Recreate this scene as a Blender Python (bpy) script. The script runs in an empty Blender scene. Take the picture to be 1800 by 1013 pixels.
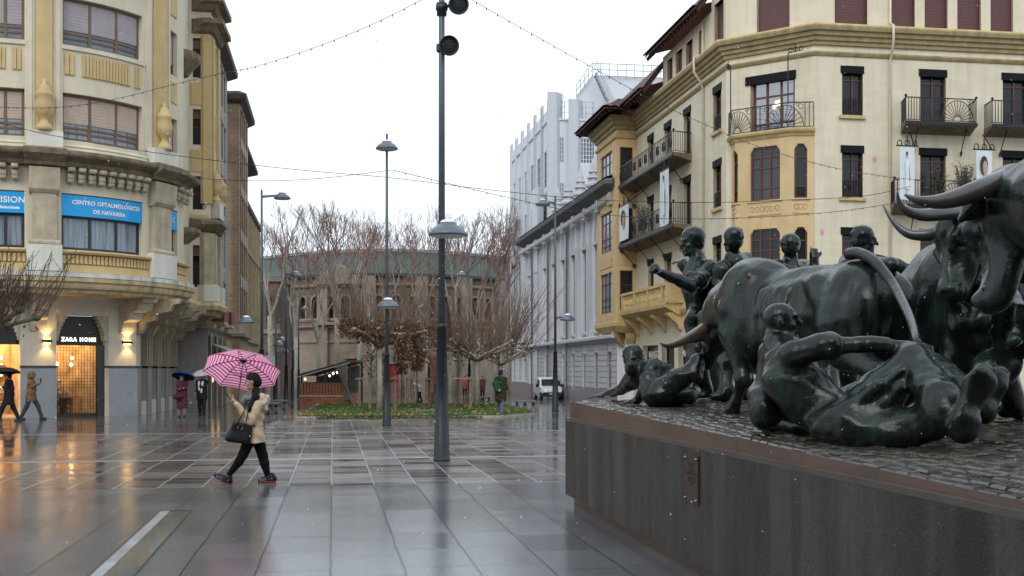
import bpy, bmesh, math, random
import numpy as np
from mathutils import Vector, Matrix
R=math.radians; PI=math.pi
sc=bpy.context.scene
COL=sc.collection
F=2000.0; H=1.65; HZ=650.0
TH=math.atan(.1575); CT=math.cos(TH); ST=math.sin(TH)
U=Vector((-ST,CT,0)); V=Vector((CT,ST,0))
def street(a,b,z=0): return Vector((a*CT-b*ST, a*ST+b*CT, z))
def Gz(x,y):
    b=y*CT-x*ST
    return -.009*max(0,min(b,170)-28)
def at(px,py,Y): return Vector(((px-900)*Y/F, Y, H+(HZ-py)*Y/F))
def gat(px,Y):
    x=(px-900)*Y/F
    return Vector((x,Y,Gz(x,Y)))
# ------------------------------------------------------------------ mesh builder
class MB:
    def __init__(s): s.v=[]; s.f=[]; s.c=[]
    def cut(s): s.c.append((len(s.v),len(s.f))); return s   # the next shapes become an object of their own
    def add(s,vs,fs):
        o=len(s.v); s.v.extend([Vector(p) for p in vs]); s.f.extend([tuple(i+o for i in q) for q in fs]); return s
    def quad(s,a,b,c,d): return s.add([a,b,c,d],[(0,1,2,3)])
    def hexa(s,p):  # p: 8 points bottom 4 ccw, top 4 ccw
        return s.add(p,[(3,2,1,0),(4,5,6,7),(0,1,5,4),(1,2,6,5),(2,3,7,6),(3,0,4,7)])
    def box(s,x0,x1,y0,y1,z0,z1):
        return s.hexa([(x0,y0,z0),(x1,y0,z0),(x1,y1,z0),(x0,y1,z0),(x0,y0,z1),(x1,y0,z1),(x1,y1,z1),(x0,y1,z1)])
    def tube(s,path,rad,n=6,caps=True):
        path=[Vector(p) for p in path]
        m=len(path)
        if not hasattr(rad,'__len__'): rad=[rad]*m
        o=len(s.v); up=None
        for i in range(m):
            t=(path[min(i+1,m-1)]-path[max(i-1,0)])
            if t.length<1e-9: t=Vector((0,0,1))
            t.normalize()
            if up is None:
                up=Vector((0,0,1)) if abs(t.z)<.9 else Vector((1,0,0))
            a=t.cross(up)
            if a.length<1e-6: a=t.cross(Vector((0,1,0)))
            a.normalize(); b=a.cross(t); up=b
            for k in range(n):
                an=2*PI*k/n
                s.v.append(path[i]+(a*math.cos(an)+b*math.sin(an))*rad[i])
        for i in range(m-1):
            for k in range(n):
                k2=(k+1)%n
                s.f.append((o+i*n+k,o+i*n+k2,o+(i+1)*n+k2,o+(i+1)*n+k))
        if caps and n>2:
            s.f.append(tuple(o+k for k in range(n))[::-1]); s.f.append(tuple(o+(m-1)*n+k for k in range(n)))
        return s
    def lathe(s,prof,c=(0,0,0),n=16,axis=None):
        # prof: (r,z) list ; axis: matrix
        c=Vector(c); o=len(s.v); m=len(prof)
        for r,z in prof:
            for k in range(n):
                a=2*PI*k/n; p=Vector((r*math.cos(a),r*math.sin(a),z))
                if axis is not None: p=axis@p
                s.v.append(c+p)
        for i in range(m-1):
            for k in range(n):
                k2=(k+1)%n
                s.f.append((o+i*n+k,o+i*n+k2,o+(i+1)*n+k2,o+(i+1)*n+k))
        if prof[0][0]>1e-4: s.f.append(tuple(o+k for k in range(n))[::-1])
        if prof[-1][0]>1e-4: s.f.append(tuple(o+(m-1)*n+k for k in range(n)))
        return s
    def build(s,name,m,parent=None,smooth=False,recalc=True,bevel=0):
        if s.c:
            c=[(0,0)]+s.c+[(len(s.v),len(s.f))]; out=None
            for (a,b),(e,g) in zip(c[:-1],c[1:]):
                if g==b: continue
                t=MB(); t.v=s.v[a:e]; t.f=[tuple(i-a for i in q) for q in s.f[b:g]]
                out=t.build(name,m,parent,smooth,recalc)
            return out
        me=bpy.data.meshes.new(name)
        og=ORG.get(parent.name,Vector()) if parent else Vector()
        vs=[tuple(p-og) for p in s.v]
        me.from_pydata(vs,[],s.f)
        if recalc and len(s.f)<60000:
            bm=bmesh.new(); bm.from_mesh(me)
            bmesh.ops.recalc_face_normals(bm,faces=bm.faces)
            bm.to_mesh(me); bm.free()
        return link(name,me,m,parent,smooth)
ORG={}
def link(name,me,m,parent=None,smooth=False):
    if m: me.materials.append(m)
    if smooth: me.shade_smooth()
    o=bpy.data.objects.new(name,me); COL.objects.link(o)
    if parent: o.parent=parent; ORG[o.name]=ORG.get(parent.name,Vector())
    return o
def tag(o,label=None,cat=None,group=None,kind=None):
    if label: o['label']=label
    if cat: o['category']=cat
    if group: o['group']=group
    if kind: o['kind']=kind
    return o
def thing(name,loc,label,cat,group=None):
    o=bpy.data.objects.new(name,None); COL.objects.link(o)
    o.location=Vector(loc); o.empty_display_size=.2
    ORG[o.name]=Vector(loc)
    return tag(o,label,cat,group)
def kids(o): return [c for c in bpy.data.objects if c.parent==o]
def copy_tree(o,parent=None):
    c=o.copy(); COL.objects.link(c)
    if parent: c.parent=parent
    for ch in kids(o): copy_tree(ch,c)
    return c
# ------------------------------------------------------------------ materials
MATS={}
def rgb(c): return (c[0],c[1],c[2],1)
def M(name,col,rough=.7,metal=0,var=.12,scale=3,col2=None,streak=0,streakcol=None,bump=0,bscale=40,spec=.5,coat=0,stretch=(1,1,1),trans=0,alpha=1,emit=0,emcol=None,fine=0):
    if name in MATS: return MATS[name]
    m=bpy.data.materials.new(name); m.use_nodes=True; MATS[name]=m
    n=m.node_tree.nodes; l=m.node_tree.links; b=n['Principled BSDF']
    b.inputs['Roughness'].default_value=rough; b.inputs['Metallic'].default_value=metal
    b.inputs['Specular IOR Level'].default_value=spec
    b.inputs['Coat Weight'].default_value=coat; b.inputs['Coat Roughness'].default_value=.12
    if trans: b.inputs['Transmission Weight'].default_value=trans
    if alpha<1: b.inputs['Alpha'].default_value=alpha
    if emit:
        b.inputs['Emission Color'].default_value=rgb(emcol or col); b.inputs['Emission Strength'].default_value=emit
    tc=n.new('ShaderNodeTexCoord'); mp=n.new('ShaderNodeMapping'); mp.inputs['Scale'].default_value=stretch
    l.new(tc.outputs['Object'],mp.inputs['Vector'])
    nz=n.new('ShaderNodeTexNoise'); nz.inputs['Scale'].default_value=scale; nz.inputs['Detail'].default_value=6; nz.inputs['Roughness'].default_value=.6
    l.new(mp.outputs[0],nz.inputs['Vector'])
    rp=n.new('ShaderNodeValToRGB'); rp.color_ramp.elements[0].position=.32; rp.color_ramp.elements[1].position=.68
    if col2 is None:
        c0=[max(0,c*(1-var)) for c in col]; c1=[min(1,c*(1+var)) for c in col]
    else: c0,c1=col,col2
    rp.color_ramp.elements[0].color=rgb(c0); rp.color_ramp.elements[1].color=rgb(c1)
    l.new(nz.outputs['Fac'],rp.inputs['Fac'])
    out=rp.outputs['Color']
    if streak:
        mp2=n.new('ShaderNodeMapping'); mp2.inputs['Scale'].default_value=(1.3,1.3,.12); l.new(tc.outputs['Object'],mp2.inputs['Vector'])
        n2=n.new('ShaderNodeTexNoise'); n2.inputs['Scale'].default_value=2.2; n2.inputs['Detail'].default_value=8; n2.inputs['Roughness'].default_value=.65
        l.new(mp2.outputs[0],n2.inputs['Vector'])
        r2=n.new('ShaderNodeValToRGB'); r2.color_ramp.elements[0].position=.46; r2.color_ramp.elements[1].position=.72
        r2.color_ramp.elements[0].color=(0,0,0,1); r2.color_ramp.elements[1].color=(streak,streak,streak,1)
        l.new(n2.outputs['Fac'],r2.inputs['Fac'])
        mx=n.new('ShaderNodeMix'); mx.data_type='RGBA'
        l.new(r2.outputs['Color'],mx.inputs['Factor']); l.new(out,mx.inputs['A'])
        mx.inputs['B'].default_value=rgb(streakcol or [c*.5 for c in col]); out=mx.outputs['Result']
    if fine:
        n4=n.new('ShaderNodeTexNoise'); n4.inputs['Scale'].default_value=fine; n4.inputs['Detail'].default_value=3
        l.new(tc.outputs['Object'],n4.inputs['Vector'])
        mr=n.new('ShaderNodeMapRange'); mr.inputs['From Min'].default_value=.3; mr.inputs['From Max'].default_value=.7; mr.inputs['To Min'].default_value=.8; mr.inputs['To Max'].default_value=1.15
        l.new(n4.outputs['Fac'],mr.inputs['Value'])
        hs=n.new('ShaderNodeHueSaturation'); l.new(out,hs.inputs['Color']); l.new(mr.outputs[0],hs.inputs['Value']); out=hs.outputs['Color']
    l.new(out,b.inputs['Base Color'])
    if bump:
        n3=n.new('ShaderNodeTexNoise'); n3.inputs['Scale'].default_value=bscale; n3.inputs['Detail'].default_value=4
        l.new(mp.outputs[0],n3.inputs['Vector'])
        bp=n.new('ShaderNodeBump'); bp.inputs['Strength'].default_value=bump; bp.inputs['Distance'].default_value=.02
        l.new(n3.outputs['Fac'],bp.inputs['Height']); l.new(bp.outputs[0],b.inputs['Normal'])
    return m
def brickmat(name,c1,c2,mortar,bw=.25,bh=.07,rough=.85,var=.5,axis='xz',ms=.012,bumpy=.3):
    if name in MATS: return MATS[name]
    m=M(name,c1,rough=rough); n=m.node_tree.nodes; l=m.node_tree.links; b=n['Principled BSDF']
    tc=[x for x in n if x.type=='TEX_COORD'][0]
    sp=n.new('ShaderNodeSeparateXYZ'); l.new(tc.outputs['Object'],sp.inputs[0])
    ad=n.new('ShaderNodeMath'); ad.operation='ADD'; l.new(sp.outputs['X'],ad.inputs[0]); l.new(sp.outputs['Y'],ad.inputs[1])
    cb=n.new('ShaderNodeCombineXYZ'); l.new(ad.outputs[0],cb.inputs['X']); l.new(sp.outputs['Z'],cb.inputs['Y'])
    br=n.new('ShaderNodeTexBrick'); br.inputs['Scale'].default_value=1
    br.inputs['Color1'].default_value=rgb(c1); br.inputs['Color2'].default_value=rgb(c2); br.inputs['Mortar'].default_value=rgb(mortar)
    br.inputs['Brick Width'].default_value=bw; br.inputs['Row Height'].default_value=bh; br.inputs['Mortar Size'].default_value=ms; br.inputs['Bias'].default_value=0
    l.new(cb.outputs[0],br.inputs['Vector'])
    nz=[x for x in n if x.type=='TEX_NOISE'][0]; nz.inputs['Scale'].default_value=.8
    mr=n.new('ShaderNodeMapRange'); mr.inputs['From Min'].default_value=.3; mr.inputs['From Max'].default_value=.7; mr.inputs['To Min'].default_value=.7; mr.inputs['To Max'].default_value=1.2
    l.new(nz.outputs['Fac'],mr.inputs['Value'])
    hs=n.new('ShaderNodeHueSaturation'); l.new(br.outputs['Color'],hs.inputs['Color']); l.new(mr.outputs[0],hs.inputs['Value'])
    l.new(hs.outputs[0],b.inputs['Base Color'])
    bp=n.new('ShaderNodeBump'); bp.inputs['Strength'].default_value=bumpy; bp.inputs['Distance'].default_value=.01; bp.invert=True
    l.new(br.outputs['Fac'],bp.inputs['Height']); l.new(bp.outputs[0],b.inputs['Normal'])
    return m
def emis(name,col,strength):
    if name in MATS: return MATS[name]
    m=bpy.data.materials.new(name); m.use_nodes=True; MATS[name]=m
    b=m.node_tree.nodes['Principled BSDF']; b.inputs['Base Color'].default_value=rgb(col)
    b.inputs['Emission Color'].default_value=rgb(col); b.inputs['Emission Strength'].default_value=strength
    return m
# ------------------------------------------------------------------ facade coordinates
class Face:
    """polyline facade: s along, d outwards (right of travel), z up"""
    def __init__(s,pts):
        s.p=[Vector((p[0],p[1],0)) for p in pts]; n=len(s.p)
        s.S=[0]
        for i in range(n-1): s.S.append(s.S[-1]+(s.p[i+1]-s.p[i]).length)
        nn=[]
        for i in range(n-1):
            t=(s.p[i+1]-s.p[i]).normalized(); nn.append(Vector((t.y,-t.x,0)))
        s.m=[]
        for i in range(n):
            a=nn[max(i-1,0)]; b=nn[min(i,n-2)]
            c=(a+b); c=c/max(.25,(1+a.dot(b))); s.m.append(c)
        s.L=s.S[-1]; s.nn=nn
    def P(s,t,d=0,z=0):
        i=0; n=len(s.p)
        while i<n-2 and t>s.S[i+1]: i+=1
        k=(t-s.S[i])/max(1e-9,s.S[i+1]-s.S[i])
        a=s.p[i]+s.m[i]*d; b=s.p[i+1]+s.m[i+1]*d
        q=a.lerp(b,k) if 0<=k<=1 else a+(b-a)*k
        return Vector((q.x,q.y,z))
    def px(s,t,d=0):
        q=s.P(t,d); return 900+F*q.x/q.y
    def at(s,px,d=0,lo=None,hi=None):
        lo=0 if lo is None else lo; hi=s.L if hi is None else hi
        best=min((abs(s.px(lo+(hi-lo)*i/400,d)-px),lo+(hi-lo)*i/400) for i in range(401))
        return best[1]
    def z(s,t,py,d=0):
        q=s.P(t,d); return H+(HZ-py)*q.y/F
    def cuts(s,s0,s1):
        return [s0]+[x for x in s.S if s0+1e-4<x<s1-1e-4]+[s1]
    def box(s,mb,s0,s1,d0,d1,z0,z1):
        c=s.cuts(s0,s1)
        for a,b in zip(c[:-1],c[1:]):
            mb.hexa([s.P(a,d1,z0),s.P(b,d1,z0),s.P(b,d0,z0),s.P(a,d0,z0),s.P(a,d1,z1),s.P(b,d1,z1),s.P(b,d0,z1),s.P(a,d0,z1)])
    def wall(s,mb,s0,s1,z0,z1,ops=(),dep=.25,d=0):
        ss=sorted(set([round(x,4) for x in s.cuts(s0,s1)]+[round(x,4) for o in ops for x in o[:2] if s0<x<s1]))
        zs=sorted(set([z0,z1]+[round(x,4) for o in ops for x in o[2:4] if z0<x<z1]))
        inn=lambda a,b:any(o[0]-1e-3<=a<=o[1]+1e-3 and o[2]-1e-3<=b<=o[3]+1e-3 for o in ops)
        for i in range(len(ss)-1):
            for j in range(len(zs)-1):
                a,b=ss[i],ss[i+1]; e,f=zs[j],zs[j+1]
                if inn((a+b)/2,(e+f)/2): continue
                mb.quad(s.P(a,d,e),s.P(b,d,e),s.P(b,d,f),s.P(a,d,f))
        for o in ops:
            c=s.cuts(o[0],o[1])
            for x in (o[0],o[1]): mb.quad(s.P(x,d,o[2]),s.P(x,d-dep,o[2]),s.P(x,d-dep,o[3]),s.P(x,d,o[3]))
            for a,b in zip(c[:-1],c[1:]):
                for zz in (o[2],o[3]): mb.quad(s.P(a,d,zz),s.P(b,d,zz),s.P(b,d-dep,zz),s.P(a,d-dep,zz))
    def mould(s,mb,s0,s1,prof):
        c=s.cuts(s0,s1); n=len(prof); o=len(mb.v)
        for a in c:
            for d,z in prof: mb.v.append(s.P(a,d,z))
        for i in range(len(c)-1):
            for k in range(n-1):
                mb.f.append((o+i*n+k,o+(i+1)*n+k,o+(i+1)*n+k+1,o+i*n+k+1))
        for i in (0,len(c)-1): mb.f.append(tuple(o+i*n+k for k in range(n)))
def window(face,root,s0,s1,z0,z1,dep=.22,fm=None,gm=None,nv=2,nh=1,blind=0,bm_=None,fr=.07,name='window',curtain=None,rails=()):
    mb=MB(); w=s1-s0; e=.004
    B=lambda a,b,c,d_,x=0: face.box(mb,a,b,-dep-.05+x,-dep+.03+x,c,d_)
    B(s0+e,s0+fr,z0+e,z1-e); B(s1-fr,s1-e,z0+e,z1-e); B(s0+fr,s1-fr,z0+e,z0+fr); B(s0+fr,s1-fr,z1-fr,z1-e)
    for i in range(1,nv):
        x=s0+w*i/nv; B(x-fr*.5,x+fr*.5,z0+fr,z1-fr,-.004)
    for zz in ([z0+(z1-z0)*j/nh for j in range(1,nh)] if not rails else rails):
        B(s0+fr,s1-fr,zz-fr*.35,zz+fr*.35,-.008)
    fo=mb.build(name,fm,root)
    g=MB(); face.box(g,s0+.01,s1-.01,-dep-.035,-dep-.02,z0+.01,z1-.01); g.build('pane',gm,fo)
    if blind:
        b=MB(); zb=z1-(z1-z0)*blind
        n=max(1,nv); 
        for i in range(n):
            a=s0+w*i/n+fr*.55; c=s0+w*(i+1)/n-fr*.55
            k=int((z1-zb)/.06)+1
            for j in range(k):
                za=zb+(z1-zb)*j/k; zc=zb+(z1-zb)*(j+1)/k
                face.box(b,a,c,-dep-.015,-dep+.022+.006*(j%2),za+.004,zc)
        b.build('roller_blind',bm_,fo)
    return fo
# ------------------------------------------------------------------ implicit surfaces
class SDF:
    def __init__(s): s.q=[]
    def cap(s,a,b,ra,rb=None,k=.03,op=1):
        s.q.append(('c',Vector(a),Vector(b),ra,ra if rb is None else rb,k,op)); return s
    def chain(s,pts,rs,k=.03):
        for i in range(len(pts)-1): s.cap(pts[i],pts[i+1],rs[i],rs[i+1],k)
        return s
    def ell(s,c,r,m=None,k=.03,op=1):
        s.q.append(('e',Vector(c),Vector(r) if hasattr(r,'__len__') else Vector((r,r,r)),m,0,k,op)); return s
    def mesh(s,name,h,mat,parent=None,disp=None,clip=None):
        lo=np.full(3,1e9); hi=-lo
        bb=[]
        for q in s.q:
            if q[0]=='c':
                r=max(q[3],q[4]); a=np.minimum(q[1],q[2])-r; b=np.maximum(q[1],q[2])+r
            else:
                r=max(q[2]) if q[3] is not None else None
                rr=np.array([r]*3) if r else np.array(q[2]); a=np.array(q[1])-rr; b=np.array(q[1])+rr
            bb.append((a,b))
            if q[6]>0: lo=np.minimum(lo,a); hi=np.maximum(hi,b)
        pad=h*4+.02; lo=lo-pad; hi=hi+pad
        dim=np.ceil((hi-lo)/h).astype(int)+1
        g=[lo[i]+h*np.arange(dim[i]) for i in range(3)]
        Fd=np.full(tuple(dim),h*12,dtype=np.float32)
        for q,(a,b) in zip(s.q,bb):
            k=q[5]; mg=k+h*5
            i0=np.clip(np.floor((a-mg-lo)/h).astype(int),0,dim); i1=np.clip(np.ceil((b+mg-lo)/h).astype(int)+1,0,dim)
            if (i1<=i0).any(): continue
            sl=tuple(slice(i0[i],i1[i]) for i in range(3))
            X=g[0][sl[0]][:,None,None].astype(np.float32); Y=g[1][sl[1]][None,:,None].astype(np.float32); Z=g[2][sl[2]][None,None,:].astype(np.float32)
            if q[0]=='c':
                A=q[1]; D=q[2]-q[1]; L=max(D.length_squared,1e-9)
                px,py,pz=X-A.x,Y-A.y,Z-A.z
                t=np.clip((px*D.x+py*D.y+pz*D.z)/L,0,1)
                d=np.sqrt((px-t*D.x)**2+(py-t*D.y)**2+(pz-t*D.z)**2)-(q[3]+(q[4]-q[3])*t)
            else:
                px,py,pz=X-q[1].x,Y-q[1].y,Z-q[1].z
                if q[3] is not None:
                    m=q[3]; px,py,pz=[m[0][i]*px+m[1][i]*py+m[2][i]*pz for i in range(3)]  # local = m^T p
                r=q[2]
                k0=np.sqrt((px/r.x)**2+(py/r.y)**2+(pz/r.z)**2); k1=np.sqrt((px/r.x**2)**2+(py/r.y**2)**2+(pz/r.z**2)**2)+1e-6
                d=k0*(k0-1)/k1
            c=Fd[sl]
            if q[6]>0:
                if k>0:
                    hh=np.maximum(k-np.abs(c-d),0)/k; Fd[sl]=np.minimum(c,d)-hh*hh*k*.25
                else: Fd[sl]=np.minimum(c,d)
            else:
                d=-d; hh=np.maximum(k-np.abs(c-d),0)/k; Fd[sl]=np.maximum(c,d)+hh*hh*k*.25
        if disp is not None:
            Fd+=disp(g[0][:,None,None],g[1][None,:,None],g[2][None,None,:]).astype(np.float32)
        if clip is not None: Fd=np.maximum(Fd,clip(g[0][:,None,None],g[1][None,:,None],g[2][None,None,:]).astype(np.float32))
        vs,fs=nets(Fd,lo,h)
        og=ORG.get(parent.name,Vector()) if parent else Vector()
        vs=vs-np.array(og)
        me=bpy.data.meshes.new(name)
        me.vertices.add(len(vs)); me.vertices.foreach_set('co',vs.astype(np.float32).ravel())
        me.loops.add(len(fs)*4); me.loops.foreach_set('vertex_index',fs.astype(np.int32).ravel())
        me.polygons.add(len(fs)); me.polygons.foreach_set('loop_start',np.arange(0,len(fs)*4,4,dtype=np.int32))
        me.update(calc_edges=True); me.validate()
        return link(name,me,mat,parent,True)
def nets(Fd,lo,h):
    S=Fd<0; nx,ny,nz=Fd.shape
    cs=[(i,j,k) for i in (0,1) for j in (0,1) for k in (0,1)]
    sub=lambda A,c:A[c[0]:nx-1+c[0],c[1]:ny-1+c[1],c[2]:nz-1+c[2]]
    cnt=sum(sub(S,c).astype(np.int8) for c in cs)
    act=(cnt>0)&(cnt<8)
    idx=np.argwhere(act); ids=np.full(act.shape,-1,dtype=np.int64); ids[act]=np.arange(len(idx))
    acc=np.zeros((len(idx),3)); num=np.zeros(len(idx))
    I=idx.T
    val={c:Fd[I[0]+c[0],I[1]+c[1],I[2]+c[2]].astype(np.float64) for c in cs}
    for c in cs:
        for ax in range(3):
            if c[ax]==0:
                d=list(c); d[ax]=1; d=tuple(d)
                a,b=val[c],val[d]; m=(a<0)!=(b<0)
                t=np.where(m,a/np.where(np.abs(a-b)<1e-12,1,a-b),0)
                p=np.tile(np.array(c,dtype=float),(len(idx),1)); p[:,ax]=t
                acc[m]+=p[m]; num[m]+=1
    vs=lo+h*(idx+acc/np.maximum(num,1)[:,None])
    quads=[]
    for ax in range(3):
        o1,o2=[(1,2),(2,0),(0,1)][ax]
        n=[nx,ny,nz]; r=[slice(1,n[i]-1) for i in range(3)]; r[ax]=slice(0,n[ax]-1)
        r2=list(r); r2[ax]=slice(1,n[ax])
        A=S[tuple(r)]; B=S[tuple(r2)]
        ed=np.argwhere(A!=B)
        if not len(ed): continue
        off=np.array([s_.start for s_ in r]); e=ed+off
        flip=A[tuple(ed.T)]
        def cell(da,db):
            c=e.copy(); c[:,o1]-=da; c[:,o2]-=db; return ids[c[:,0],c[:,1],c[:,2]]
        q=np.stack([cell(1,1),cell(0,1),cell(0,0),cell(1,0)],1)
        q[~flip]=q[~flip][:,::-1]
        quads.append(q)
    return vs,np.concatenate(quads)
def rotm(f,up=(0,0,1)):
    f=Vector(f).normalized(); r=f.cross(Vector(up)).normalized(); u=r.cross(f)
    return Matrix((f,r,u)).transposed()   # columns: fwd,right,up
def head(S,c,f,up,hh,hair=0,k=.02,face=True):
    """head of height hh centred at c facing f"""
    m=rotm(f,up); c=Vector(c)
    w=lambda x,y,z:c+m@Vector((x*hh,y*hh,z*hh))
    E=lambda p,r,kk=k,op=1:S.ell(w(*p),Vector(r)*hh,m,kk,op)
    kk=.12*hh
    E((-.05,0,.14),(.40,.325,.345),kk); E((.09,0,-.12),(.27,.25,.36),kk); E((.12,0,-.33),(.19,.19,.14),kk)
    if face:
        for y in (-1,1):
            E((.37,.14*y,.04),(.11,.10,.07),.05*hh,-1)
            S.ell(w(.285,.135*y,.035),.058*hh,None,.01*hh)
            E((-.05,.335*y,-.03),(.085,.06,.15),.015*hh)
            E((.26,.17*y,-.12),(.09,.09,.08),.06*hh)
        S.cap(w(.33,-.17,.125),w(.35,0,.12),.05*hh,.055*hh,.04*hh); S.cap(w(.33,.17,.125),w(.35,0,.12),.05*hh,.055*hh,.04*hh)
        S.cap(w(.37,0,.08),w(.47,0,-.09),.035*hh,.062*hh,.03*hh)
        S.cap(w(.345,-.08,-.22),w(.345,.08,-.22),.03*hh,.03*hh,.03*hh)
        S.cap(w(.335,-.07,-.28),w(.335,.07,-.28),.035*hh,.035*hh,.03*hh)
        E((.29,0,-.42),(.09,.11,.08),.06*hh)
    if hair:
        E((-.13,0,.22),(.42+hair*.4,.36+hair,.35+hair*.7),.02*hh); E((-.24,0,-.02),(.28,.33+hair*.6,.36),.02*hh)
        for i in range(44):
            a=random.uniform(-2.5,2.5); z=random.uniform(-.2,.52); rr=math.sqrt(max(.02,1-((z-.18)/.42)**2))
            if abs(a)>1.9 and z<.32: continue
            E((-.13-.40*rr*math.cos(a),(.34+hair*.7)*rr*math.sin(a),z),(.10,.075,.055),.012*hh)
    return m
def hand(S,w,d,n,sz=.19,curl=.3,spread=.12,k=.012,side=1):
    """wrist w, finger direction d, palm normal n (fingers curl towards n)"""
    d=Vector(d).normalized(); n=Vector(n); n=(n-d*n.dot(d)).normalized(); s=d.cross(n)*side
    w=Vector(w); L=sz*.5
    m=Matrix((d,s,n)).transposed()
    S.ell(w+d*L*.55,(L*.62,sz*.22,sz*.085),m,k*2)
    S.cap(w-d*.02,w+d*L*.3,sz*.13,sz*.15,k*2)
    for i,(off,ln) in enumerate(((-.165,.42),(-.055,.47),(.055,.44),(.16,.34))):
        p=w+d*L*.95+s*sz*off
        a=curl*.6; dd=(d+s*off*spread*5).normalized()
        r=sz*.048
        for seg in range(3):
            q=p+(dd*math.cos(a)+n*math.sin(a))*sz*ln*(.45,.32,.25)[seg]
            S.cap(p,q,r,r*.9,k*.5); p=q; r*=.9; a+=curl*1.1
    p=w+d*L*.25-s*sz*.17
    q=p+(d*.7-s*.7+n*.25*(.5+curl)).normalized()*sz*.24
    S.cap(p,q,sz*.07,sz*.058,k); S.cap(q,q+(d*.95-s*.15*(1-curl)+n*curl*.6).normalized()*sz*.2,sz*.055,sz*.045,k)
    return S
def crease(amp,fr,seed=0,calm=(),amp2=0):
    """cloth: ridged folds of two directions, calmed near the given (centre, radius) spheres"""
    rn=np.random.RandomState(seed); D=rn.randn(4,3); D/=np.linalg.norm(D,axis=1)[:,None]; D[0]=(.35,.25,.9); ph=rn.rand(8)*6.28
    def f(x,y,z):
        wx=.55*np.sin(4.1*z+2.2*y+ph[4])+.3*np.sin(9*x+ph[6]); wy=.55*np.sin(3.7*x+2.9*z+ph[5])+.3*np.sin(8*y+5*z+ph[7])
        o=0
        for k,(g,a) in enumerate(((1,1.),(1.6,.6),(.7,.9))):
            p=fr*g*(D[k][0]*x+D[k][1]*y+D[k][2]*z)+1.7*wx+1.3*wy*(k-1)+ph[k]
            o=o-a*((.5+.5*np.cos(p))**2.6-.3)
        o=amp*o
        for c,r in calm:
            d=np.sqrt((x-c[0])**2+(y-c[1])**2+(z-c[2])**2); o=o*np.clip((d-r)/.06,0,1)
        return o
    return f
def folds(amp,fx,fy,fz,seed=0,amp2=0):
    rn=np.random.RandomState(seed); ph=rn.rand(6)*6.28
    def f(x,y,z):
        a=np.sin(fx*x+fy*y+fz*z+ph[0]+1.6*np.sin(3.1*z+2.3*x+ph[1])+1.1*np.sin(4.3*y-3.*x+ph[2]))
        b=np.sin(.55*fx*x-.7*fy*y+1.3*fz*z+ph[3]+1.9*np.sin(2.7*x-3.3*z+ph[4]))
        return amp*(a+.7*b)+amp2*np.sin(23*x+ph[5])*np.sin(21*y)*np.sin(26*z)
    return f
def text_mesh(s,size=1,font=None,align='CENTER',spacing=1,bold=0,extr=0):
    cu=bpy.data.curves.new('txt','FONT'); cu.body=s; cu.size=size; cu.align_x=align; cu.space_character=spacing; cu.offset=bold; cu.extrude=extr
    cu.resolution_u=3
    o=bpy.data.objects.new('txt',cu); COL.objects.link(o)
    bpy.context.view_layer.update()
    me=bpy.data.meshes.new_from_object(o.evaluated_get(bpy.context.evaluated_depsgraph_get()))
    bpy.data.objects.remove(o); bpy.data.curves.remove(cu)
    vs=[tuple(v.co) for v in me.vertices]; fs=[tuple(p.vertices) for p in me.polygons]
    bpy.data.meshes.remove(me)
    return vs,fs
# ------------------------------------------------------------------ world, sun, camera
w=bpy.data.worlds.new('World'); sc.world=w; w.use_nodes=True
n=w.node_tree.nodes; l=w.node_tree.links; bg=n['Background']
sk=n.new('ShaderNodeTexSky'); sk.sky_type='NISHITA'; sk.sun_disc=False
SUN_EL=R(38); SUN_AZ=R(200)
sk.sun_elevation=SUN_EL; sk.sun_rotation=SUN_AZ; sk.air_density=1; sk.dust_density=6; sk.ozone_density=1.0
hs=n.new('ShaderNodeHueSaturation'); hs.inputs['Saturation'].default_value=.15
l.new(sk.outputs[0],hs.inputs['Color'])
# overcast: even cloud light mixed over the clear sky
mx=n.new('ShaderNodeMix'); mx.data_type='RGBA'; mx.inputs['Factor'].default_value=.8
l.new(hs.outputs[0],mx.inputs['A']); mx.inputs['B'].default_value=(8.0,9.0,9.9,1)
l.new(mx.outputs['Result'],bg.inputs['Color']); bg.inputs['Strength'].default_value=.135
sun=bpy.data.lights.new('sun','SUN'); sun.energy=.55; sun.angle=R(30); sun.color=(1,.97,.93)
so=bpy.data.objects.new('sun',sun); COL.objects.link(so)
# direction towards sun: behind camera, from the left
so.rotation_euler=(R(90)-SUN_EL,0,-(SUN_AZ-R(180))*1.0)
so.location=(0,0,40)
sv=sc.view_settings; sv.view_transform='Standard'; sv.look='None'; sv.exposure=.27; sv.gamma=1; sv.use_curve_mapping=False
cam=bpy.data.cameras.new('camera'); co=bpy.data.objects.new('camera',cam); COL.objects.link(co)
co.location=(0,0,H); co.rotation_euler=(R(90),0,0)
cam.sensor_width=36; cam.lens=36*F/1800; cam.shift_y=(HZ-506.5)/1800; cam.clip_start=.1; cam.clip_end=3000
cam.dof.use_dof=False
sc.camera=co
try:
    sc.cycles.max_bounces=8; sc.cycles.glossy_bounces=4; sc.cycles.diffuse_bounces=4; sc.cycles.transparent_max_bounces=12
    sc.cycles.use_denoising=True; sc.cycles.sample_clamp_indirect=6
except Exception: pass
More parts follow.
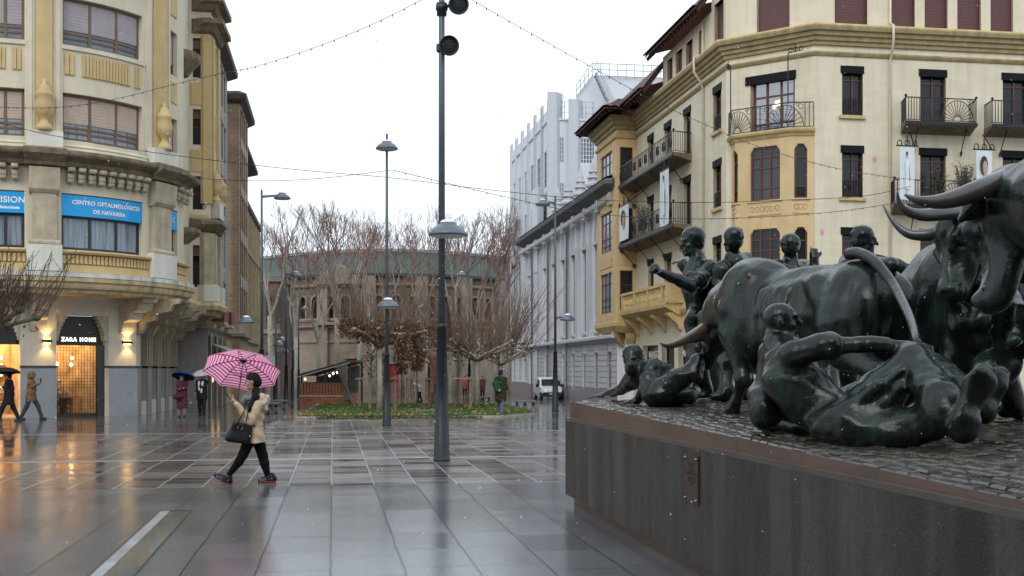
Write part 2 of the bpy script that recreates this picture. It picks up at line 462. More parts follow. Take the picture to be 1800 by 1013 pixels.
# ------------------------------------------------------------------ ground
def paving(name,bw,rh,c1,c2,mortar,ms,rough0,rough1,bump,cscale=.5,off=.5,wav=.12,wscale=28):
    m=bpy.data.materials.new(name); m.use_nodes=True; n=m.node_tree.nodes; l=m.node_tree.links; b=n['Principled BSDF']
    tc=n.new('ShaderNodeTexCoord'); sp=n.new('ShaderNodeSeparateXYZ'); l.new(tc.outputs['Object'],sp.inputs[0])
    # warp lengths a little per row so that cross joints do not line up
    rw=n.new('ShaderNodeMath'); rw.operation='DIVIDE'; l.new(sp.outputs['X'],rw.inputs[0]); rw.inputs[1].default_value=rh
    fl=n.new('ShaderNodeMath'); fl.operation='FLOOR'; l.new(rw.outputs[0],fl.inputs[0])
    wn=n.new('ShaderNodeTexWhiteNoise'); wn.noise_dimensions='1D'; l.new(fl.outputs[0],wn.inputs['W'])
    ml=n.new('ShaderNodeMath'); ml.operation='MULTIPLY_ADD'; l.new(wn.outputs['Value'],ml.inputs[0]); ml.inputs[1].default_value=bw*2; l.new(sp.outputs['Y'],ml.inputs[2])
    jn=n.new('ShaderNodeTexNoise'); jn.inputs['Scale'].default_value=2.6; jn.inputs['Detail'].default_value=5; l.new(tc.outputs['Object'],jn.inputs['Vector'])
    jm=n.new('ShaderNodeMath'); jm.operation='MULTIPLY_ADD'; l.new(jn.outputs['Fac'],jm.inputs[0]); jm.inputs[1].default_value=.035; l.new(sp.outputs['X'],jm.inputs[2])
    cb=n.new('ShaderNodeCombineXYZ'); l.new(ml.outputs[0],cb.inputs['X']); l.new(jm.outputs[0],cb.inputs['Y'])
    br=n.new('ShaderNodeTexBrick'); br.offset=off; br.inputs['Scale'].default_value=1; br.inputs['Brick Width'].default_value=bw; br.inputs['Row Height'].default_value=rh
    br.inputs['Mortar Size'].default_value=ms; br.inputs['Mortar Smooth'].default_value=.3
    br.inputs['Color1'].default_value=(0,0,0,1); br.inputs['Color2'].default_value=(1,1,1,1); br.inputs['Mortar'].default_value=(.5,.5,.5,1)
    l.new(cb.outputs[0],br.inputs['Vector'])
    mix=n.new('ShaderNodeMix'); mix.data_type='RGBA'; l.new(br.outputs['Color'],mix.inputs['Factor']); mix.inputs['A'].default_value=rgb(c1); mix.inputs['B'].default_value=rgb(c2)
    # granite speckle
    nz=n.new('ShaderNodeTexNoise'); nz.inputs['Scale'].default_value=60; nz.inputs['Detail'].default_value=3; l.new(tc.outputs['Object'],nz.inputs['Vector'])
    mr=n.new('ShaderNodeMapRange'); mr.inputs['From Min'].default_value=.3; mr.inputs['From Max'].default_value=.7; mr.inputs['To Min'].default_value=.75; mr.inputs['To Max'].default_value=1.25; l.new(nz.outputs['Fac'],mr.inputs['Value'])
    hs=n.new('ShaderNodeHueSaturation'); l.new(mix.outputs['Result'],hs.inputs['Color']); l.new(mr.outputs[0],hs.inputs['Value'])
    mm=n.new('ShaderNodeMix'); mm.data_type='RGBA'; l.new(br.outputs['Fac'],mm.inputs['Factor']); l.new(hs.outputs[0],mm.inputs['A']); mm.inputs['B'].default_value=rgb(mortar)
    l.new(mm.outputs['Result'],b.inputs['Base Color'])
    # water film: pools are mirror like, drier patches rougher
    n2=n.new('ShaderNodeTexNoise'); n2.inputs['Scale'].default_value=cscale; n2.inputs['Detail'].default_value=5; n2.inputs['Roughness'].default_value=.62; l.new(tc.outputs['Object'],n2.inputs['Vector'])
    ad=n.new('ShaderNodeMath'); ad.operation='MULTIPLY_ADD'; l.new(br.outputs['Color'],ad.inputs[0]); ad.inputs[1].default_value=.28; l.new(n2.outputs['Fac'],ad.inputs[2])
    r2=n.new('ShaderNodeMapRange'); r2.inputs['From Min'].default_value=.42; r2.inputs['From Max'].default_value=.85; r2.inputs['To Min'].default_value=rough0; r2.inputs['To Max'].default_value=rough1
    l.new(ad.outputs[0],r2.inputs['Value']); l.new(r2.outputs[0],b.inputs['Roughness'])
    b.inputs['IOR'].default_value=1.68
    # bump : ripples + slab tilt + joints
    n3=n.new('ShaderNodeTexNoise'); n3.inputs['Scale'].default_value=wscale; n3.inputs['Detail'].default_value=2.5; l.new(tc.outputs['Object'],n3.inputs['Vector'])
    n5=n.new('ShaderNodeTexNoise'); n5.inputs['Scale'].default_value=2.2; n5.inputs['Detail'].default_value=1; l.new(tc.outputs['Object'],n5.inputs['Vector'])
    b1=n.new('ShaderNodeBump'); b1.inputs['Strength'].default_value=wav; b1.inputs['Distance'].default_value=.006; l.new(n3.outputs['Fac'],b1.inputs['Height'])
    b3=n.new('ShaderNodeBump'); b3.inputs['Strength'].default_value=.05; b3.inputs['Distance'].default_value=.02; l.new(n5.outputs['Fac'],b3.inputs['Height']); l.new(b1.outputs[0],b3.inputs['Normal'])
    b2=n.new('ShaderNodeBump'); b2.inputs['Strength'].default_value=bump; b2.inputs['Distance'].default_value=.012; b2.invert=True; l.new(br.outputs['Fac'],b2.inputs['Height']); l.new(b3.outputs[0],b2.inputs['Normal'])
    l.new(b2.outputs[0],b.inputs['Normal'])
    return m
def sheet(name,a0,a1,bs,dz,m,thick=None):
    mb=MB()
    gb=lambda b:-.009*max(0,min(b,170)-28)
    cut=sorted(set(bs+[x for x in (28.,170.) if bs[0]<x<bs[-1]]))
    for b0,b1 in zip(cut[:-1],cut[1:]):
        mb.quad((a0,b0,gb(b0)+dz),(a1,b0,gb(b0)+dz),(a1,b1,gb(b1)+dz),(a0,b1,gb(b1)+dz))
    o=mb.build(name,m); o.rotation_euler.z=TH; return tag(o,kind='structure')
gm=M('far_ground',(.09,.085,.08),rough=.35,var=.2,scale=.3)
sheet('ground',-700,700,[-60,900],-.012,gm)
pav_near=paving('slab_near',.98,.60,(.085,.088,.095),(.125,.128,.135),(.010,.012,.008),.0095,.04,.19,.6,wav=.20,wscale=60)
pav_far=paving('slab_far',.5,.60,(.060,.048,.044),(.125,.106,.098),(.36,.36,.37),.0125,.09,.26,.5,cscale=.35)
pav_side=paving('slab_side',1.1,.60,(.055,.052,.05),(.10,.094,.088),(.15,.15,.15),.007,.05,.16,.35,cscale=.3,wav=.07)
white=M('pale_stone',(.34,.34,.34),rough=.16,var=.25,scale=6,bump=.15,bscale=60)
AL=-9.0
sheet('plaza_paving',-60,60,[-60,16.4],0,pav_near)
sheet('plaza_paving',AL+4,60,[16.4,21.2],0,pav_far)
sheet('plaza_paving',-60,AL+4,[16.4,21.2],0,pav_side)
sheet('stone_strip',-60,60,[21.2,21.48],.002,white)
sheet('plaza_paving',AL+3,60,[21.48,30.6],0,pav_far)
sheet('plaza_paving',-60,AL+3,[21.48,30.6],0,pav_side)
sheet('stone_strip',-60,60,[30.6,30.95],.002,white)
sheet('plaza_paving',AL+7,5.2,[30.95,41.1],0,pav_far)
sheet('plaza_paving',-60,AL+7,[30.95,130],0,pav_side)
sheet('plaza_paving',5.2,60,[30.95,130],0,pav_side)
sheet('plaza_paving',AL+7,5.2,[41.1,130],-.004,pav_side)
# recessed light slot in the paving, lower left
def slot():
    c0=gat(300,12.9); 
    m=thing('ground_light_slot',(0,0,0),'long recessed drain slot with pale wet cover set in the paving at lower left','drain')
    p=[at(160,1013,9.1),at(222,1013,9.1),at(330,902,13.1),at(283,900,13.2)]
    a=[Vector((q.x,q.y,0)) for q in p]
    d=(a[3]-a[0]).normalized(); s=(a[1]-a[0]); s=(s-d*s.dot(d)).normalized(); L=(a[3]-a[0]).length
    o=a[0]-d*3
    L+=3
    mb=MB()
    def bx(mb,x0,x1,y0,y1,z0,z1):
        mb.hexa([o+d*y0+s*x0+Vector((0,0,z0)),o+d*y0+s*x1+Vector((0,0,z0)),o+d*y1+s*x1+Vector((0,0,z0)),o+d*y1+s*x0+Vector((0,0,z0)),
                 o+d*y0+s*x0+Vector((0,0,z1)),o+d*y0+s*x1+Vector((0,0,z1)),o+d*y1+s*x1+Vector((0,0,z1)),o+d*y1+s*x0+Vector((0,0,z1))])
    f=MB(); bx(f,-.03,0,0,L,.001,.012); bx(f,.33,.345,0,L,.001,.012); bx(f,-.03,.345,L,L+.03,.001,.012)
    f.build('slot_frame',M('slot_steel',(.10,.095,.09),rough=.3,metal=.6),m)
    g=MB(); bx(g,.0,.10,0,L,.001,.010); g.build('pale_cover',M('slot_pale',(.36,.37,.39),rough=.16,var=.3,scale=1.6,bump=.2,bscale=60),m)
    g=MB(); bx(g,.10,.33,0,L,.001,.006); g.build('dirty_cover',M('slot_dirty',(.08,.085,.09),rough=.08,col2=(.15,.13,.10),scale=2.6,streak=.6,streakcol=(.03,.07,.15)),m)
slot()
# lawn
lawn_m=M('lawn_soil',(.035,.05,.015),rough=.9,var=.4,scale=8)
def lawn():
    mb=MB()
    # outline in street coordinates
    P=[]
    for px,Y in ((524,41.6),(700,41.6),(880,42.4),(938,45.5),(920,52),(880,62),(560,64)):
        q=gat(px,Y); P.append((q.x,q.y))
    n=len(P)
    top=[Vector((x,y,Gz(x,y)+.05)) for x,y in P]; bot=[Vector((x,y,Gz(x,y)-.01)) for x,y in P]
    mb.v=top+bot; mb.f=[tuple(range(n))]+[(i,(i+1)%n,n+(i+1)%n,n+i) for i in range(n)]
    tag(mb.build('lawn',lawn_m),kind='structure')
    def inside(x,y):
        c=False
        for i in range(n):
            x0,y0=P[i]; x1,y1=P[i-1]
            if (y0>y)!=(y1>y) and x<(x1-x0)*(y-y0)/(y1-y0)+x0: c=not c
        return c
    rnd=random.Random(4); g=MB(); lf=MB(); cnt=0
    while cnt<26000:
        y=41.6+(rnd.random()**1.7)*22; x=rnd.uniform(-10,1.5)
        if not inside(x,y): continue
        cnt+=1; z=Gz(x,y)+.04; h=rnd.uniform(.05,.13); a=rnd.uniform(0,6.3); wd=.012+.0004*y
        dx,dy=math.cos(a)*wd,math.sin(a)*wd; lx,ly=rnd.uniform(-.05,.05),rnd.uniform(-.05,.05)
        g.add([(x-dx,y-dy,z),(x+dx,y+dy,z),(x+lx,y+ly,z+h)],[(0,1,2)])
        if cnt%70==0 or (cnt%30==0 and (y<42.4 )):
            s=rnd.uniform(.03,.07); lf.add([(x-s,y,z+.06),(x,y-s,z+.05),(x+s,y,z+.07+s*.4),(x,y+s,z+.06+s)],[(0,1,2,3)])
    tag(g.build('grass',M('grass_blade',(.035,.085,.012),rough=.6,col2=(.09,.16,.03),scale=1.5),recalc=False),'short green grass of the lawn in the square','grass',kind='stuff')
    # leaf litter around the left edge of the lawn
    for i in range(420):
        px=rnd.gauss(530,16); Y=rnd.uniform(41,50); q=gat(px+ (Y-41)*2.2,Y); s=rnd.uniform(.03,.08)
        lf.add([(q.x-s,q.y,q.z+.012),(q.x,q.y-s,q.z+.01),(q.x+s,q.y,q.z+.03),(q.x,q.y+s,q.z+.02)],[(0,1,2,3)])
    for i in range(120):
        q=gat(rnd.uniform(540,930),rnd.uniform(40.6,42)); s=rnd.uniform(.02,.06)
        lf.add([(q.x-s,q.y,q.z+.05),(q.x,q.y-s,q.z+.04),(q.x+s,q.y,q.z+.07),(q.x,q.y+s,q.z+.06)],[(0,1,2,3)])
    tag(lf.build('fallen_leaves',M('dead_leaf',(.16,.07,.03),rough=.6,col2=(.32,.17,.07),scale=5),recalc=False),'brown fallen leaves scattered on the lawn and its edge','leaves',kind='stuff')
    k=MB(); 
    for (pa,pb) in (((524,41.6),(560,64)),((524,41.6),(880,42.4)),((880,42.4),(938,45.5))):
        a=gat(*pa); b=gat(*pb); d=(b-a).normalized(); s=Vector((d.y,-d.x,0))*.07
        up=Vector((0,0,.07)); dn=Vector((0,0,-.02))
        k.hexa([a-s+dn,a+s+dn,b+s+dn,b-s+dn,a-s+up,a+s+up,b+s+up,b-s+up])
    tag(k.build('lawn_kerb',M('kerb_stone',(.33,.32,.30),rough=.3,var=.2)),kind='structure')
lawn()
# ------------------------------------------------------------------ left corner building
cream=M('cream_render',(.64,.565,.43),rough=.85,var=.07,scale=1.2,streak=.5,streakcol=(.45,.40,.30),bump=.1,bscale=60)
ochre=M('ochre_render',(.56,.41,.20),rough=.85,var=.1,scale=1.5,streak=.4,streakcol=(.38,.28,.14))
stone_d=M('weathered_stone',(.20,.155,.10),rough=.9,var=.4,scale=3,streak=.6,streakcol=(.07,.06,.045),bump=.4,bscale=25)
stone_m=M('worn_stone',(.46,.39,.28),rough=.9,var=.2,scale=2.2,streak=.5,streakcol=(.24,.20,.14),bump=.2,bscale=30)
pale=M('pale_stone_render',(.66,.63,.56),rough=.85,var=.1,scale=2,streak=.4,streakcol=(.42,.40,.35))
granite=M('grey_granite',(.27,.28,.30),rough=.35,var=.12,scale=2,fine=45)
wglass=M('window_glass',(.014,.018,.02),rough=.04,var=.5,scale=.7,spec=.35,bump=.25,bscale=.9)
bglass=M('bluish_glass',(.10,.15,.19),rough=.05,var=.45,scale=.8,spec=.6)
curt=M('curtain_glass',(.30,.36,.42),rough=.06,col2=(.10,.13,.17),scale=3,stretch=(4,4,.2),spec=.6)
brownf=M('brown_frame',(.14,.085,.05),rough=.5)
darkf=M('dark_frame',(.022,.02,.02),rough=.4)
blind_g=M('grey_blind',(.36,.31,.33),rough=.6,var=.08)
blind_b=M('beige_blind',(.47,.36,.29),rough=.6,var=.06)
bluesign=M('blue_sign',(.0,.33,.72),rough=.3,var=.03)
whitel=M('white_letters',(.8,.8,.8),rough=.5,var=.02)
ir=M('wrought_iron',(.018,.018,.02),rough=.4,metal=.4)
def arcp(C,Rr,a0,a1,n):
    return [(C[0]+Rr*math.sin(R(a)),C[1]-Rr*math.cos(R(a))) for a in [a0+(a1-a0)*i/n for i in range(n+1)]]
C0=(-17.9-5.87*.2588,40.6+5.87*.9659)
ap=arcp(C0,5.87,15,99,16)
def onu(c,Y): return (c-.1575*Y,Y)
UP=[(-17.9-12*.9659,40.6-12*.2588)]+ap+[onu(-6.75,48.2),onu(-6.85,54.3),onu(-5.85,54.5),onu(-5.75,57.2)]
LU=Face(UP)
LB=thing('corner_building',(-17,47,-.2),'cream and ochre corner building with rounded front, dark stone cornice and lit shop below','building')
NS=len(ap)
sE=LU.S[NS]        # end of arc
sB0=LU.S[NS+2]; sB1=LU.S[NS+3]; sEnd=LU.L
sx=lambda px,hi=None: LU.at(px,0,0,hi or sE)
A0,A1=sx(62),sx(93); B0,B1=sx(266),sx(290)
w0l,w0r=sx(-62),sx(42); w1l,w1r=sx(109),sx(250); w2l,w2r=sx(297),sx(311)
wm1l,wm1r=w0l-6.2,w0l-2.2
zs=[(10.0,11.72),(13.45,15.2),(16.9,18.65),(20.3,22)]
ops=[];wins=[]
for i,(a,b) in enumerate(zs):
    for k,(p,q) in enumerate(((w0l,w0r),(w1l,w1r),(w2l,w2r),(wm1l,wm1r))):
        ops.append((p,q,a,b)); wins.append((p,q,a,b,i,k))
    # recess wall window and second bay windows
    ops.append((LU.S[NS+1]+1.2,LU.S[NS+1]+2.3,a-.1,b)); wins.append((LU.S[NS+1]+1.2,LU.S[NS+1]+2.3,a-.1,b,i,5))
bz=[(5.6,7.6),(9.3,10.9),(12.4,14.1),(15.6,17.5)]
fb0=LU.at(339,0,sB0,sB1); fb1=LU.at(362,0,sB0,sB1)
for a,b in bz:
    ops.append((fb0,fb1,a,b)); wins.append((fb0,fb1,a,b,9,6))
    for x in (sB1+1.0,):
        ops.append((x,x+.7,a,b)); wins.append((x,x+.7,a,b,9,7))
sz0,sz1=6.02,8.06
sg=[(w0l,w0r),(w1l,w1r),(w2l,w2r),(wm1l,wm1r)]
for p,q in sg: ops.append((p,q,sz0,sz1))
mb=MB(); LU.wall(mb,0,sEnd,4.6,23.5,ops,.3)
mb.build('wall',cream,LB)
for (p,q,a,b,i,k) in wins:
    if k in (0,1,3):
        window(LU,LB,p,q,a,b,.22,brownf,[curt,bglass,bglass,bglass][i],3,1,[.62,.66,.6,.6][i],[blind_b,blind_g,blind_g,blind_g][i],fr=.11,rails=(a+.32,a+.5))
    elif k in (2,5): window(LU,LB,p,q,a,b,.2,brownf,wglass,2,1,.72 if k==2 else .95,blind_g,fr=.07)
    else: window(LU,LB,p,q,a,b,.2,darkf,wglass,1,2,.25,brownf,fr=.06)
for p,q in sg: window(LU,LB,p,q,sz0,sz1-.78,.2,darkf,curt,3,1,fr=.1)
# fluted ochre panels under the windows
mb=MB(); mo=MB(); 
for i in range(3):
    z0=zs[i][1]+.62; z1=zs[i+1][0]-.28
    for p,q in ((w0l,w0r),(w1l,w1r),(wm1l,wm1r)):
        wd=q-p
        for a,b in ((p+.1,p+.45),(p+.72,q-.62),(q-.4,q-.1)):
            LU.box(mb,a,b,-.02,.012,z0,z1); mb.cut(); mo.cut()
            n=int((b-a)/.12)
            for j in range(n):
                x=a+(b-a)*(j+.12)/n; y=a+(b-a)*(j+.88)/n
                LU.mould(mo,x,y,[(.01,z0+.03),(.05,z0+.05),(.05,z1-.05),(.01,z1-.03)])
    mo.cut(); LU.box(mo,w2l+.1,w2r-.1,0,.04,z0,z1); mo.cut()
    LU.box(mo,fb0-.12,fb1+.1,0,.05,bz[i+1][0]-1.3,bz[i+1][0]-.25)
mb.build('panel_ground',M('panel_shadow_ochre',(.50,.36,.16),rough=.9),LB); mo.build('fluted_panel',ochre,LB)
# pilasters: ochre centre with cream flank mouldings
pil=MB(); fl=MB()
pils=[(A0,A1),(B0,B1),(w0l-1.6,w0l-.75)]
for p,q in pils:
    pil.cut(); LU.box(pil,p,q,-.02,.12,10.3,23.4)
    for e,g in ((p-.34,p-.02),(q+.02,q+.34)):
        fl.cut(); LU.box(fl,e,g,-.02,.06,10.1,23.4); m_=(e+g)/2; LU.box(fl,m_-.07,m_+.07,.06,.1,10.1,23.4)
for x0,x1 in ((sB1-.45,sB1-.02),(sB1+.15,sB1+.75),(sB1+1.95,sB1+2.5)): pil.cut(); LU.box(pil,x0,x1,-.02,.12,9.6,17.6)
pil.build('pilaster',ochre,LB); fl.build('pilaster_moulding',cream,LB)
# sills / lintel bands
mb=MB()
for p,q in ((w0l,w0r),(w1l,w1r),(wm1l,wm1r)):
    for a,b in zs: mb.cut(); LU.box(mb,p-.08,q+.08,-.1,.07,a-.16,a-.003)
    mb.cut(); LU.mould(mb,p-.15,q+.15,[(0,9.5),(.18,9.55),(.12,9.72),(.15,9.76),(.1,9.84),(0,9.86)])
mb.build('window_sill',cream,LB)
# urns on the pilasters
ur=[(.0,0),(.30,.0),(.30,.14),(.16,.30),(.12,.42),(.20,.52),(.30,.66),(.33,.95),(.27,1.2),(.31,1.26),(.30,1.38),(.18,1.52),(.16,1.64),(.07,1.7),(.07,1.86),(0,1.92)]
for (p,q,zb) in ((A0,A1,10.2),(B0,B1,10.2),(w0l-1.6,w0l-.75,10.2),(sB1+.2,sB1+.7,9.7),(sB1+2.0,sB1+2.4,9.7)):
    b=MB(); c=LU.P((p+q)/2,.24,zb); sc_=1.0 if zb>10 else .8
    b.lathe([(r*sc_,z*sc_) for r,z in ur],c,14); b.build('stone_urn',ochre,LB,True)
# pedestals above the cornice
mb=MB()
for (p,q) in pils: mb.cut(); LU.box(mb,p-.3,q+.3,-.05,.42,9.58,10.2)
mb.cut(); LU.box(mb,sB1+.2,sB1+1.4,-.05,.45,8.9,9.7)
mb.build('pedestal',pale,LB)
# main cornice of dark weathered stone
mb=MB()
LU.mould(mb,0,sE,[(-.02,8.95),(.22,9.0),(.28,9.1),(.26,9.16),(.45,9.25),(.62,9.33),(.66,9.40),(.66,9.5),(.5,9.56),(-.02,9.62)])
for p,q in pils: LU.mould(mb,p-.35,q+.35,[(-.02,8.93),(.45,8.97),(.5,9.08),(.68,9.2),(.86,9.32),(.88,9.5),(.7,9.58),(-.02,9.63)])
mb.cut(); LU.mould(mb,sB0,sB1+1.6,[(-.02,8.2),(.22,8.28),(.45,8.45),(.6,8.55),(.6,8.7),(-.02,8.9)])
mb.cut(); LU.mould(mb,sB1+1.6,sEnd,[(-.02,8.3),(.18,8.34),(.25,8.48),(.3,8.55),(.3,8.64),(-.02,8.7)])
def belly(z,h):
    c=LU.P((sE+LU.S[NS+2])/2-.2,-.25,0); r=1.15; pr=[(r*.55,z),(r*.7,z+h*.25),(r*.95,z+h*.6),(r,z+h*.75),(r,z+h),(r*.9,z+h*1.08)]
    mb.cut(); mb.lathe(pr,c,20)
belly(7.25,.6); belly(14.7,.9)
for z in (17.7,18.75): mb.cut(); LU.mould(mb,sB0+.1,sEnd-.2*(z<18),[(-.02,z),(.2,z+.08),(.35,z+.3),(.65,z+.38),(.65,z+.62),(-.02,z+.7)])
mb.build('cornice',stone_d,LB)
# modillions
mb=MB()
def modil(p,q,n,z=8.93):
    for j in range(n):
        x=p+(q-p)*(j+.5)/n
        mb.cut(); LU.box(mb,x-.11,x+.11,-.02,.42,z-.12,z+.03)
        c=LU.P(x,.16,z-.27); t=(LU.P(x+.05,0)-LU.P(x-.05,0)).normalized()
        for r,dz in ((.15,-.0),(.11,-.14)): mb.tube([c-t*.11+Vector((0,0,dz)),c+t*.11+Vector((0,0,dz))],r,8)
modil(A1+.4,B0-.4,9); modil(w0l-.5,A0-.45,6); modil(B1+.4,sE,3); modil(wm1l-.5,w0l-2,9)
mb.build('modillion',stone_m,LB,True)
# first floor: piers with capitals, balustrade of flutes
mb=MB(); cp=MB(); bp=MB()
for p,q in pils:
    mb.cut();cp.cut();bp.cut(); LU.box(mb,p-.12,q+.12,-.02,.22,6.3,8.0); LU.mould(cp,p-.2,q+.2,[(-.02,7.95),(.26,8.0),(.36,8.12),(.4,8.5),(.42,8.9),(-.02,8.95)])
    cp.cut(); LU.mould(cp,p-.22,q+.22,[(-.02,6.14),(.34,6.16),(.34,6.24),(.24,6.32),(-.02,6.34)])
    LU.box(bp,p-.28,q+.28,-.02,.36,5.2,6.14)
for x0,x1 in ((sB1-.5,sB1),(sB1+.2,sB1+.8),(sB1+1.95,sB1+2.55)):
    mb.cut();bp.cut(); LU.box(mb,x0,x1,-.02,.22,5.6,8.15); LU.box(bp,x0-.1,x1+.1,-.02,.34,4.9,5.7)
mb.build('pier',stone_m,LB); cp.build('pier_capital',stone_m,LB); bp.build('pier_base',pale,LB)
mb=MB(); m2=MB()
for p,q in ((A1+.3,B0-.3),(w0l-.45,A0-.3),(B1+.3,sE+.3),(wm1l-1,w0l-1.9)):
    mb.cut(); LU.mould(mb,p,q,[(-.02,5.85),(.22,5.87),(.26,5.94),(.2,5.99),(-.02,6.0)])
    LU.box(mb,p,q,-.02,.14,5.2,5.46)
    LU.box(mb,p,q,-.02,.06,5.46,5.86)
    n=max(2,int((q-p)/.15))
    for j in range(n):
        a=p+(q-p)*(j+.2)/n; b=p+(q-p)*(j+.8)/n
        LU.mould(mb,a,b,[(.05,5.48),(.15,5.52),(.12,5.66),(.15,5.8),(.05,5.85)])
mb.build('balustrade',ochre,LB)
# balcony slab with mouldings, grey weathered top
mb=MB(); LU.mould(mb,0,sE+1.5,[(-1.5,4.42),(.1,4.44),(.14,4.55),(.3,4.6),(.34,4.68),(.36,4.8),(.44,4.84),(.46,4.98),(-.02,5.0)])
LU.mould(mb,sE+1.5,sEnd,[(-1.2,4.2),(.1,4.24),(.2,4.4),(.4,4.5),(.46,4.7),(.3,4.9),(-.02,4.92)])
mb.build('slab_moulding',M('slab_ochre',(.55,.42,.24),rough=.9,var=.15,streak=.7,streakcol=(.14,.11,.07)),LB)
mb=MB(); LU.mould(mb,0,sE+.6,[(-.02,5.0),(.42,5.005),(.42,5.17),(-.02,5.2)]); mb.build('slab_edge',M('slab_white',(.62,.60,.56),rough=.8,streak=.8,streakcol=(.2,.19,.17),var=.15,scale=4),LB)
# roof
mb=MB(); pts=[LU.P(x,0,23.5) for x in LU.S]; back=[p+Vector((-7,4,0)) for p in pts]
for i in range(len(pts)-1): mb.quad(pts[i],pts[i+1],back[i+1],back[i])
mb.build('roof',stone_d,LB)
# ---- ground floor
G_=Face([(-27,40.2),(-18.15,41.7),(-14.86,45.0),(-14.86-.1575*17,62.0)])
sg1=G_.S[1]; sg2=G_.S[2]
gx=lambda px,lo=sg1,hi=None: G_.at(px,0,lo,hi or sg2)
p1l=G_.at(36,0,0,sg1+1); p1r=gx(99); p2l=gx(191)
zd=3.75
gops=[(p1r,p2l,-.2,3.72),(p1l-3.4,p1l,-.2,3.72)]
mb=MB()
sw=[]
for i in range(6):
    a=sg2+1.0+i*2.6; gops.append((a,a+1.5,.35,3.5)); sw.append((a,a+1.5))
G_.wall(mb,0,G_.L,-.5,4.8,gops,.5); mb.build('shop_wall',M('shop_cream',(.56,.50,.41),rough=.85,var=.08,streak=.3,streakcol=(.35,.31,.25)),LB)
mb=MB(); bd=MB()
def plinth(a,b):
    mb.cut(); bd.cut(); G_.box(mb,a,b,-.3,.05,-.5,1.72); G_.box(bd,a-.02,b+.02,-.3,.08,1.72,1.80)
plinth(p1l+.005,p1r-.005); plinth(p2l+.005,sg2+.99)
for i in range(6):
    a=sg2+1+i*2.6; plinth(a+1.505,a+2.595)
plinth(0,p1l-3.405)
mb.build('granite_plinth',granite,LB); bd.build('plinth_band',M('black_band',(.02,.02,.022),rough=.3),LB)
# dark arched door heads, sign boards
hd=MB(); arch=MB()
def doorhead(a,b):
    hd.cut(); G_.box(hd,a+.02,b-.02,-.42,-.30,2.58,3.70)
    w=b-a; n=7
    for sgn in (0,1):
        arch.cut()
        # stepped stone spandrels making a pointed arch
        for j in range(n):
            z0=2.75+(3.72-2.75)*j/n; z1=2.75+(3.72-2.75)*(j+1)/n
            ww=.10+.62*((j+.5)/n)**1.8*w/3.2
            if sgn==0: G_.box(arch,a+.003,a+ww,-.28,-.05,z0,z1-.001)
            else: G_.box(arch,b-ww,b-.003,-.28,-.05,z0,z1-.001)
doorhead(p1r,p2l); doorhead(p1l-3.4,p1l)
hd.build('door_head',M('black_fascia',(.012,.012,.014),rough=.5),LB); arch.build('arch_surround',stone_m,LB)
# security grille in the doorway
gl=MB()
a,b=p1r+.02,p2l-.32
k=int((b-a)/.115)
for j in range(k+1):
    x=a+(b-a)*j/k; G_.box(gl,x-.005,x+.005,-.26,-.248,-.1,2.6)
for j in range(24):
    z=-.1+2.7*j/23; G_.box(gl,a,b,-.268,-.256,z,z+.010)
G_.box(gl,a,b,-.29,-.24,-.16,-.02)
gl.build('security_grille',M('grille_steel',(.03,.026,.022),rough=.4,metal=.5),LB)
mb=MB(); G_.box(mb,b+.01,p2l-.02,-.3,-.2,-.2,2.6); mb.build('door_jamb',darkf,LB)
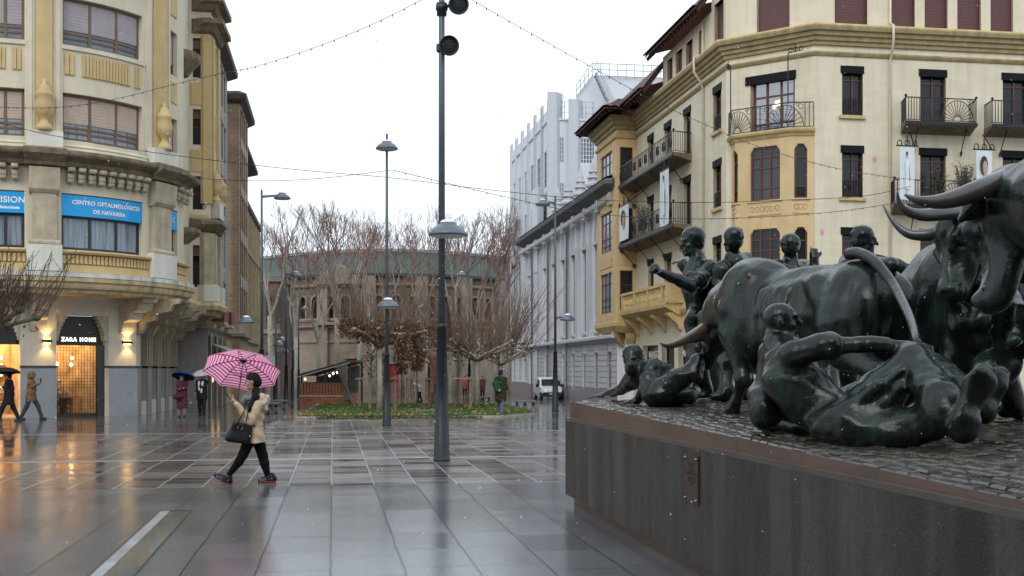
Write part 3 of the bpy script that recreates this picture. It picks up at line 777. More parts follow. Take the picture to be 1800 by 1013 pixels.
# warm lit shop interiors
warm=M('shop_wall_warm',(.42,.31,.19),rough=.8,var=.5,scale=2.2)
def interior(a,b,name):
    mb=MB()
    def P(x,d,z): return G_.P(x,d,z)
    G_.box(mb,a-.1,b+.1,-4.2,-4.05,-.15,3.6)
    G_.box(mb,a-.35,a-.1,-4.2,-.55,-.15,3.6); G_.box(mb,b+.1,b+.35,-4.2,-.55,-.15,3.6)
    G_.box(mb,a-.1,b+.1,-4.05,-.5,-.17,-.12); G_.box(mb,a-.1,b+.1,-4.05,-.55,3.2,3.3)
    mb.build('shop_interior',warm,LB)
    em=MB()
    for d in (-1.0,-2.2,-3.4):
        em.cut()
        G_.box(em,a+.2,b-.2,d-.07,d+.07,3.12,3.16)
    em.build('ceiling_lamp',emis('shop_light',(1,.62,.26),42),LB)
    s=MB(); rn=random.Random(3)
    for z in (.5,1.0,1.45,1.9):
        s.cut(); G_.box(s,a+.15,b-.4,-4.0,-3.6,z,z+.04)
    s.cut(); G_.box(s,a+.3,a+1.6,-2.2,-1.2,.55,.62); G_.box(s,a+.4,a+.5,-2.1,-1.3,-.15,.55); G_.box(s,a+1.4,a+1.5,-2.1,-1.3,-.15,.55)
    s.build('shelf',M('shelf_wood',(.35,.2,.09),rough=.6),LB)
    g=MB()
    for z in (.545,1.045,1.495,1.945):
        x=a+.25
        while x<b-.55:
            wd=rn.uniform(.06,.2); hh=rn.uniform(.12,.36)
            if rn.random()<.8: g.cut(); G_.box(g,x,x+wd,-3.95,-3.7,z,z+hh)
            x+=wd+rn.uniform(.03,.16)
    x=a+.35
    while x<a+1.5:
        c=P(x,-1.6,.62); g.cut(); g.lathe([(.06,0),(.09,.08),(.05,.22),(.03,.3)],c,8); x+=rn.uniform(.2,.3)
    rn=random.Random(8)
    for k in range(16):   # vases, lamps and boxes standing near the door
        x=rn.uniform(a+.2,b-.5); d=rn.uniform(-2.4,-.9); h=rn.uniform(.25,.7); z0=-.12 if k%2 else .62; c=P(x,d,z0); g.cut()
        g.lathe([(.05,0),(.12,h*.2),(.14,h*.45),(.06,h*.75),(.09,h*.95),(.0,h)],c,8)
    pd=MB()
    for k in range(9):
        c=P(a+.3+(b-a-.8)*rn.random(),rn.uniform(-3.4,-1),rn.uniform(1.7,2.5)); pd.cut(); pd.lathe([(0,-.07),(.06,-.03),(.06,.03),(0,.07)],c,8)
    pd.build('pendant_lamp',emis('pendant_light',(1,.78,.45),16),LB)
    sl_=MB()
    for z in (1.0,1.45,1.9): sl_.cut(); G_.box(sl_,a+.2,b-.45,-3.62,-3.6,z-.05,z-.005)
    sl_.build('shelf_light',emis('shelf_glow',(1,.7,.35),6),LB)
    g.build('merchandise',M('goods',(.75,.6,.42),rough=.4,col2=(.06,.035,.02),scale=9),LB)
interior(p1r,p2l,'a'); interior(p1l-3.4,p1l,'b')
for (a,b) in sw:
    mb=MB(); G_.box(mb,a+.005,b-.005,-.4,-.36,.36,3.49); G_.box(mb,a+.005,a+.07,-.36,-.28,.36,3.49); G_.box(mb,b-.07,b-.005,-.36,-.28,.36,3.49); G_.box(mb,a+.07,b-.07,-.36,-.28,2.5,2.58)
    f=mb.build('shop_window',darkf,LB); g=MB(); G_.box(g,a+.08,b-.08,-.355,-.34,.4,3.4); g.build('pane',wglass,f)
mb=MB()
for i in range(6):
    a=sg2+1+i*2.6; mb.cut(); G_.box(mb,a+1.52,a+1.7,.05,.1,1.82,3.6); mb.cut(); G_.box(mb,a+2.3,a+2.5,.05,.1,1.82,3.6)
mb.build('pier_panel',M('pier_tan',(.42,.30,.21),rough=.8,var=.15),LB)
# corbels under the slab
def corbel(a,b,prof,fc=G_): 
    mb=MB(); fc.mould(mb,a,b,prof); return mb
cpz=[(-.02,3.05),(.12,3.1),(.2,3.3),(.25,3.5),(.5,3.6),(.55,3.85),(.9,3.95),(1.0,4.2),(1.15,4.25),(1.2,4.43),(-.02,4.44)]
for a,b,sc_ in ((sg2-.75,sg2-.25,1),(sg2+.15,sg2+.75,1.5),(p1l+.35,p1l+.95,.7),(sg2+2.9,sg2+3.5,1.5),(sg2+5.6,sg2+6.3,1.6),(sg2+8.2,sg2+8.9,1.5),(sg2+11,sg2+12.4,1.7),(p1l-4.6,p1l-3.9,.7)):
    corbel(a,b,[(d*sc_,z) for d,z in cpz]).build('corbel',stone_m,LB)
# blue signs -----------------------------------------------------------------
def wall_text(face,mid,z,d,size,txt,m,parent,name='lettering',spacing=1.05,bold=.008,align='CENTER'):
    vs,fs=text_mesh(txt,size,align=align,spacing=spacing,bold=bold)
    mb=MB(); mb.v=[face.P(mid+x,d,z+y) for x,y,_ in vs]; mb.f=fs
    # give the letters a little thickness
    o=mb.build(name,m,parent,recalc=False); return o
def bluesgn(p,q,lines,label):
    c=LU.P((p+q)/2,0,7.3); t=thing('shop_sign',c,label,'sign')
    mb=MB(); LU.box(mb,p+.01,q-.01,-.12,.0,7.26,8.02); mb.build('sign_board',bluesign,t)
    e=MB(); LU.box(e,p+.01,q-.01,-.13,.015,8.02,8.055); e.build('sign_rail',darkf,t)
    for txt,dx,z,sz in lines: wall_text(LU,(p+q)/2+dx,z,.012,sz,txt,whitel,t)
bluesgn(w1l,w1r,[('CENTRO OFTALMOLOGICO',.1,7.70,.205),('DE NAVARRA',.15,7.40,.205)],'bright blue curved sign reading CENTRO OFTALMOLÓGICO DE NAVARRA above first floor window')
def accent(p,dx,z):
    t=[o for o in bpy.data.objects if o.name.startswith('shop_sign')][-1]
    c=(p[0]+p[1])/2+dx; mb=MB(); mb.quad(LU.P(c,.013,z),LU.P(c+.03,.013,z),LU.P(c+.075,.013,z+.06),LU.P(c+.03,.013,z+.06)); mb.build('lettering',whitel,t,recalc=False)
accent((w1l,w1r),.845,7.868)
bluesgn(w0l,w0r,[('VISION',.5,7.62,.31),('oftalmologia',.45,7.40,.14)],'bright blue sign board at left edge ending in white letters ÓN')
bluesgn(w2l,w2r,[('C',.0,7.55,.3)],'narrow blue sign foreshortened beside the curved corner pilaster')
# black shop fascia letters
def flat_sign(a,b,z,size,txt,label):
    t=thing('shop_lettering',G_.P((a+b)/2,-.25,z),label,'sign')
    wall_text(G_,(a+b)/2,z,-.285,size,txt,emis('lit_white',(1,.97,.9),1.6),t,spacing=1.35,bold=.012)
flat_sign(p1r,p2l,2.74,.2,'ZARA HOME','white capital letters ZARA HOME over the grille doorway')
# projecting sign
c=gat(361,54); pz=2.3
def proj():
    q=G_.at(341,0,sg2,G_.L); P0=G_.P(q,0,2.55); Y=P0.y
    t=thing('hanging_sign',P0,'black projecting sign reading ZARA HOME on the side street wall','sign')
    x0=(345-900)*Y/F; x1=(376-900)*Y/F
    z0=H+(HZ-626)*Y/F; z1=H+(HZ-608)*Y/F
    mb=MB(); mb.box(x0,x1,Y-.06,Y+.06,z0,z1); mb.build('sign_board',MATS['black_fascia'],t)
    mb=MB(); mb.box(P0.x-.05,x0,Y-.03,Y+.03,(z0+z1)/2-.03,(z0+z1)/2+.03); mb.build('bracket',ir,t)
    for txt,z in (('ZARA',z0+.27),('HOME',z0+.06)):
        vs,fs=text_mesh(txt,.23,spacing=1.05,bold=.014)
        mb=MB(); mb.v=[Vector(((x0+x1)/2+x,Y-.064,z+y)) for x,y,_ in vs]; mb.f=fs; mb.build('lettering',emis('lit_white',(1,.97,.9),1.6),t,recalc=False)
    # facing panels lit behind
proj()
# up / down wall lamps with warm glow
def wall_lamp(s,label,px=None):
    P0=G_.P(s,.06,2.72); t=thing('wall_lamp',P0,label,'lamp','wall lamps of the shop')
    mb=MB(); G_.box(mb,s-.16,s+.16,.0,.13,2.66,2.78); mb.build('lamp_body',ir,t)
    g=MB(); G_.box(g,s-.12,s+.12,.03,.11,2.78,2.79); G_.box(g,s-.12,s+.12,.03,.11,2.65,2.66); g.build('lamp_lens',emis('lens',(1,.62,.2),14),t)
    for zz,rx in ((2.84,PI),(2.60,0)):
        L=bpy.data.lights.new('glow','SPOT'); L.energy=34; L.color=(1,.6,.22); L.spot_size=R(110); L.spot_blend=.8; L.shadow_soft_size=.04
        o=bpy.data.objects.new('lamp_light',L); COL.objects.link(o); o.parent=t; o.location=G_.P(s,.13,zz)-P0; o.rotation_euler=(rx,0,0)
wall_lamp(gx(82),'small black wall lamp glowing warm left of the grille doorway')
wall_lamp(gx(221),'small black wall lamp glowing warm right of the grille doorway')
wall_lamp(G_.at(347,0,sg2,G_.L)-.3,'small warm wall lamp beside the projecting black sign')
# ------------------------------------------------------------------ buildings further down the street
brick=brickmat('brown_brick',(.27,.165,.09),(.38,.25,.145),(.36,.30,.23),.26,.08)
lilac=M('grey_lilac_render',(.36,.32,.31),rough=.85,var=.12,streak=.3)
dke=M('dark_eaves',(.10,.075,.06),rough=.8,var=.3)
tanst=M('tan_stone',(.48,.37,.22),rough=.85,var=.15,streak=.5,streakcol=(.2,.15,.1))
def row(pts,name,label,wm,top,xs,floors,over,extra_z=(),front=()):
    Fc=Face(pts); c=Fc.P(Fc.L/2,0,-.4); T=thing(name,c,label,'building')
    ops=[];wl=[]
    for z in floors:
        for x in xs: ops.append((x,x+.95,z+.2,z+2.2)); wl.append(ops[-1])
    mb=MB(); Fc.wall(mb,0,Fc.L,-1,top,ops,.2); mb.build('wall',wm,T)
    for o in wl: window(Fc,T,*o,.15,darkf,wglass,2,1,.28,blind_g,fr=.06)
    mb=MB()
    for x in xs:
        for z in floors: mb.cut(); Fc.box(mb,x-.08,x+1.03,-.01,.05,z+2.25,z+2.9)
    mb.build('spandrel_panel',lilac,T)
    mb=MB(); Fc.mould(mb,.05,Fc.L+.2,[(-.02,top-.4),(over*.9,top-.2),(over,top-.12),(over,top+.12),(-.02,top+.4)]); mb.build('eaves',dke,T)
    mb=MB()
    for z in extra_z: mb.cut(); Fc.mould(mb,.05,Fc.L,[(-.02,z),(.3,z+.05),(.36,z+.25),(-.02,z+.3)])
    mb.build('ledge',stone_m,T)
    mb=MB(); q=[Fc.P(x,0,top+.2) for x in Fc.S]
    for i in range(len(q)-1): mb.quad(q[i],q[i+1],q[i+1]+Vector((-9,0,1.2)),q[i]+Vector((-9,0,1.2)))
    mb.build('roof',dke,T)
    return Fc,T
f1=Face([onu(-9,57.3),onu(-6.3,57.4)]).L
BR,BB=row([onu(-9,57.3),onu(-6.3,57.4),onu(-6.3,68)],'apartment_block','narrow apartment block with dark eaves squeezed beside the cream corner building',lilac,19.3,[f1+1+i*1.5 for i in range(6)],(4.4,7.4,10.4,13.4,16.4),.6,(3.7,))
mb=MB(); BR.box(mb,f1+.2,f1+9.5,-.15,.04,-1,3.4); mb.build('shop_front',M('shop_front_brown',(.10,.075,.06),rough=.4,var=.3),BB)
mb=MB()
for i in range(4): x=f1+.3+i*2.8; mb.cut(); BR.box(mb,x,x+.45,.02,.14,-1,3.4)
mb.build('shop_pier',stone_m,BB)
mb=MB()
for x in (f1+.9,f1+3.8,f1+6.6): mb.cut(); BR.mould(mb,x,x+2.0,[(.06,3.0),(1.3,2.5),(1.3,2.3),(1.27,2.3),(.06,2.95)])
mb.build('awning',M('awning_grey',(.42,.43,.45),rough=.8,var=.1),BB)
mb=MB()
for x in (f1+1.2,f1+4.2): mb.cut(); BR.box(mb,x,x+1.2,.041,.05,1.0,2.3)
mb.build('lit_window',emis('warm_window',(1,.6,.28),1.1),BB)
for x in (f1+1.4,f1+5.2):
    mb=MB(); BR.box(mb,x,x+2.2,0,.75,3.95,4.1); sl=mb.build('balcony_slab',stone_m,BB)
    mb=MB(); BR.box(mb,x,x+2.2,.68,.75,4.11,4.8); BR.box(mb,x,x+.06,.02,.68,4.11,4.8); mb.build('balcony_rail',M('red_rail',(.22,.06,.05),rough=.6,var=.3),sl)
f2=Face([onu(-9,68.2),onu(-5.6,68.3)]).L
B2,BC=row([onu(-9,68.2),onu(-5.6,68.3),onu(-5.6,75)],'brick_apartment_block','brown brick block showing its plain end wall, second beyond the cream corner building',brick,18.0,[f2+.6+i*1.5 for i in range(4)],(4.4,7.2,10.0,12.8,15.2),.45,(3.6,))
f3=Face([onu(-9,75.3),onu(-6.3,75.4)]).L
TB,TT=row([onu(-9,75.3),onu(-6.3,75.4),onu(-6.3,95)],'tan_stone_block','tan stone block with set back brick top, last on the left street',tanst,13.4,[f3+1+i*2.1 for i in range(9)],(4.4,7.4,10.2),.35,(3.6,9.9))
mb=MB()
for i in range(10): x=f3+.2+i*2.1; mb.cut(); TB.box(mb,x,x+.6,0,.25,3.9,13)
mb.build('pilaster',tanst,TT)
UPF=Face([onu(-9,75.5),onu(-7.3,75.6),onu(-7.3,92)])
mb=MB(); UPF.wall(mb,0,UPF.L,13.3,17.6,[(3+i*2.1,4+i*2.1,14.2,16.2) for i in range(7)],.2); mb.build('brick_top',brick,TT)
mb=MB(); UPF.mould(mb,.05,UPF.L+.5,[(-.02,17.2),(1.1,17.45),(1.2,17.5),(1.2,17.75),(-.02,18.2)]); mb.build('top_eaves',dke,TT)
mb=MB(); 
for i in range(7): mb.cut(); UPF.box(mb,3+i*2.1,4+i*2.1,-.2,-.17,14.2,16.2)
mb.build('pane',wglass,TT)
# ------------------------------------------------------------------ right corner building
crm=M('pale_yellow_render',(.66,.59,.45),rough=.88,var=.07,scale=.8,streak=.5,streakcol=(.46,.39,.27),bump=.12,bscale=18,stretch=(1,1,3))
yel=M('yellow_bay_render',(.60,.44,.235),rough=.85,var=.08,scale=1.5,streak=.35,streakcol=(.42,.29,.13))
trim=M('olive_trim',(.35,.27,.14),rough=.85,var=.2,scale=3,streak=.5,streakcol=(.16,.12,.06))
sillm=M('ochre_sill',(.58,.42,.20),rough=.85,var=.15,streak=.4)
redf=M('dark_red_frame',(.10,.025,.022),rough=.45,var=.2)
redb=M('brown_red_blind',(.105,.042,.04),rough=.55,var=.1,scale=6)
blk=M('black_blind',(.007,.007,.008),rough=.6,spec=.15)
tile=M('roof_tile',(.17,.06,.04),rough=.75,var=.45,scale=5)
rafter=M('dark_rafter',(.055,.026,.022),rough=.7,var=.3)
clear=M('clear_glass',(.05,.055,.06),rough=.04,alpha=.5,spec=.6)
Kp=Vector((12.5,47,0)); Lp=Vector((9.27,49.3,0)); 
Mp=Lp+U*20.0; Np=Kp+V*16
RU=Face([(Mp.x,Mp.y),(Lp.x,Lp.y),(Kp.x,Kp.y),(Np.x,Np.y)])
sL=RU.S[1]; sK=RU.S[2]; RE=RU.L
RBd=thing('corner_apartment_building',(11,50,-.3),'pale yellow corner apartment building with yellow bay windows and iron balconies behind the bronze monument','building')
fx=lambda px:RU.at(px,0,sK,RE); cxx=lambda px:RU.at(px,0,sL,sK); stx=lambda px:RU.at(px,0,0,sL)
FLZ=[(12.2,14.25),(8.8,10.95),(5.4,7.55)]
ops=[];win=[];doors=[]
def W(p,q,a,b,kind): ops.append((p,q,a,b)); win.append((p,q,a,b,kind))
for i,(a,b) in enumerate(FLZ):
    W(fx(1480),fx(1516),a,b,'w')
    W(fx(1618),fx(1663),a-.35,b,'d' if i<2 else 'w')
    W(fx(1762),fx(1806),a-.35,b,'d' if i<2 else 'w')
    W(RU.at(1254,0,0,sL),RU.at(1268,0,0,sL),a,b,'w')
    if i<3:
        for p,q in ((1202,1214),(1168,1180),(1139,1149)): W(stx(p),stx(q),a-.3,b,'s')
# chamfer: door above the bay
W(cxx(1319),cxx(1397),11.55,14.1,'c')
# attic windows
for p,q in ((1468,1525),(1568,1608),(1626,1666),(1683,1724),(1741,1781)): W(fx(p),fx(q),15.95,18.3,'a')
W(cxx(1330),cxx(1388),15.95,18.3,'a'); W(stx(1256),stx(1272),15.95,17.9,'a')
for p,q in ((1228.5,1236),(1206,1217),(1188,1199),(1173,1182)): W(stx(p),stx(q),15.75,17.35,'t')
# ground floor openings
gnd=[]
for p,q in ((1130,1157),(1163,1185),(1192,1216)): W(stx(p),stx(q),-.2,2.95,'g')
for p,q in ((1600,1700),(1720,1790),(1450,1560)): W(fx(p),fx(q),-.2,3.3,'g')
mb=MB(); 
attS=stx(1165)
RU.wall(mb,0,attS,-.8,15.1,[o for o in ops if o[3]<15.2],.24); 
RU.wall(mb,attS,sL-1.9,-.8,17.75,ops,.24); RU.wall(mb,sL-1.9,RE,-.8,21.5,ops,.24)
mb.build('wall',crm,RBd)
for p,q,a,b,k in win:
    if k in 'wds':
        f=window(RU,RBd,p,q,a,b,.2,redf,[wglass,curt][int(p*7)%3==0],2,1,0,fr=.08,rails=(b-.55,))
        # roller blind box above the opening
        x=MB(); RU.box(x,p-.06,q+.06,-.17,.035,b-.30,b+.01); x.build('blind_box',blk,f)
        if k=='w':
            x=MB(); RU.box(x,p-.12,q+.12,-.05,.12,a-.14,a-.004); x.build('window_sill',sillm,RBd)
            x=MB(); zt=a+.75
            RU.box(x,p+.01,q-.01,-.06,-.04,zt-.025,zt); RU.box(x,p+.01,q-.01,-.06,-.04,a+.03,a+.055)
            n=9
            for j in range(n): 
                s_=p+.03+(q-p-.06)*j/(n-1); RU.box(x,s_-.009,s_+.009,-.058,-.042,a+.05,zt-.02)
            for c0 in (.3,.7):
                cc=p+(q-p)*c0
                for r in (.16,.09):
                    x.tube([RU.P(cc+r*math.cos(t),-.05,a+.4+r*1.6*math.sin(t)) for t in [2*PI*j/12 for j in range(13)]],.011,3,False)
            x.build('window_grille',ir,f)
    elif k=='c': 
        f=window(RU,RBd,p,q,a,b,.25,redf,clear,3,1,0,fr=.1,rails=(a+.55,b-.85))
        x=MB(); RU.box(x,p-.2,q+.05,-.2,.06,b-.3,b+.06); x.build('blind_box',blk,f)
    elif k in 'at': window(RU,RBd,p,q,a,b,.2,redf,wglass,1 if q-p<1.2 else 1,1,.98 if k=='a' else .68,redb,fr=.05)
    elif k=='g': window(RU,RBd,p,q,a,b,.3,darkf,wglass,1,1,0,fr=.1,rails=(a+2.3,),name='shop_window')
# cornice between main floors and attic
mb=MB()
RU.mould(mb,0,RE,[(-.02,15.05),(.1,15.07),(.12,15.2),(.2,15.24),(.22,15.38),(.32,15.42),(.35,15.56),(.46,15.6),(.5,15.72),(.5,15.78),(-.02,15.8)])
mb.build('cornice',trim,RBd)
mb=MB(); RU.mould(mb,0,RE,[(-.02,15.8),(.5,15.785),(.48,15.86),(-.02,15.9)]); mb.build('cornice_top',sillm,RBd)
mb=MB(); RU.mould(mb,0,RE,[(-.02,14.62),(.06,14.64),(.12,14.74),(.12,14.8),(-.02,14.84)]); mb.build('string_course',trim,RBd)
mb=MB(); RU.mould(mb,0,RE,[(-.02,4.35),(.15,4.4),(.2,4.55),(.2,4.62),(-.02,4.66)]); mb.build('floor_band',sillm,RBd)
# ochre strips beside the attic windows and attic sills
mb=MB()
for p,q in ((cxx(1323),cxx(1330)-.05),(sL-.9,sL-.65)): mb.cut(); RU.box(mb,p,q,-.01,.03,18.35,19.1)
mb.build('ochre_strip',yel,RBd)
# downpipes
mb=MB()
for s_ in (fx(1564),stx(1238)):
    mb.cut(); mb.tube([RU.P(s_,.08,-.3),RU.P(s_,.08,14.55),RU.P(s_+.05,.2,14.75),RU.P(s_+.05,.58,15.2),RU.P(s_+.05,.58,15.85),RU.P(s_,.09,16.1),RU.P(s_,.09,21 if s_>sL else 17.6)],.055,8)
mb.build('downpipe',M('pipe_cream',(.60,.52,.40),rough=.6),RBd,True)
# ---------------- chamfer bay (yellow, bowed) and its balcony
q0,q1=cxx(1286),cxx(1431)
BW=.55
BAY=Face([tuple(RU.P(q0,0).xy),tuple(RU.P(q0+.55,BW).xy),tuple(RU.P(q1-.95,BW).xy),tuple(RU.P(q1,.02).xy)])
bo=[];bw=[]
mid=(BAY.at(1318,0),BAY.at(1371,0)); rt=(BAY.at(1396,0),BAY.at(1419,0)); lf=(BAY.at(1288,0),BAY.at(1297,0))
for i,(a,b) in enumerate(((8.75,11.0),(5.3,7.55))):
    for (p,q),nv in ((mid,3),(rt,1),(lf,1)): bo.append((p,q,a,b)); bw.append((p,q,a,b,nv))
mb=MB(); BAY.wall(mb,0,BAY.L,4.6,11.45,bo,.14); mb.build('bay_wall',yel,RBd)
for p,q,a,b,nv in bw:
    f=window(BAY,RBd,p,q,a,b,.1,redf,[wglass,clear][nv==3 and a>8],nv,1,0,fr=.07,rails=(a+.5,a+1.35,a+1.8) if nv==3 else (a+.5,a+1.7),name='bay_window')
    # rounded heads of the opening
    x=MB()
    for sg in (0,1):
        for j in range(3):
            z1=b-.07*j; w_=.22-.08*j
            if sg==0: BAY.box(x,p+.003,p+w_*.6,-.09,-.004,z1-.07,z1-.002)
            else: BAY.box(x,q-w_*.6,q-.003,-.09,-.004,z1-.07,z1-.002)
    x.build('rounded_head',yel,RBd)
mb=MB()
for z in (8.1,4.75):
    for p,q in (mid,rt,lf):
        mb.cut(); BAY.mould(mb,p-.1,q+.1,[(-.01,z+.55),(.05,z+.57),(.05,z+.62),(-.01,z+.63)])
        BAY.mould(mb,p-.05,q+.05,[(-.01,z),(.03,z+.02),(.03,z+.05),(-.01,z+.06)])
        n=int((q-p)/.25)+1
        for j in range(n):
            cc=p+(q-p)*(j+.5)/n
            mb.tube([BAY.P(cc+.09*math.cos(t)*(1+.3*math.sin(3*t)),.012,z+.3+.11*math.sin(t)) for t in [2*PI*k/10 for k in range(11)]],.016,4,False)
mb.build('relief_panel',sillm,RBd)
def railing(face,s0,s1,d,z,h,nbar,fan=(),ends=(),inner=0,name='railing',parent=None,swirl=0):
    x=MB()
    B=lambda a,b,zz,t=.02:face.box(x,a,b,d-.02,d+.02,zz,zz+t)
    B(s0,s1,z+h-.03,.04); B(s0,s1,z+.06,.025)
    n=nbar
    fz=[(c-r,c+r) for c,r in fan]
    for j in range(n+1):
        s_=s0+(s1-s0)*j/n
        if any(a<s_<b for a,b in fz): continue
        face.box(x,s_-.014,s_+.014,d-.014,d+.014,z+.07,z+h-.03)
    for c,r in fan:
        hh=h*.88
        for t in range(0,15):
            a=PI*t/14
            x.tube([face.P(c+.24*r*math.cos(a),d,z+.07+.24*hh*math.sin(a)),face.P(c+.93*r*math.cos(a),d,z+.07+.93*hh*math.sin(a))],.014,4)
        for rr in (.24,.96): x.tube([face.P(c+rr*r*math.cos(PI*t/16),d,z+.07+rr*hh*math.sin(PI*t/16)) for t in range(17)],.017,4)
        for sg in (-1,1):
            for rr,ox,oz in ((.1,.83,.82),(.06,.68,.9)): x.tube([face.P(c+sg*r*ox+rr*math.cos(t*.6),d,z+.07+h*oz-.05+rr*math.sin(t*.6)) for t in range(11)],.014,4)
    for k in range(swirl):
        c=s0+(s1-s0)*(k+.5)/swirl
        for sg in (-1,1): x.tube([face.P(c+sg*(.05+.018*t)*math.cos(t*.75),d,z+h*.5+(.06+.02*t)*math.sin(t*.75)) for t in range(14)],.022,4)
    for e in ends:
        m_=max(2,int(d/.12))
        for j in range(m_+1):
            dd=inner+(d-inner)*j/m_
            face.box(x,e-.011,e+.011,dd-.011,dd+.011,z+.07,z+h-.03)
        face.box(x,e-.02,e+.02,inner,d-.02,z+h-.03,z+h+.01); face.box(x,e-.015,e+.015,inner,d-.02,z+.06,z+.085)
        c=face.P(e,d,z+h+.06); x.lathe([(0,-.07),(.05,-.04),(.06,0),(.05,.04),(0,.07)],c,8)
    return x.build(name,ir,parent)
for fc,c_,zc,dd in ((BAY,(mid[0]+mid[1])/2,10.1,-.75),(RU,cxx(1345),13.1,-1.2)):
    g=MB(); rn_=random.Random(3)
    for k in range(7): a_=k*.9; g.lathe([(0,-.09),(.07,-.05),(.09,0),(.07,.05),(0,.09)],fc.P(c_+.2*math.cos(a_),dd,zc+.13*math.sin(a_*1.7)),8)
    g.build('chandelier',emis('chandelier_light',(1,.8,.55),5),RBd,True)
# bay top balcony
mb=MB(); BAY.mould(mb,0,BAY.L,[(-.6,11.3),(.04,11.32),(.1,11.42),(.2,11.48),(.24,11.56),(.24,11.62),(-.6,11.63)]); bs=mb.build('balcony_slab',sillm,RBd)
railing(BAY,.05,BAY.L-.05,.14,11.6,1.08,24,fan=((.9,.62),(BAY.L-1.25,.85)),parent=bs,swirl=0)
def flagpole(face,s_,d,z,h,parent,arm=1):
    x=MB(); x.tube([face.P(s_,d,z),face.P(s_,d,z+h)],.025,6)
    x.tube([face.P(s_,d,z+h),face.P(s_+.5*arm,d+.3,z+h+.02)],.02,5)
    for t in (.1,.3,.5): x.tube([face.P(s_+t*arm+.07*math.cos(a*.7),d+.6*t,z+h+.1+.09*math.sin(a*.7)) for a in range(10)],.018,4)
    x.tube([face.P(s_+.3*arm,d+.18,z+h),face.P(s_+.3*arm,d+.18,z+h+.35)],.02,5)
    x.build('banner_bracket',ir,parent)
flagpole(BAY,.62,.2,12.3,2.1,bs,.35); flagpole(BAY,BAY.L-1.05,.16,12.6,2.1,bs,1)
# ---------------- front balconies
def balcony(face,s0,s1,d,z,fan,label=None,brk=(.25,.8),nb=18,swirl=0,h=1.0,fn=None,ends=True):
    x=MB(); w_=s1-s0
    face.mould(x,s0,s1,[(0.0,z-.34),(d*.75,z-.17),(d-.04,z-.15),(d,z-.1),(d,z),(0.0,z+.004)])
    sl=x.build('balcony_slab',M('balcony_stone',(.17,.13,.08),rough=.9,var=.3,streak=.6,streakcol=(.08,.06,.04)),RBd)
    x=MB()
    for dd in [d+.012]: face.box(x,s0-.01,s1+.01,d+.002,dd+.02,z-.13,z+.01)
    n=int(w_/.16)
    for j in range(n): 
        c=s0+w_*(j+.5)/n; face.box(x,c-.045,c+.045,d+.002,d+.02,z-.19,z-.132)
    x.build('iron_edge',ir,sl)
    railing(face,s0+.03,s1-.03,d-.06,z,h,nb,fan=fan,ends=(s0+.03,s1-.03) if ends else (),parent=sl,swirl=swirl)
    for t in brk:
        c=s0+w_*t; x=MB(); x.tube([face.P(c,d-.12,z-.2),face.P(c,.06,z-1.15)],.022,6)
        for (dd,zz,r) in ((d-.16,z-.33,.1),(.14,z-1.12,.13)): x.tube([face.P(c,dd+(r-.006*a)*math.cos(a*.7),zz+(r-.006*a)*math.sin(a*.7)) for a in range(13)],.02,5)
        x.build('iron_bracket',ir,sl)
    return sl
z_=11.85
balcony(RU,fx(1597)-.35,fx(1712)-.2,.95,z_,fan=((fx(1672),.72),),nb=26,brk=(.18,.86))
balcony(RU,fx(1742)-.35,fx(1742)+3.1,.95,z_,fan=((fx(1742)+1.9,.72),),nb=26,brk=(.2,.86))
balcony(RU,fx(1580)-.4,fx(1705),.95,8.45,fan=((fx(1668),.72),),nb=28,swirl=0)
balcony(RU,fx(1725)-.35,fx(1725)+3.4,.95,8.45,fan=(),nb=28)
# street side long balconies (iron), stepped plan
ax0,ax1=stx(1105),stx(1216)
balcony(RU,ax0,ax1,1.05,12.0-.1,fan=(),nb=44,swirl=11,brk=(.15,.4,.65,.9))
balcony(RU,ax0,ax1,1.05,8.55,fan=(),nb=44,swirl=11,brk=(.15,.4,.65,.9))
# lower stone balcony with balusters
mb=MB(); RU.mould(mb,stx(1100),stx(1200),[(0,4.3),(.3,4.34),(.8,4.62),(.95,4.68),(.98,4.85),(0,4.9)]); sl=mb.build('stone_balcony',sillm,RBd)
mb=MB(); s0,s1=stx(1100),stx(1200)
RU.box(mb,s0,s1,.76,.96,5.72,5.86); RU.box(mb,s0,s1,.78,.94,4.86,5.0)
n=34
for j in range(n+1):
    c=s0+(s1-s0)*j/n
    if j%8==0: RU.box(mb,c-.14,c+.14,.77,.95,5.0,5.72)
    else: mb.lathe([(.05,5.0),(.04,5.1),(.075,5.25),(.035,5.5),(.055,5.72)],RU.P(c,.86,0),6)
RU.box(mb,s1-.02,s1+.14,0.02,.95,4.9,5.86)
mb.build('balustrade',sillm,sl)
mb=MB()
for i in range(5):
    c=s0+.3+(s1-s0-.6)*i/4; mb.cut(); RU.mould(mb,c-.2,c+.2,[(0,3.6),(.15,3.62),(.25,3.85),(.5,4.05),(.8,4.3),(.85,4.42),(0,4.45)])
mb.build('corbel',sillm,sl)
# ---------------- far bay tower on the street side
t0=stx(1119); tl=4.6; PJ=1.2
t1=t0-tl
TBY=Face([tuple(RU.P(t1,0).xy),tuple(RU.P(t1,PJ).xy),tuple(RU.P(t0,PJ).xy),tuple(RU.P(t0,0).xy)])
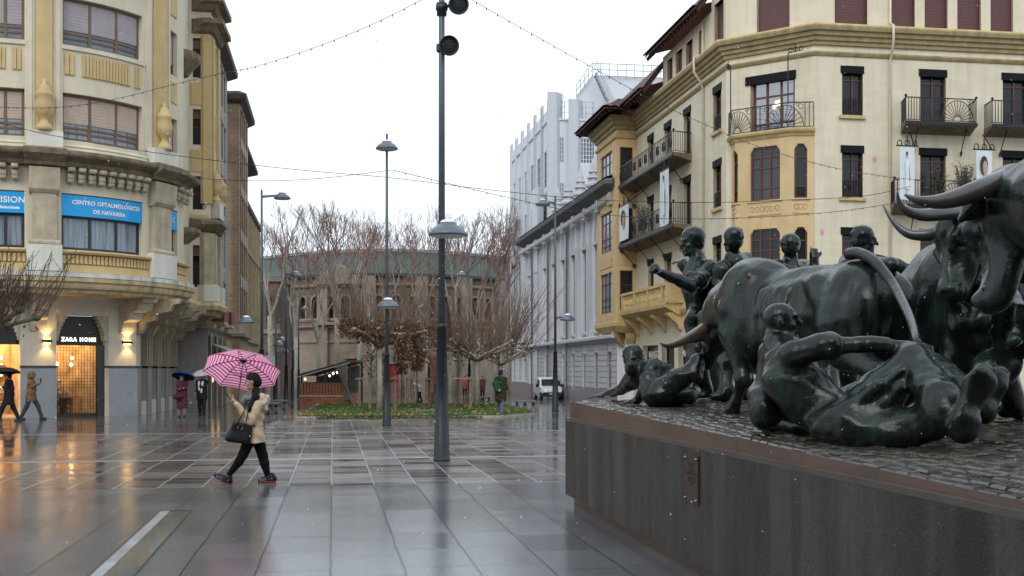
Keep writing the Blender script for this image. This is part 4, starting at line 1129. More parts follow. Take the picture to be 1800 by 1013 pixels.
# camera facing side is the last segment ; street side the middle one
bo=[];bw=[]
for a,b in ((12.0,14.1),(8.4,10.7),(4.9,7.2)):
    p=TBY.S[2]+.2; bo.append((p,p+.78,a,b)); bw.append((p,p+.78,a,b,1,(b-.8,)))
    bo.append((TBY.S[1]+.9,TBY.S[2]-1.0,a,b)); bw.append((TBY.S[1]+.9,TBY.S[2]-1.0,a,b,3,(b-.6,a+.8,a+.4)))
mb=MB(); TBY.wall(mb,0,TBY.L,4.0,15.1,bo,.14); mb.build('bay_wall',yel,RBd)
for p,q,a,b,nv,rl in bw: window(TBY,RBd,p,q,a,b,.1,redf,curt if nv==3 else wglass,nv,1,0,fr=.06,rails=rl,name='bay_window')
mb=MB(); TBY.mould(mb,.01,TBY.L-.01,[(-.02,15.05),(.1,15.07),(.14,15.25),(.26,15.3),(.3,15.5),(.42,15.56),(.46,15.78),(-.02,15.82)]); mb.build('bay_cornice',trim,RBd)
mb=MB()
TBY.mould(mb,.01,TBY.L-.01,[(-.02,14.55),(.1,14.6),(.12,14.72),(-.02,14.76)]); mb.cut()
TBY.mould(mb,.01,TBY.L-.01,[(-.6,3.7),(-.15,3.75),(.06,4.0),(.12,4.1),(.12,4.3),(-.02,4.35)])
mb.build('bay_moulding',sillm,RBd)
mb=MB()
for z in (7.5,4.2,11.2):
    mb.cut(); TBY.box(mb,TBY.S[2]+.15,TBY.L-.2,-.02,.03,z,z+.5)
    mb.cut(); TBY.box(mb,TBY.S[1]+.8,TBY.S[2]-.9,-.02,.03,z,z+.5)
mb.build('relief_panel',sillm,RBd)
mb=MB()
for c in (TBY.S[1]+.5,TBY.S[2]-.5,TBY.L-.35): mb.cut(); TBY.mould(mb,c-.3,c+.3,[(-.9,2.95),(-.4,3.0),(-.1,3.4),(.02,3.72),(-.9,3.74)])
mb.build('corbel',sillm,RBd)
# ---------------- tiled eaves
def tiled(face,s0,s1,din,dout,zin,zout,root,nm='tiled_roof'):
    mb=MB(); n=int((s1-s0)/.22); o=0; rows=5
    m_=n*6+1
    for r in range(rows+1):
        t=r/rows; d=din+(dout-din)*t
        for i in range(m_):
            s_=s0+(s1-s0)*i/(m_-1); z=zin+(zout-zin)*t+.055*abs(math.sin(PI*i/6))*1.0+(.02 if r%2 else 0)
            mb.v.append(face.P(s_,d,z))
    for r in range(rows):
        for i in range(m_-1): mb.f.append((r*m_+i,r*m_+i+1,(r+1)*m_+i+1,(r+1)*m_+i))
    rf=mb.build(nm,tile,root,True)
    x=MB(); face.mould(x,s0,s1,[(0,zin-.1),(dout-.12,zout-.1),(dout-.12,zout-.02),(0,zin-.02)])
    n=int((s1-s0)/.5)
    for j in range(n+1):
        c=s0+(s1-s0)*j/n; a=max(s0,c-.06); b=min(s1,c+.06)
        P=face.P; zi=zin-.1
        x.hexa([P(a,0,zi-.3),P(b,0,zi-.3),P(b,dout-.3,zout-.24),P(a,dout-.3,zout-.24),P(a,0,zi),P(b,0,zi),P(b,dout-.2,zout-.1),P(a,dout-.2,zout-.1)])
    x.build('rafters',rafter,rf)
s1=attS+.05
tiled(RU,-.6,s1,-3.5,1.35,17.6,16.05,RBd)
TE=Face([tuple(RU.P(t1-.6,0).xy),tuple(RU.P(t1-.4,PJ).xy),tuple(RU.P(t0+.4,PJ).xy),tuple(RU.P(t0+.4,0).xy)])
tiled(TE,.2,TE.L-.1,-1.2,1.15,16.7,15.95,RBd)
tiled(RU,attS-.5,sL-1.9,-2.5,1.0,18.9,17.85,RBd)
mb=MB(); 
mb.quad(RU.P(attS,0,15.9),RU.P(attS,-5,15.9),RU.P(attS,-5,18.8),RU.P(attS,0,17.7)); mb.build('gable_wall',crm,RBd)
mb=MB(); RU.box(mb,sL-1.9,sL-1.7,-4,-.01,15.9,21.4); mb.build('attic_return_wall',crm,RBd)
mb=MB(); RU.box(mb,attS-2.2,attS-1.2,-3.6,-2.4,16.5,20.2); RU.box(mb,attS-2.4,attS-1.0,-3.8,-2.2,20.2,20.5); RU.box(mb,attS-2.1,attS-1.3,-3.5,-2.5,20.5,20.9); mb.build('chimney',M('white_chimney',(.7,.7,.68),rough=.8),RBd)
mb=MB(); mb.quad(RU.P(sL-1.9,-.3,21.5),RU.P(sK,-.3,21.5),RU.P(sK,-8,22.5),RU.P(sL-1.9,-8,22.5)); mb.quad(RU.P(sK,-.3,21.5),RU.P(RE,-.3,21.5),RU.P(RE,-8,22.5),RU.P(sK,-8,22.5)); mb.build('main_roof',tile,RBd)
# ---------------- shop lettering on the dark shop windows
for (p,q) in ((1130,1157),(1192,1216)):
    a,b=stx(p),stx(q); t=thing('shop_lettering',RU.P((a+b)/2,-.2,2.4),('pale letters MANGO on the dark shop window left of the standing bronze runner' if p==1130 else 'pale letters MANGO partly hidden by the standing bronze runner'),'sign')
    wall_text(RU,(a+b)/2,2.3,-.2,.5,'MANGO',whitel,t,bold=.015)
# ---------------- fashion banners
ban=M('banner_cloth',(.60,.66,.70),rough=.8,var=.06,scale=2)
skin_p=M('printed_skin',(.45,.28,.2),rough=.8); hair_p=M('printed_hair',(.04,.03,.03),rough=.8); dress_p=M('printed_dress',(.72,.72,.70),rough=.8,var=.08)
def banner(face,s0,s1,d,z0,z1,label,fig):
    c=face.P((s0+s1)/2,d,z0); t=thing('fashion_banner',c,label,'banner','fashion banners on the yellow building')
    mb=MB(); n=10; m_=8
    def Q(i,j,e=0): 
        x=s0+(s1-s0)*i/n; z=z0+(z1-z0)*j/m_
        return face.P(x,d+e+.03*math.sin(i*.9+j*.4)*(1-j/m_),z)
    for e in (0,-.012):
        o=len(mb.v)
        for j in range(m_+1):
            for i in range(n+1): mb.v.append(Q(i,j,e))
        for j in range(m_):
            for i in range(n): mb.f.append((o+j*(n+1)+i,o+j*(n+1)+i+1,o+(j+1)*(n+1)+i+1,o+(j+1)*(n+1)+i))
    mb.build('cloth',ban,t,True)
    w=s1-s0; h=z1-z0
    def poly(pts,m,nm,e=.045):
        x=MB(); x.v=[face.P(s0+w*u,d+e,z0+h*v) for u,v in pts]; k=len(pts); x.f=[tuple(range(k))]; x.build(nm,m,t,recalc=False)
    cir=lambda cu,cv,ru,rv,k=14:[(cu+ru*math.cos(2*PI*i/k),cv+rv*math.sin(2*PI*i/k)) for i in range(k)]
    if fig=='full':
        poly([(.40,.76),(.56,.76),(.62,.66),(.58,.45),(.66,.2),(.36,.2),(.44,.45),(.38,.64)],dress_p,'printed_figure')
        poly([(.60,.66),(.64,.6),(.70,.36),(.66,.35),(.58,.55)],skin_p,'printed_arm',.047)
        poly(cir(.48,.84,.05,.055),skin_p,'printed_face',.047); poly(cir(.475,.875,.07,.04),hair_p,'printed_hair',.049)
        poly([(.44,.2),(.49,.2),(.48,.04),(.45,.04)],skin_p,'printed_leg',.046)
    else:
        poly([(.2,.0),(.85,.0),(.8,.25),(.6,.36),(.42,.36),(.25,.25)],dress_p,'printed_figure')
        poly(cir(.47,.66,.25,.22),hair_p,'printed_hair',.047); poly(cir(.55,.6,.15,.17),skin_p,'printed_face',.049); poly([(.45,.3),(.62,.3),(.6,.48),(.48,.48)],skin_p,'printed_neck',.048)
    b=MB(); b.tube([face.P(s0-.15,d,z1+.05),face.P(s1+.15,d,z1+.05)],.03,6)
    for k in range(3):
        cc=s0+w*(k*.5)
        b.tube([face.P(cc+.1*math.cos(a*.7),d,z1+.16+.12*math.sin(a*.7)) for a in range(10)],.025,4)
    b.tube([face.P(s0+w*.5,d,z1+.05),face.P(s0+w*.5,d,z1+.5)],.025,5)
    b.tube([face.P(s1,0.02,z1+.9),face.P(s1,d,z1+.06)],.025,5)
    b.build('banner_rail',ir,t)
banner(RU,fx(1577)-.1,fx(1602)-.1,1.05,8.6,10.75,'pale banner with a standing figure left of the potted balcony plants','full')
banner(RU,fx(1702),fx(1728),1.05,8.9,10.7,'pale banner with a large dark haired face near the bull hump','face')
zb=RU.z(stx(1207),357); 
banner(RU,stx(1200)-.4,stx(1217)-.5,1.12,8.55+.0,11.2,'pale banner with a standing figure hung on the long iron balcony','full')
banner(RU,stx(1122),stx(1122)+1.9,1.12,8.7,10.6,'pale banner with a dark haired face beside the far yellow bay','face')
# ---------------- balcony plants
def pot_plant(c,h,label,seed):
    rn=random.Random(seed); t=thing('potted_shrub',c,label,'plant','potted shrubs on the balconies')
    mb=MB(); mb.lathe([(.13,0),(.18,.28),(.2,.3),(.16,.3),(.15,.26)],c,10); mb.build('pot',M('terracotta_grey',(.3,.28,.27),rough=.8),t)
    st=MB(); lf=MB()
    for i in range(26):
        a=rn.uniform(0,6.28); r=rn.uniform(.05,.42); top=Vector(c)+Vector((r*math.cos(a),r*math.sin(a)*.7,.3+h*rn.uniform(.5,1)))
        st.tube([Vector(c)+Vector((0,0,.25)),Vector(c).lerp(top,.5)+Vector((0,0,.08)),top],.012,3)
        for j in range(24):
            p=Vector(c).lerp(top,rn.uniform(.5,1.05))+Vector((rn.gauss(0,.07),rn.gauss(0,.07),rn.gauss(0,.07))); d=Vector((rn.gauss(0,1),rn.gauss(0,1),rn.gauss(0,1))).normalized()*.06; e=d.cross(Vector((rn.random(),.3,1))).normalized()*.022
            lf.add([p-d,p+e,p+d,p-e],[(0,1,2,3)])
    st.build('stem',M('twig_grey',(.13,.10,.08),rough=.9),t); lf.build('foliage',M('olive_leaf',(.05,.065,.035),rough=.6,col2=(.10,.12,.07),scale=8),t,recalc=False)
pot_plant(RU.P(fx(1640),.55,8.46),1.35,'tall thin shrub in front of the dark lower balcony door',1)
pot_plant(RU.P(fx(1686),.6,8.46),1.5,'rounded olive shrub right of the lower balcony door',2)
pot_plant(RU.P(stx(1150),.6,8.56),1.5,'bushy shrub in the middle of the long iron balcony',3)
pot_plant(RU.P(stx(1128),.7,8.56),1.2,'small shrub at the far end of the long iron balcony',4)
# pink paint blots on the wall
def blot(px,py,r,label):
    s_=fx(px); z=RU.z(s_,py); mb=MB(); rn=random.Random(int(px)); k=16
    mb.v=[RU.P(s_+r*.7*math.cos(2*PI*i/k)*rn.uniform(.7,1.2),.006,z+r*math.sin(2*PI*i/k)*rn.uniform(.7,1.2)) for i in range(k)]; mb.f=[tuple(range(k))]
    mb.build('paint_blot',M('pink_paint',(.62,.24,.42),rough=.8,var=.2,scale=8),RBd,recalc=False)
blot(1537,281,.13,''); blot(1444,409,.14,'')
# ------------------------------------------------------------------ grey church and white tower
wht=M('white_render',(.62,.64,.68),rough=.85,var=.04,scale=.6,streak=.22,streakcol=(.46,.48,.51))
gry=M('grey_render',(.50,.50,.53),rough=.85,var=.06,scale=.8,streak=.3,streakcol=(.33,.33,.36))
grym=M('grey_lilac_band',(.36,.34,.37),rough=.85,var=.08,streak=.3)
plum=M('mauve_granite',(.25,.21,.22),rough=.45,var=.15)
gdark=M('church_eaves',(.13,.135,.145),rough=.8,var=.25)
pglass=M('pale_window_glass',(.07,.085,.105),rough=.1,var=.35,scale=.6,spec=.5)
pframe=M('pale_frame',(.55,.57,.60),rough=.6)
def stl(off,Y): # point on street line of the right side, pushed off metres towards the street
    x=9.27-.1575*(Y-49.3)-off; return (x,Y)
CH=thing('church',(5,82,-.5),'grey white church with pinnacles and tall narrow lancets along the street','church')
CF=Face([stl(-1,94.9),stl(.9,94.6),stl(.9,64.6),stl(-1,64.4)])
c0=CF.S[1]; c1=CF.S[2]
ops=[];lan=[];lowr=[]
bay=(c1-c0)/9.0
for i in range(9):
    c=c0+bay*(i+.5)
    ops.append((c-.38,c+.38,4.0,9.3)); lan.append(ops[-1])
    ops.append((c-.55,c+.55,.4,2.7)); lowr.append(ops[-1])
mb=MB(); CF.wall(mb,0,CF.L,-1,12.0,ops,.16); mb.build('wall',M('church_wall',(.66,.66,.69),rough=.85,var=.06,scale=.7,streak=.4,streakcol=(.38,.38,.41)),CH)
for o in lan: window(CF,CH,*o,.1,pframe,wglass,1,3,fr=.05)
for o in lowr: window(CF,CH,*o,.1,pframe,pglass,2,1,fr=.06,rails=(2.0,))
mb=MB()
for p,q,a,b in lan:
    # pointed head: stepped gablet in relief, hood mould
    mb.cut(); c=(p+q)/2; x=.09
    for t in (-1,1): mb.cut(); mb.hexa([CF.P(c+t*.45,.02,9.3),CF.P(c+t*.45,.1,9.3),CF.P(c+t*.3,.1,9.3),CF.P(c+t*.3,.02,9.3),CF.P(c+t*.04,.02,11.1),CF.P(c+t*.04,.1,11.1),CF.P(c-t*.02,.1,11.0),CF.P(c-t*.02,.02,11.0)])
    mb.cut(); CF.box(mb,c-.6,c+.6,0,.16,9.28,9.42); mb.cut(); CF.box(mb,c-.55,c+.55,0,.14,3.85,3.98)
mb.build('lancet_hood',gry,CH)
bt=MB()
for i in range(10):
    c=min(max(c0+bay*i,c0+.35),c1-.35); bt.cut(); CF.box(bt,c-.35,c+.35,-.05,.2,3.5,9.6); CF.box(bt,c-.28,c+.28,-.05,.13,9.6,11.2)
bt.build('buttress',gry,CH)
mb=MB()
CF.mould(mb,c0-.3,c1+.3,[(-.02,11.75),(.35,11.8),(.6,11.95),(.85,12.1),(.9,12.3),(.8,12.4),(-.02,12.5)])
mb.build('eaves_cornice',gdark,CH)
dn=MB()
for i in range(60):
    c=c0+(c1-c0)*(i+.5)/60; dn.cut(); CF.box(dn,c-.1,c+.1,.3,.62,11.25,11.5)
dn.build('dentil',gry,CH)
pf=MB()
for i in range(10):
    c=min(max(c0+bay*i,c0+.4),c1-.4)
    pf.cut(); CF.box(pf,c-.3,c+.3,0,.5,11.0,11.7); CF.box(pf,c-.2,c+.2,.501,.54,11.15,11.5)
pf.build('eaves_bracket',gry,CH)
mb=MB(); CF.mould(mb,c0-.2,c1+.2,[(-.02,3.2),(.12,3.25),(.2,3.4),(.45,3.45),(.45,3.6),(-.02,3.75)]); mb.build('floor_band',gry,CH)
mb=MB()
for i in range(8): # rusticated courses
    z=.55+i*.33; mb.cut()
    xs=[c0+.03]+[v for p,q,_,_ in lowr for v in (p-.03,q+.03)]+[c1-.03]
    for k in range(0,len(xs),2): mb.cut(); CF.box(mb,xs[k],xs[k+1],0,.05,z,z+.29)
mb.build('rustication',gry,CH)
mb=MB(); CF.box(mb,c0-.02,c1+.02,-.3,.12,-1.2,.5); mb.build('granite_base',plum,CH)
mb=MB(); 
for p,q,_,_ in lowr: mb.cut(); CF.box(mb,p-.1,q+.1,0,.1,.28,.395)
mb.build('window_sill',gry,CH)
# roof and pinnacles
mb=MB(); mb.quad(CF.P(c0,.8,12.5),CF.P(c1,.8,12.5),CF.P(c1,-5,14.5),CF.P(c0,-5,14.5)); mb.build('roof',gdark,CH)
pn=MB()
for i in range(7):
    c=c0+2+(c1-c0-2)*i/6.5; P0=CF.P(c,-1.2,12.6); pn.cut()
    pn.lathe([(.4,0),(.4,1.2),(.55,1.25),(.55,1.4),(.42,1.5),(.22,2.6),(.0,3.2)],P0,4)
    for r,z in ((.45,1.8),(.36,2.2)): pn.lathe([(r-.03,z-.05),(r,z),(r-.08,z+.06)],P0,8)
pn.build('pinnacle',gry,CH)
mb=MB()
for i in (1.0,3.0,5.0): 
    c=c0+bay*i+.55; mb.cut(); mb.tube([CF.P(c,.25,-.8),CF.P(c,.25,11)],.07,6)
mb.build('downpipe',gdark,CH)
# ---- white tower building
TW=thing('white_tower_block',(4,96,-.5),'tall white modern block with vertical ribs and roof terrace behind the church','building')
TF=Face([stl(-9,108.5),stl(0,108.3),stl(0,89.3),tuple((Vector((*stl(0,89.3),0))+V*26).xy)])
a0,a1=TF.S[1],TF.S[2]
ops=[];ww=[];w2=[]
nb=6; bb=(a1-a0)/nb
for i in range(nb):
    c=a0+bb*(i+.5)
    for z in (4.6,8.6,12.4,16.2,): ops.append((c-.75,c+.75,z,z+2.9)); ww.append(ops[-1])
    ops.append((c-.75,c+.75,.6,2.9)); ww.append(ops[-1])
fpx=lambda px:TF.at(px,0,a1,TF.L)
for p,q in ((978,991),(1019,1060),(1075,1110)):
    for z0,z1 in ((17.9,19.9),(14.2,16.3),(10.5,12.6)): ops.append((fpx(p),fpx(q),z0,z1)); w2.append(ops[-1])
mb=MB(); TF.wall(mb,0,TF.L,-1,21.4,ops,.12); mb.build('wall',wht,TW)
for o in ww: window(TF,TW,*o,.06,pframe,pglass,2,4,fr=.05)
for p,q,a,b in w2: window(TF,TW,p,q,a,b,.08,M('white_lattice',(.62,.64,.68),rough=.7),M('lattice_glass',(.07,.085,.11),rough=.1,var=.3,scale=.5),3 if q-p<1 else 8,6,fr=.065)
rb=MB()
for i in range(nb+1):
    c=min(max(a0+bb*i,a0+.35),a1-.42); rb.cut(); TF.box(rb,c-.36,c+.36,-.05,.12,3.4,23.0); TF.box(rb,c-.12,c+.12,.12,.18,3.4,22.8)
for px in (977,1012,1056,1100): 
    c=fpx(px) if px!=977 else a1+.42; rb.cut(); TF.box(rb,c-.38,c+.38,-.3,.3,4,23.4 if px<1000 else 22.9)
rb.build('rib',M('rib_grey',(.52,.54,.58),rough=.85,var=.04,streak=.2),TW)
mb=MB(); TF.box(mb,a0,a1,-.2,-.02,21.4,22.3); TF.mould(mb,0,TF.L,[(-.02,21.2),(.12,21.25),(.12,21.4),(-.02,21.42)]); mb.build('parapet',wht,TW)
mb=MB(); TF.box(mb,a0,a1,0,.1,-1,.55); mb.build('granite_base',plum,TW)
mb=MB(); TF.mould(mb,a0,a1,[(0,3.1),(.2,3.15),(.45,3.3),(.45,3.4),(0,3.42)]); mb.build('floor_band',gry,TW)
def fence_rail(face,s0,s1,d,z,h,n,parent,m,r=.035,rows=3):
    x=MB()
    for j in range(n+1):
        c=s0+(s1-s0)*j/n; face.box(x,c-r*.6,c+r*.6,d-r*.6,d+r*.6,z,z+h)
    for j in range(1,rows+1): face.box(x,s0,s1,d-r*.6,d+r*.6,z+h*j/rows-r,z+h*j/rows)
    return x.build('terrace_railing',m,parent)
steel=M('painted_steel',(.40,.42,.45),rough=.5)
fence_rail(TF,a1+.5,TF.L,-.1,21.45,1.35,44,TW,steel)
# slab roof house with stair and railing
def hs(px,Y,z): 
    x=(px-900)*Y/F; return Vector((x,Y,z))
Yh=93
z1=H+(HZ-134)*Yh/F; zc=H+(HZ-165)*Yh/F
mb=MB(); A=[hs(1013,Yh,21.4),hs(1120,Yh,21.4)]; dpt=Vector((2,9,0))
mb.v=[hs(1013,Yh,21.4),hs(1220,Yh,21.4),hs(1220,Yh,z1-.2),hs(1041,Yh,z1),hs(1013,Yh,zc-.3)]
mb.v+=[p+dpt for p in mb.v[:5]]
mb.f=[(0,1,2,3,4),(9,8,7,6,5)]+[(i,(i+1)%5,5+(i+1)%5,5+i) for i in range(5)]
mb.build('roof_house',wht,TW)
x=MB()
pts=[hs(1013,Yh-.2,zc-.3),hs(1041,Yh-.2,z1),hs(1220,Yh-.2,z1-.3)]
for k in (.0,.5,1.0): x.tube([p+Vector((0,0,k)) for p in pts],.035,4)
for i in range(13):
    t=i/12; p=pts[1].lerp(pts[2],t); x.tube([p,p+Vector((0,0,1))],.035,4)
for i in range(4):
    p=pts[0].lerp(pts[1],i/4); x.tube([p,p+Vector((0,0,1))],.035,4)
x.build('roof_railing',steel,TW)
x=MB(); s0=hs(1046,Yh-.6,z1-.1); s1=hs(1085,Yh-.6,21.6)
for dy in (0,-.9): x.tube([s0+Vector((0,dy,0)),s1+Vector((0,dy,0))],.12,4); x.tube([s0+Vector((0,dy,1)),s1+Vector((0,dy,1))],.03,4)
for i in range(14):
    p=s0.lerp(s1,(i+.5)/14); x.box(p.x-.12,p.x+.14,p.y-.9,p.y,p.z-.03,p.z+.03)
x.build('outside_stair',steel,TW)
# porch strip between tower and church
mb=MB(); TF.box(mb,a1-3.2,a1-.9,.4,1.0,-1,16); mb.build('stair_bay',wht,TW)
# street lantern on the church front
# ------------------------------------------------------------------ bullring behind the trees
ringb=brickmat('ring_brick',(.115,.075,.055),(.165,.11,.08),(.19,.155,.13),.5,.16)
ringst=M('ring_stone',(.25,.195,.15),rough=.9,var=.25,scale=.7,streak=.5,streakcol=(.18,.14,.10))
ringd=M('ring_dark',(.05,.045,.042),rough=.8)
green=M('green_canopy',(.047,.07,.062),rough=.7,var=.3,scale=.35)
BL=thing('bullring',(-14,140,-1),'round brick bullring with arched gallery and green roof behind bare trees','building')
Yb=128
pts=[]
for i in range(25):
    t=i/24; px=380+(960-380)*t; Y=Yb+14*(2*t-1)**2
    pts.append(((px-900)*Y/F,Y))
BF=Face(pts)
ops=[]
nA=26
for i in range(nA):
    c=BF.L*(i+.5)/nA; ops.append((c-.52,c+.52,7.4,10.0))
gates=[(BF.at(612),BF.at(652),-1.1,2.9),(BF.at(684),BF.at(706),-1.1,2.3),(BF.at(505),BF.at(517),1.6,3.9)]
mb=MB(); BF.wall(mb,0,BF.L,6.6,12.3,ops,.6); mb.build('brick_gallery',ringb,BL)
mb=MB(); BF.wall(mb,0,BF.L,-1.5,6.6,gates,.5); mb.build('stone_wall',ringst,BL)
bk=MB(); BF.box(bk,0,BF.L,-1.0,-.7,6.5,12); bk.build('gallery_back',ringd,BL)
ar=MB()
for p,q,a,b in ops:
    c=(p+q)/2; ar.cut()
    n=8
    for j in range(n):
        t0,t1=PI*j/n,PI*(j+1)/n
        ar.hexa([BF.P(c+.52*math.cos(t0),.06,9.5+.52*math.sin(t0)),BF.P(c+.72*math.cos(t0),.06,9.5+.74*math.sin(t0)),BF.P(c+.72*math.cos(t0),-.1,9.5+.74*math.sin(t0)),BF.P(c+.52*math.cos(t0),-.1,9.5+.52*math.sin(t0)),
                 BF.P(c+.52*math.cos(t1),.06,9.5+.52*math.sin(t1)),BF.P(c+.72*math.cos(t1),.06,9.5+.74*math.sin(t1)),BF.P(c+.72*math.cos(t1),-.1,9.5+.74*math.sin(t1)),BF.P(c+.52*math.cos(t1),-.1,9.5+.52*math.sin(t1))])
    BF.box(ar,p-.2,p,0,.12,7.4,9.5); BF.box(ar,q,q+.2,0,.12,7.4,9.5)
ar.build('gallery_arch',ringst,BL)
mb=MB()
for z,d in ((6.3,.5),(7.1,.2),(11.0,.35),(4.6,.2)): mb.cut(); BF.mould(mb,0,BF.L,[(-.02,z),(d*.6,z+.05),(d,z+.2),(d,z+.36),(-.02,z+.42)])
mb.build('stone_band',ringst,BL)
mb=MB()
for i in range(9):
    c=BF.L*(i+.5)/9; mb.cut(); BF.box(mb,c-.7,c+.7,0,.5,-1.5,12.2)
mb.build('ring_pier',ringst,BL)
mb=MB(); BF.mould(mb,0,BF.L,[(.5,12.2),(.55,12.5),(-2.6,15.2),(-2.6,12.2)]); mb.build('green_roof',green,BL)
mb=MB(); BF.mould(mb,0,BF.L,[(-2.45,15.2),(-2.4,15.5),(-2.9,15.6),(-2.9,15.1)]); mb.build('roof_edge',M('roof_edge_grey',(.35,.36,.36),rough=.7),BL)
mb=MB()
for p,q,a,b in gates[:2]: mb.cut(); BF.box(mb,p,q,-.4,-.3,a,b)
mb.build('red_gate',M('red_gate_paint',(.28,.02,.03),rough=.5,var=.25),BL)
mb=MB(); p,q,a,b=gates[2]; BF.box(mb,p,q,-.4,-.3,a,b); mb.build('dark_opening',ringd,BL)
mb=MB(); p=BF.at(612); BF.box(mb,BF.at(606),BF.at(658),.02,.5,2.9,3.3); mb.build('gate_lintel',ringst,BL)
# portal with pediment in the middle of the ring front
mb=MB(); p,q=BF.at(560),BF.at(640); BF.box(mb,p,q,.05,1.1,6.7,7.0); mb.cut(); BF.box(mb,p,q,.05,.9,11.3,11.7)
c=(p+q)/2; mb.hexa([BF.P(p,.05,11.7),BF.P(q,.05,11.7),BF.P(q,.8,11.7),BF.P(p,.8,11.7),BF.P(c-.3,.05,13.6),BF.P(c+.3,.05,13.6),BF.P(c+.3,.8,13.6),BF.P(c-.3,.8,13.6)])
mb.build('pediment',ringst,BL)
# low dark annex at the left and white hoarding
an=thing('ring_annex',gat(475,112),'dark brick annex with flat top left of the bullring','building')
x0,x1=(440-900)*112/F,(492-900)*112/F
mb=MB(); mb.box(x0,x1,112,118,-1,10.3); mb.build('wall',ringb,an)
mb=MB(); mb.box(x0-.2,x1+.2,111.7,118,10.3,10.7); mb.cut(); mb.box(x0-.1,x1+.1,111.8,112,5.2,5.6); mb.build('cornice',ringst,an)
mb=MB(); 
for i in range(3):
    a=x0+.6+i*.95; mb.cut(); mb.box(a,a+.5,111.9,111.98,1.2,3.4); mb.cut(); mb.box(a,a+.5,111.9,111.98,6.3,8.8)
mb.build('window',ringd,an)

# ------------------------------------------------------------------ unseen side of the square, added to block sky light and darken reflections
BK=Face([(60,-34),(-60,-30)])
bk_=thing('added_block_opposite',(0,-32,0),'long stone apartment block, unseen behind the photographer, added to block sky light and darken reflections','building')
ops=[];wl=[]
for z in (4.6,8.0,11.4,14.8):
    for i in range(40): ops.append((1.2+i*3,2.6+i*3,z,z+2.2)); wl.append(ops[-1])
for i in range(30): ops.append((1+i*4,3.8+i*4,.3,3.2)); wl.append(ops[-1])
mb=MB(); BK.wall(mb,0,BK.L,0,19,ops,.2); mb.build('wall',M('opposite_stone',(.30,.25,.19),rough=.9,var=.2),bk_)
g=MB()
for p,q,a,b in wl: BK.box(g,p,q,-.2,-.15,a,b)
tag(g.build('window_glazing',wglass,bk_),kind='stuff')
mb=MB(); BK.mould(mb,0,BK.L,[(-.02,18.6),(.8,18.9),(.8,19.2),(-.02,19.4)]); mb.build('cornice',stone_d,bk_)
mb=MB(); mb.quad(BK.P(0,.4,19.2),BK.P(BK.L,.4,19.2),BK.P(BK.L,-8,23),BK.P(0,-8,23)); mb.build('roof',tile,bk_)
# ------------------------------------------------------------------ street lamps
polem=M('lamp_pole_grey',(.085,.10,.115),rough=.45,metal=.3,var=.12,scale=6)
sleeve=M('lamp_base_dark',(.016,.019,.024),rough=.4,metal=0,spec=.3,var=.25,scale=5,fine=30)
dishm=M('lamp_dish_grey',(.12,.14,.165),rough=.35,metal=.4,var=.1)
dishin=M('lamp_diffuser',(.55,.58,.60),rough=.4)
snowm=M('wet_sleet',(.8,.82,.85),rough=.3)
def dish(t,c,arm_from,r=.345):
    c=Vector(c); m=MB(); h=r*.75
    m.lathe([(r*.9,-.02),(r,0),(r*.985,.02),(r*.93,.05),(r*.91,.055),(r*.82,.1),(r*.80,.105),(r*.66,.145),(r*.64,.15),(r*.45,.19),(r*.42,.22),(r*.3,.25),(.03,.27)],c,28)
    d=m.build('lamp_dish',dishm,t,True)
    g=MB(); g.lathe([(.02,-.05),(r*.5,-.045),(r*.8,-.03),(r*.9,-.021),(r*.9,-.01),(0,-.01)],c,24); g.build('diffuser',dishin,d,True)
    g=MB(); g.lathe([(r*.43,.205),(r*.40,.24),(r*.28,.27),(0,.29)],c,16); g.build('sleet_cap',snowm,d,True)
    if arm_from is not None:
        a=Vector(arm_from); g=MB(); v=(c-a); v.z=0; v.normalize(); s=Vector((v.y,-v.x,0))*.035; e=c-v*r*.35
        g.hexa([a-s+Vector((0,0,.04)),a+s+Vector((0,0,.04)),e+s+Vector((0,0,.1)),e-s+Vector((0,0,.1)),a-s+Vector((0,0,.14)),a+s+Vector((0,0,.14)),e+s+Vector((0,0,.17)),e-s+Vector((0,0,.17))])
        g.build('lamp_arm',polem,t)
def lamp(px,Y,top,dishes,label,sl=2.4,r0=.145,r1=.085,rp=.062,rt=.042,topdish=None,stub=.35):
    b=gat(px,Y); t=thing('street_lamp',b,label,'street lamp','street lamps of the square')
    m=MB(); m.lathe([(r0*1.08,0),(r0*1.08,.03),(r0,.035),(r1,sl),(r1*1.08,sl+.005),(r1*1.08,sl+.06),(rp,sl+.08)],b,20); m.build('pole_base',sleeve,t,True)
    m=MB(); m.lathe([(rp,sl+.07),(rt,top),(0,top+.005)],b,14); m.build('pole',polem,t,True)
    for (z,dx,dy) in dishes:
        c=Vector((b.x+dx,b.y+dy,z)); dish(t,c,(b.x,b.y,z))
    if topdish: dish(t,(b.x,b.y,topdish),None)
    return t,b
t,b=lamp(776.5,20.6,10.6,[(4.05,.13,-.30)],'tallest grey street lamp in the centre with two black spotlights on its pole',rt=.05)
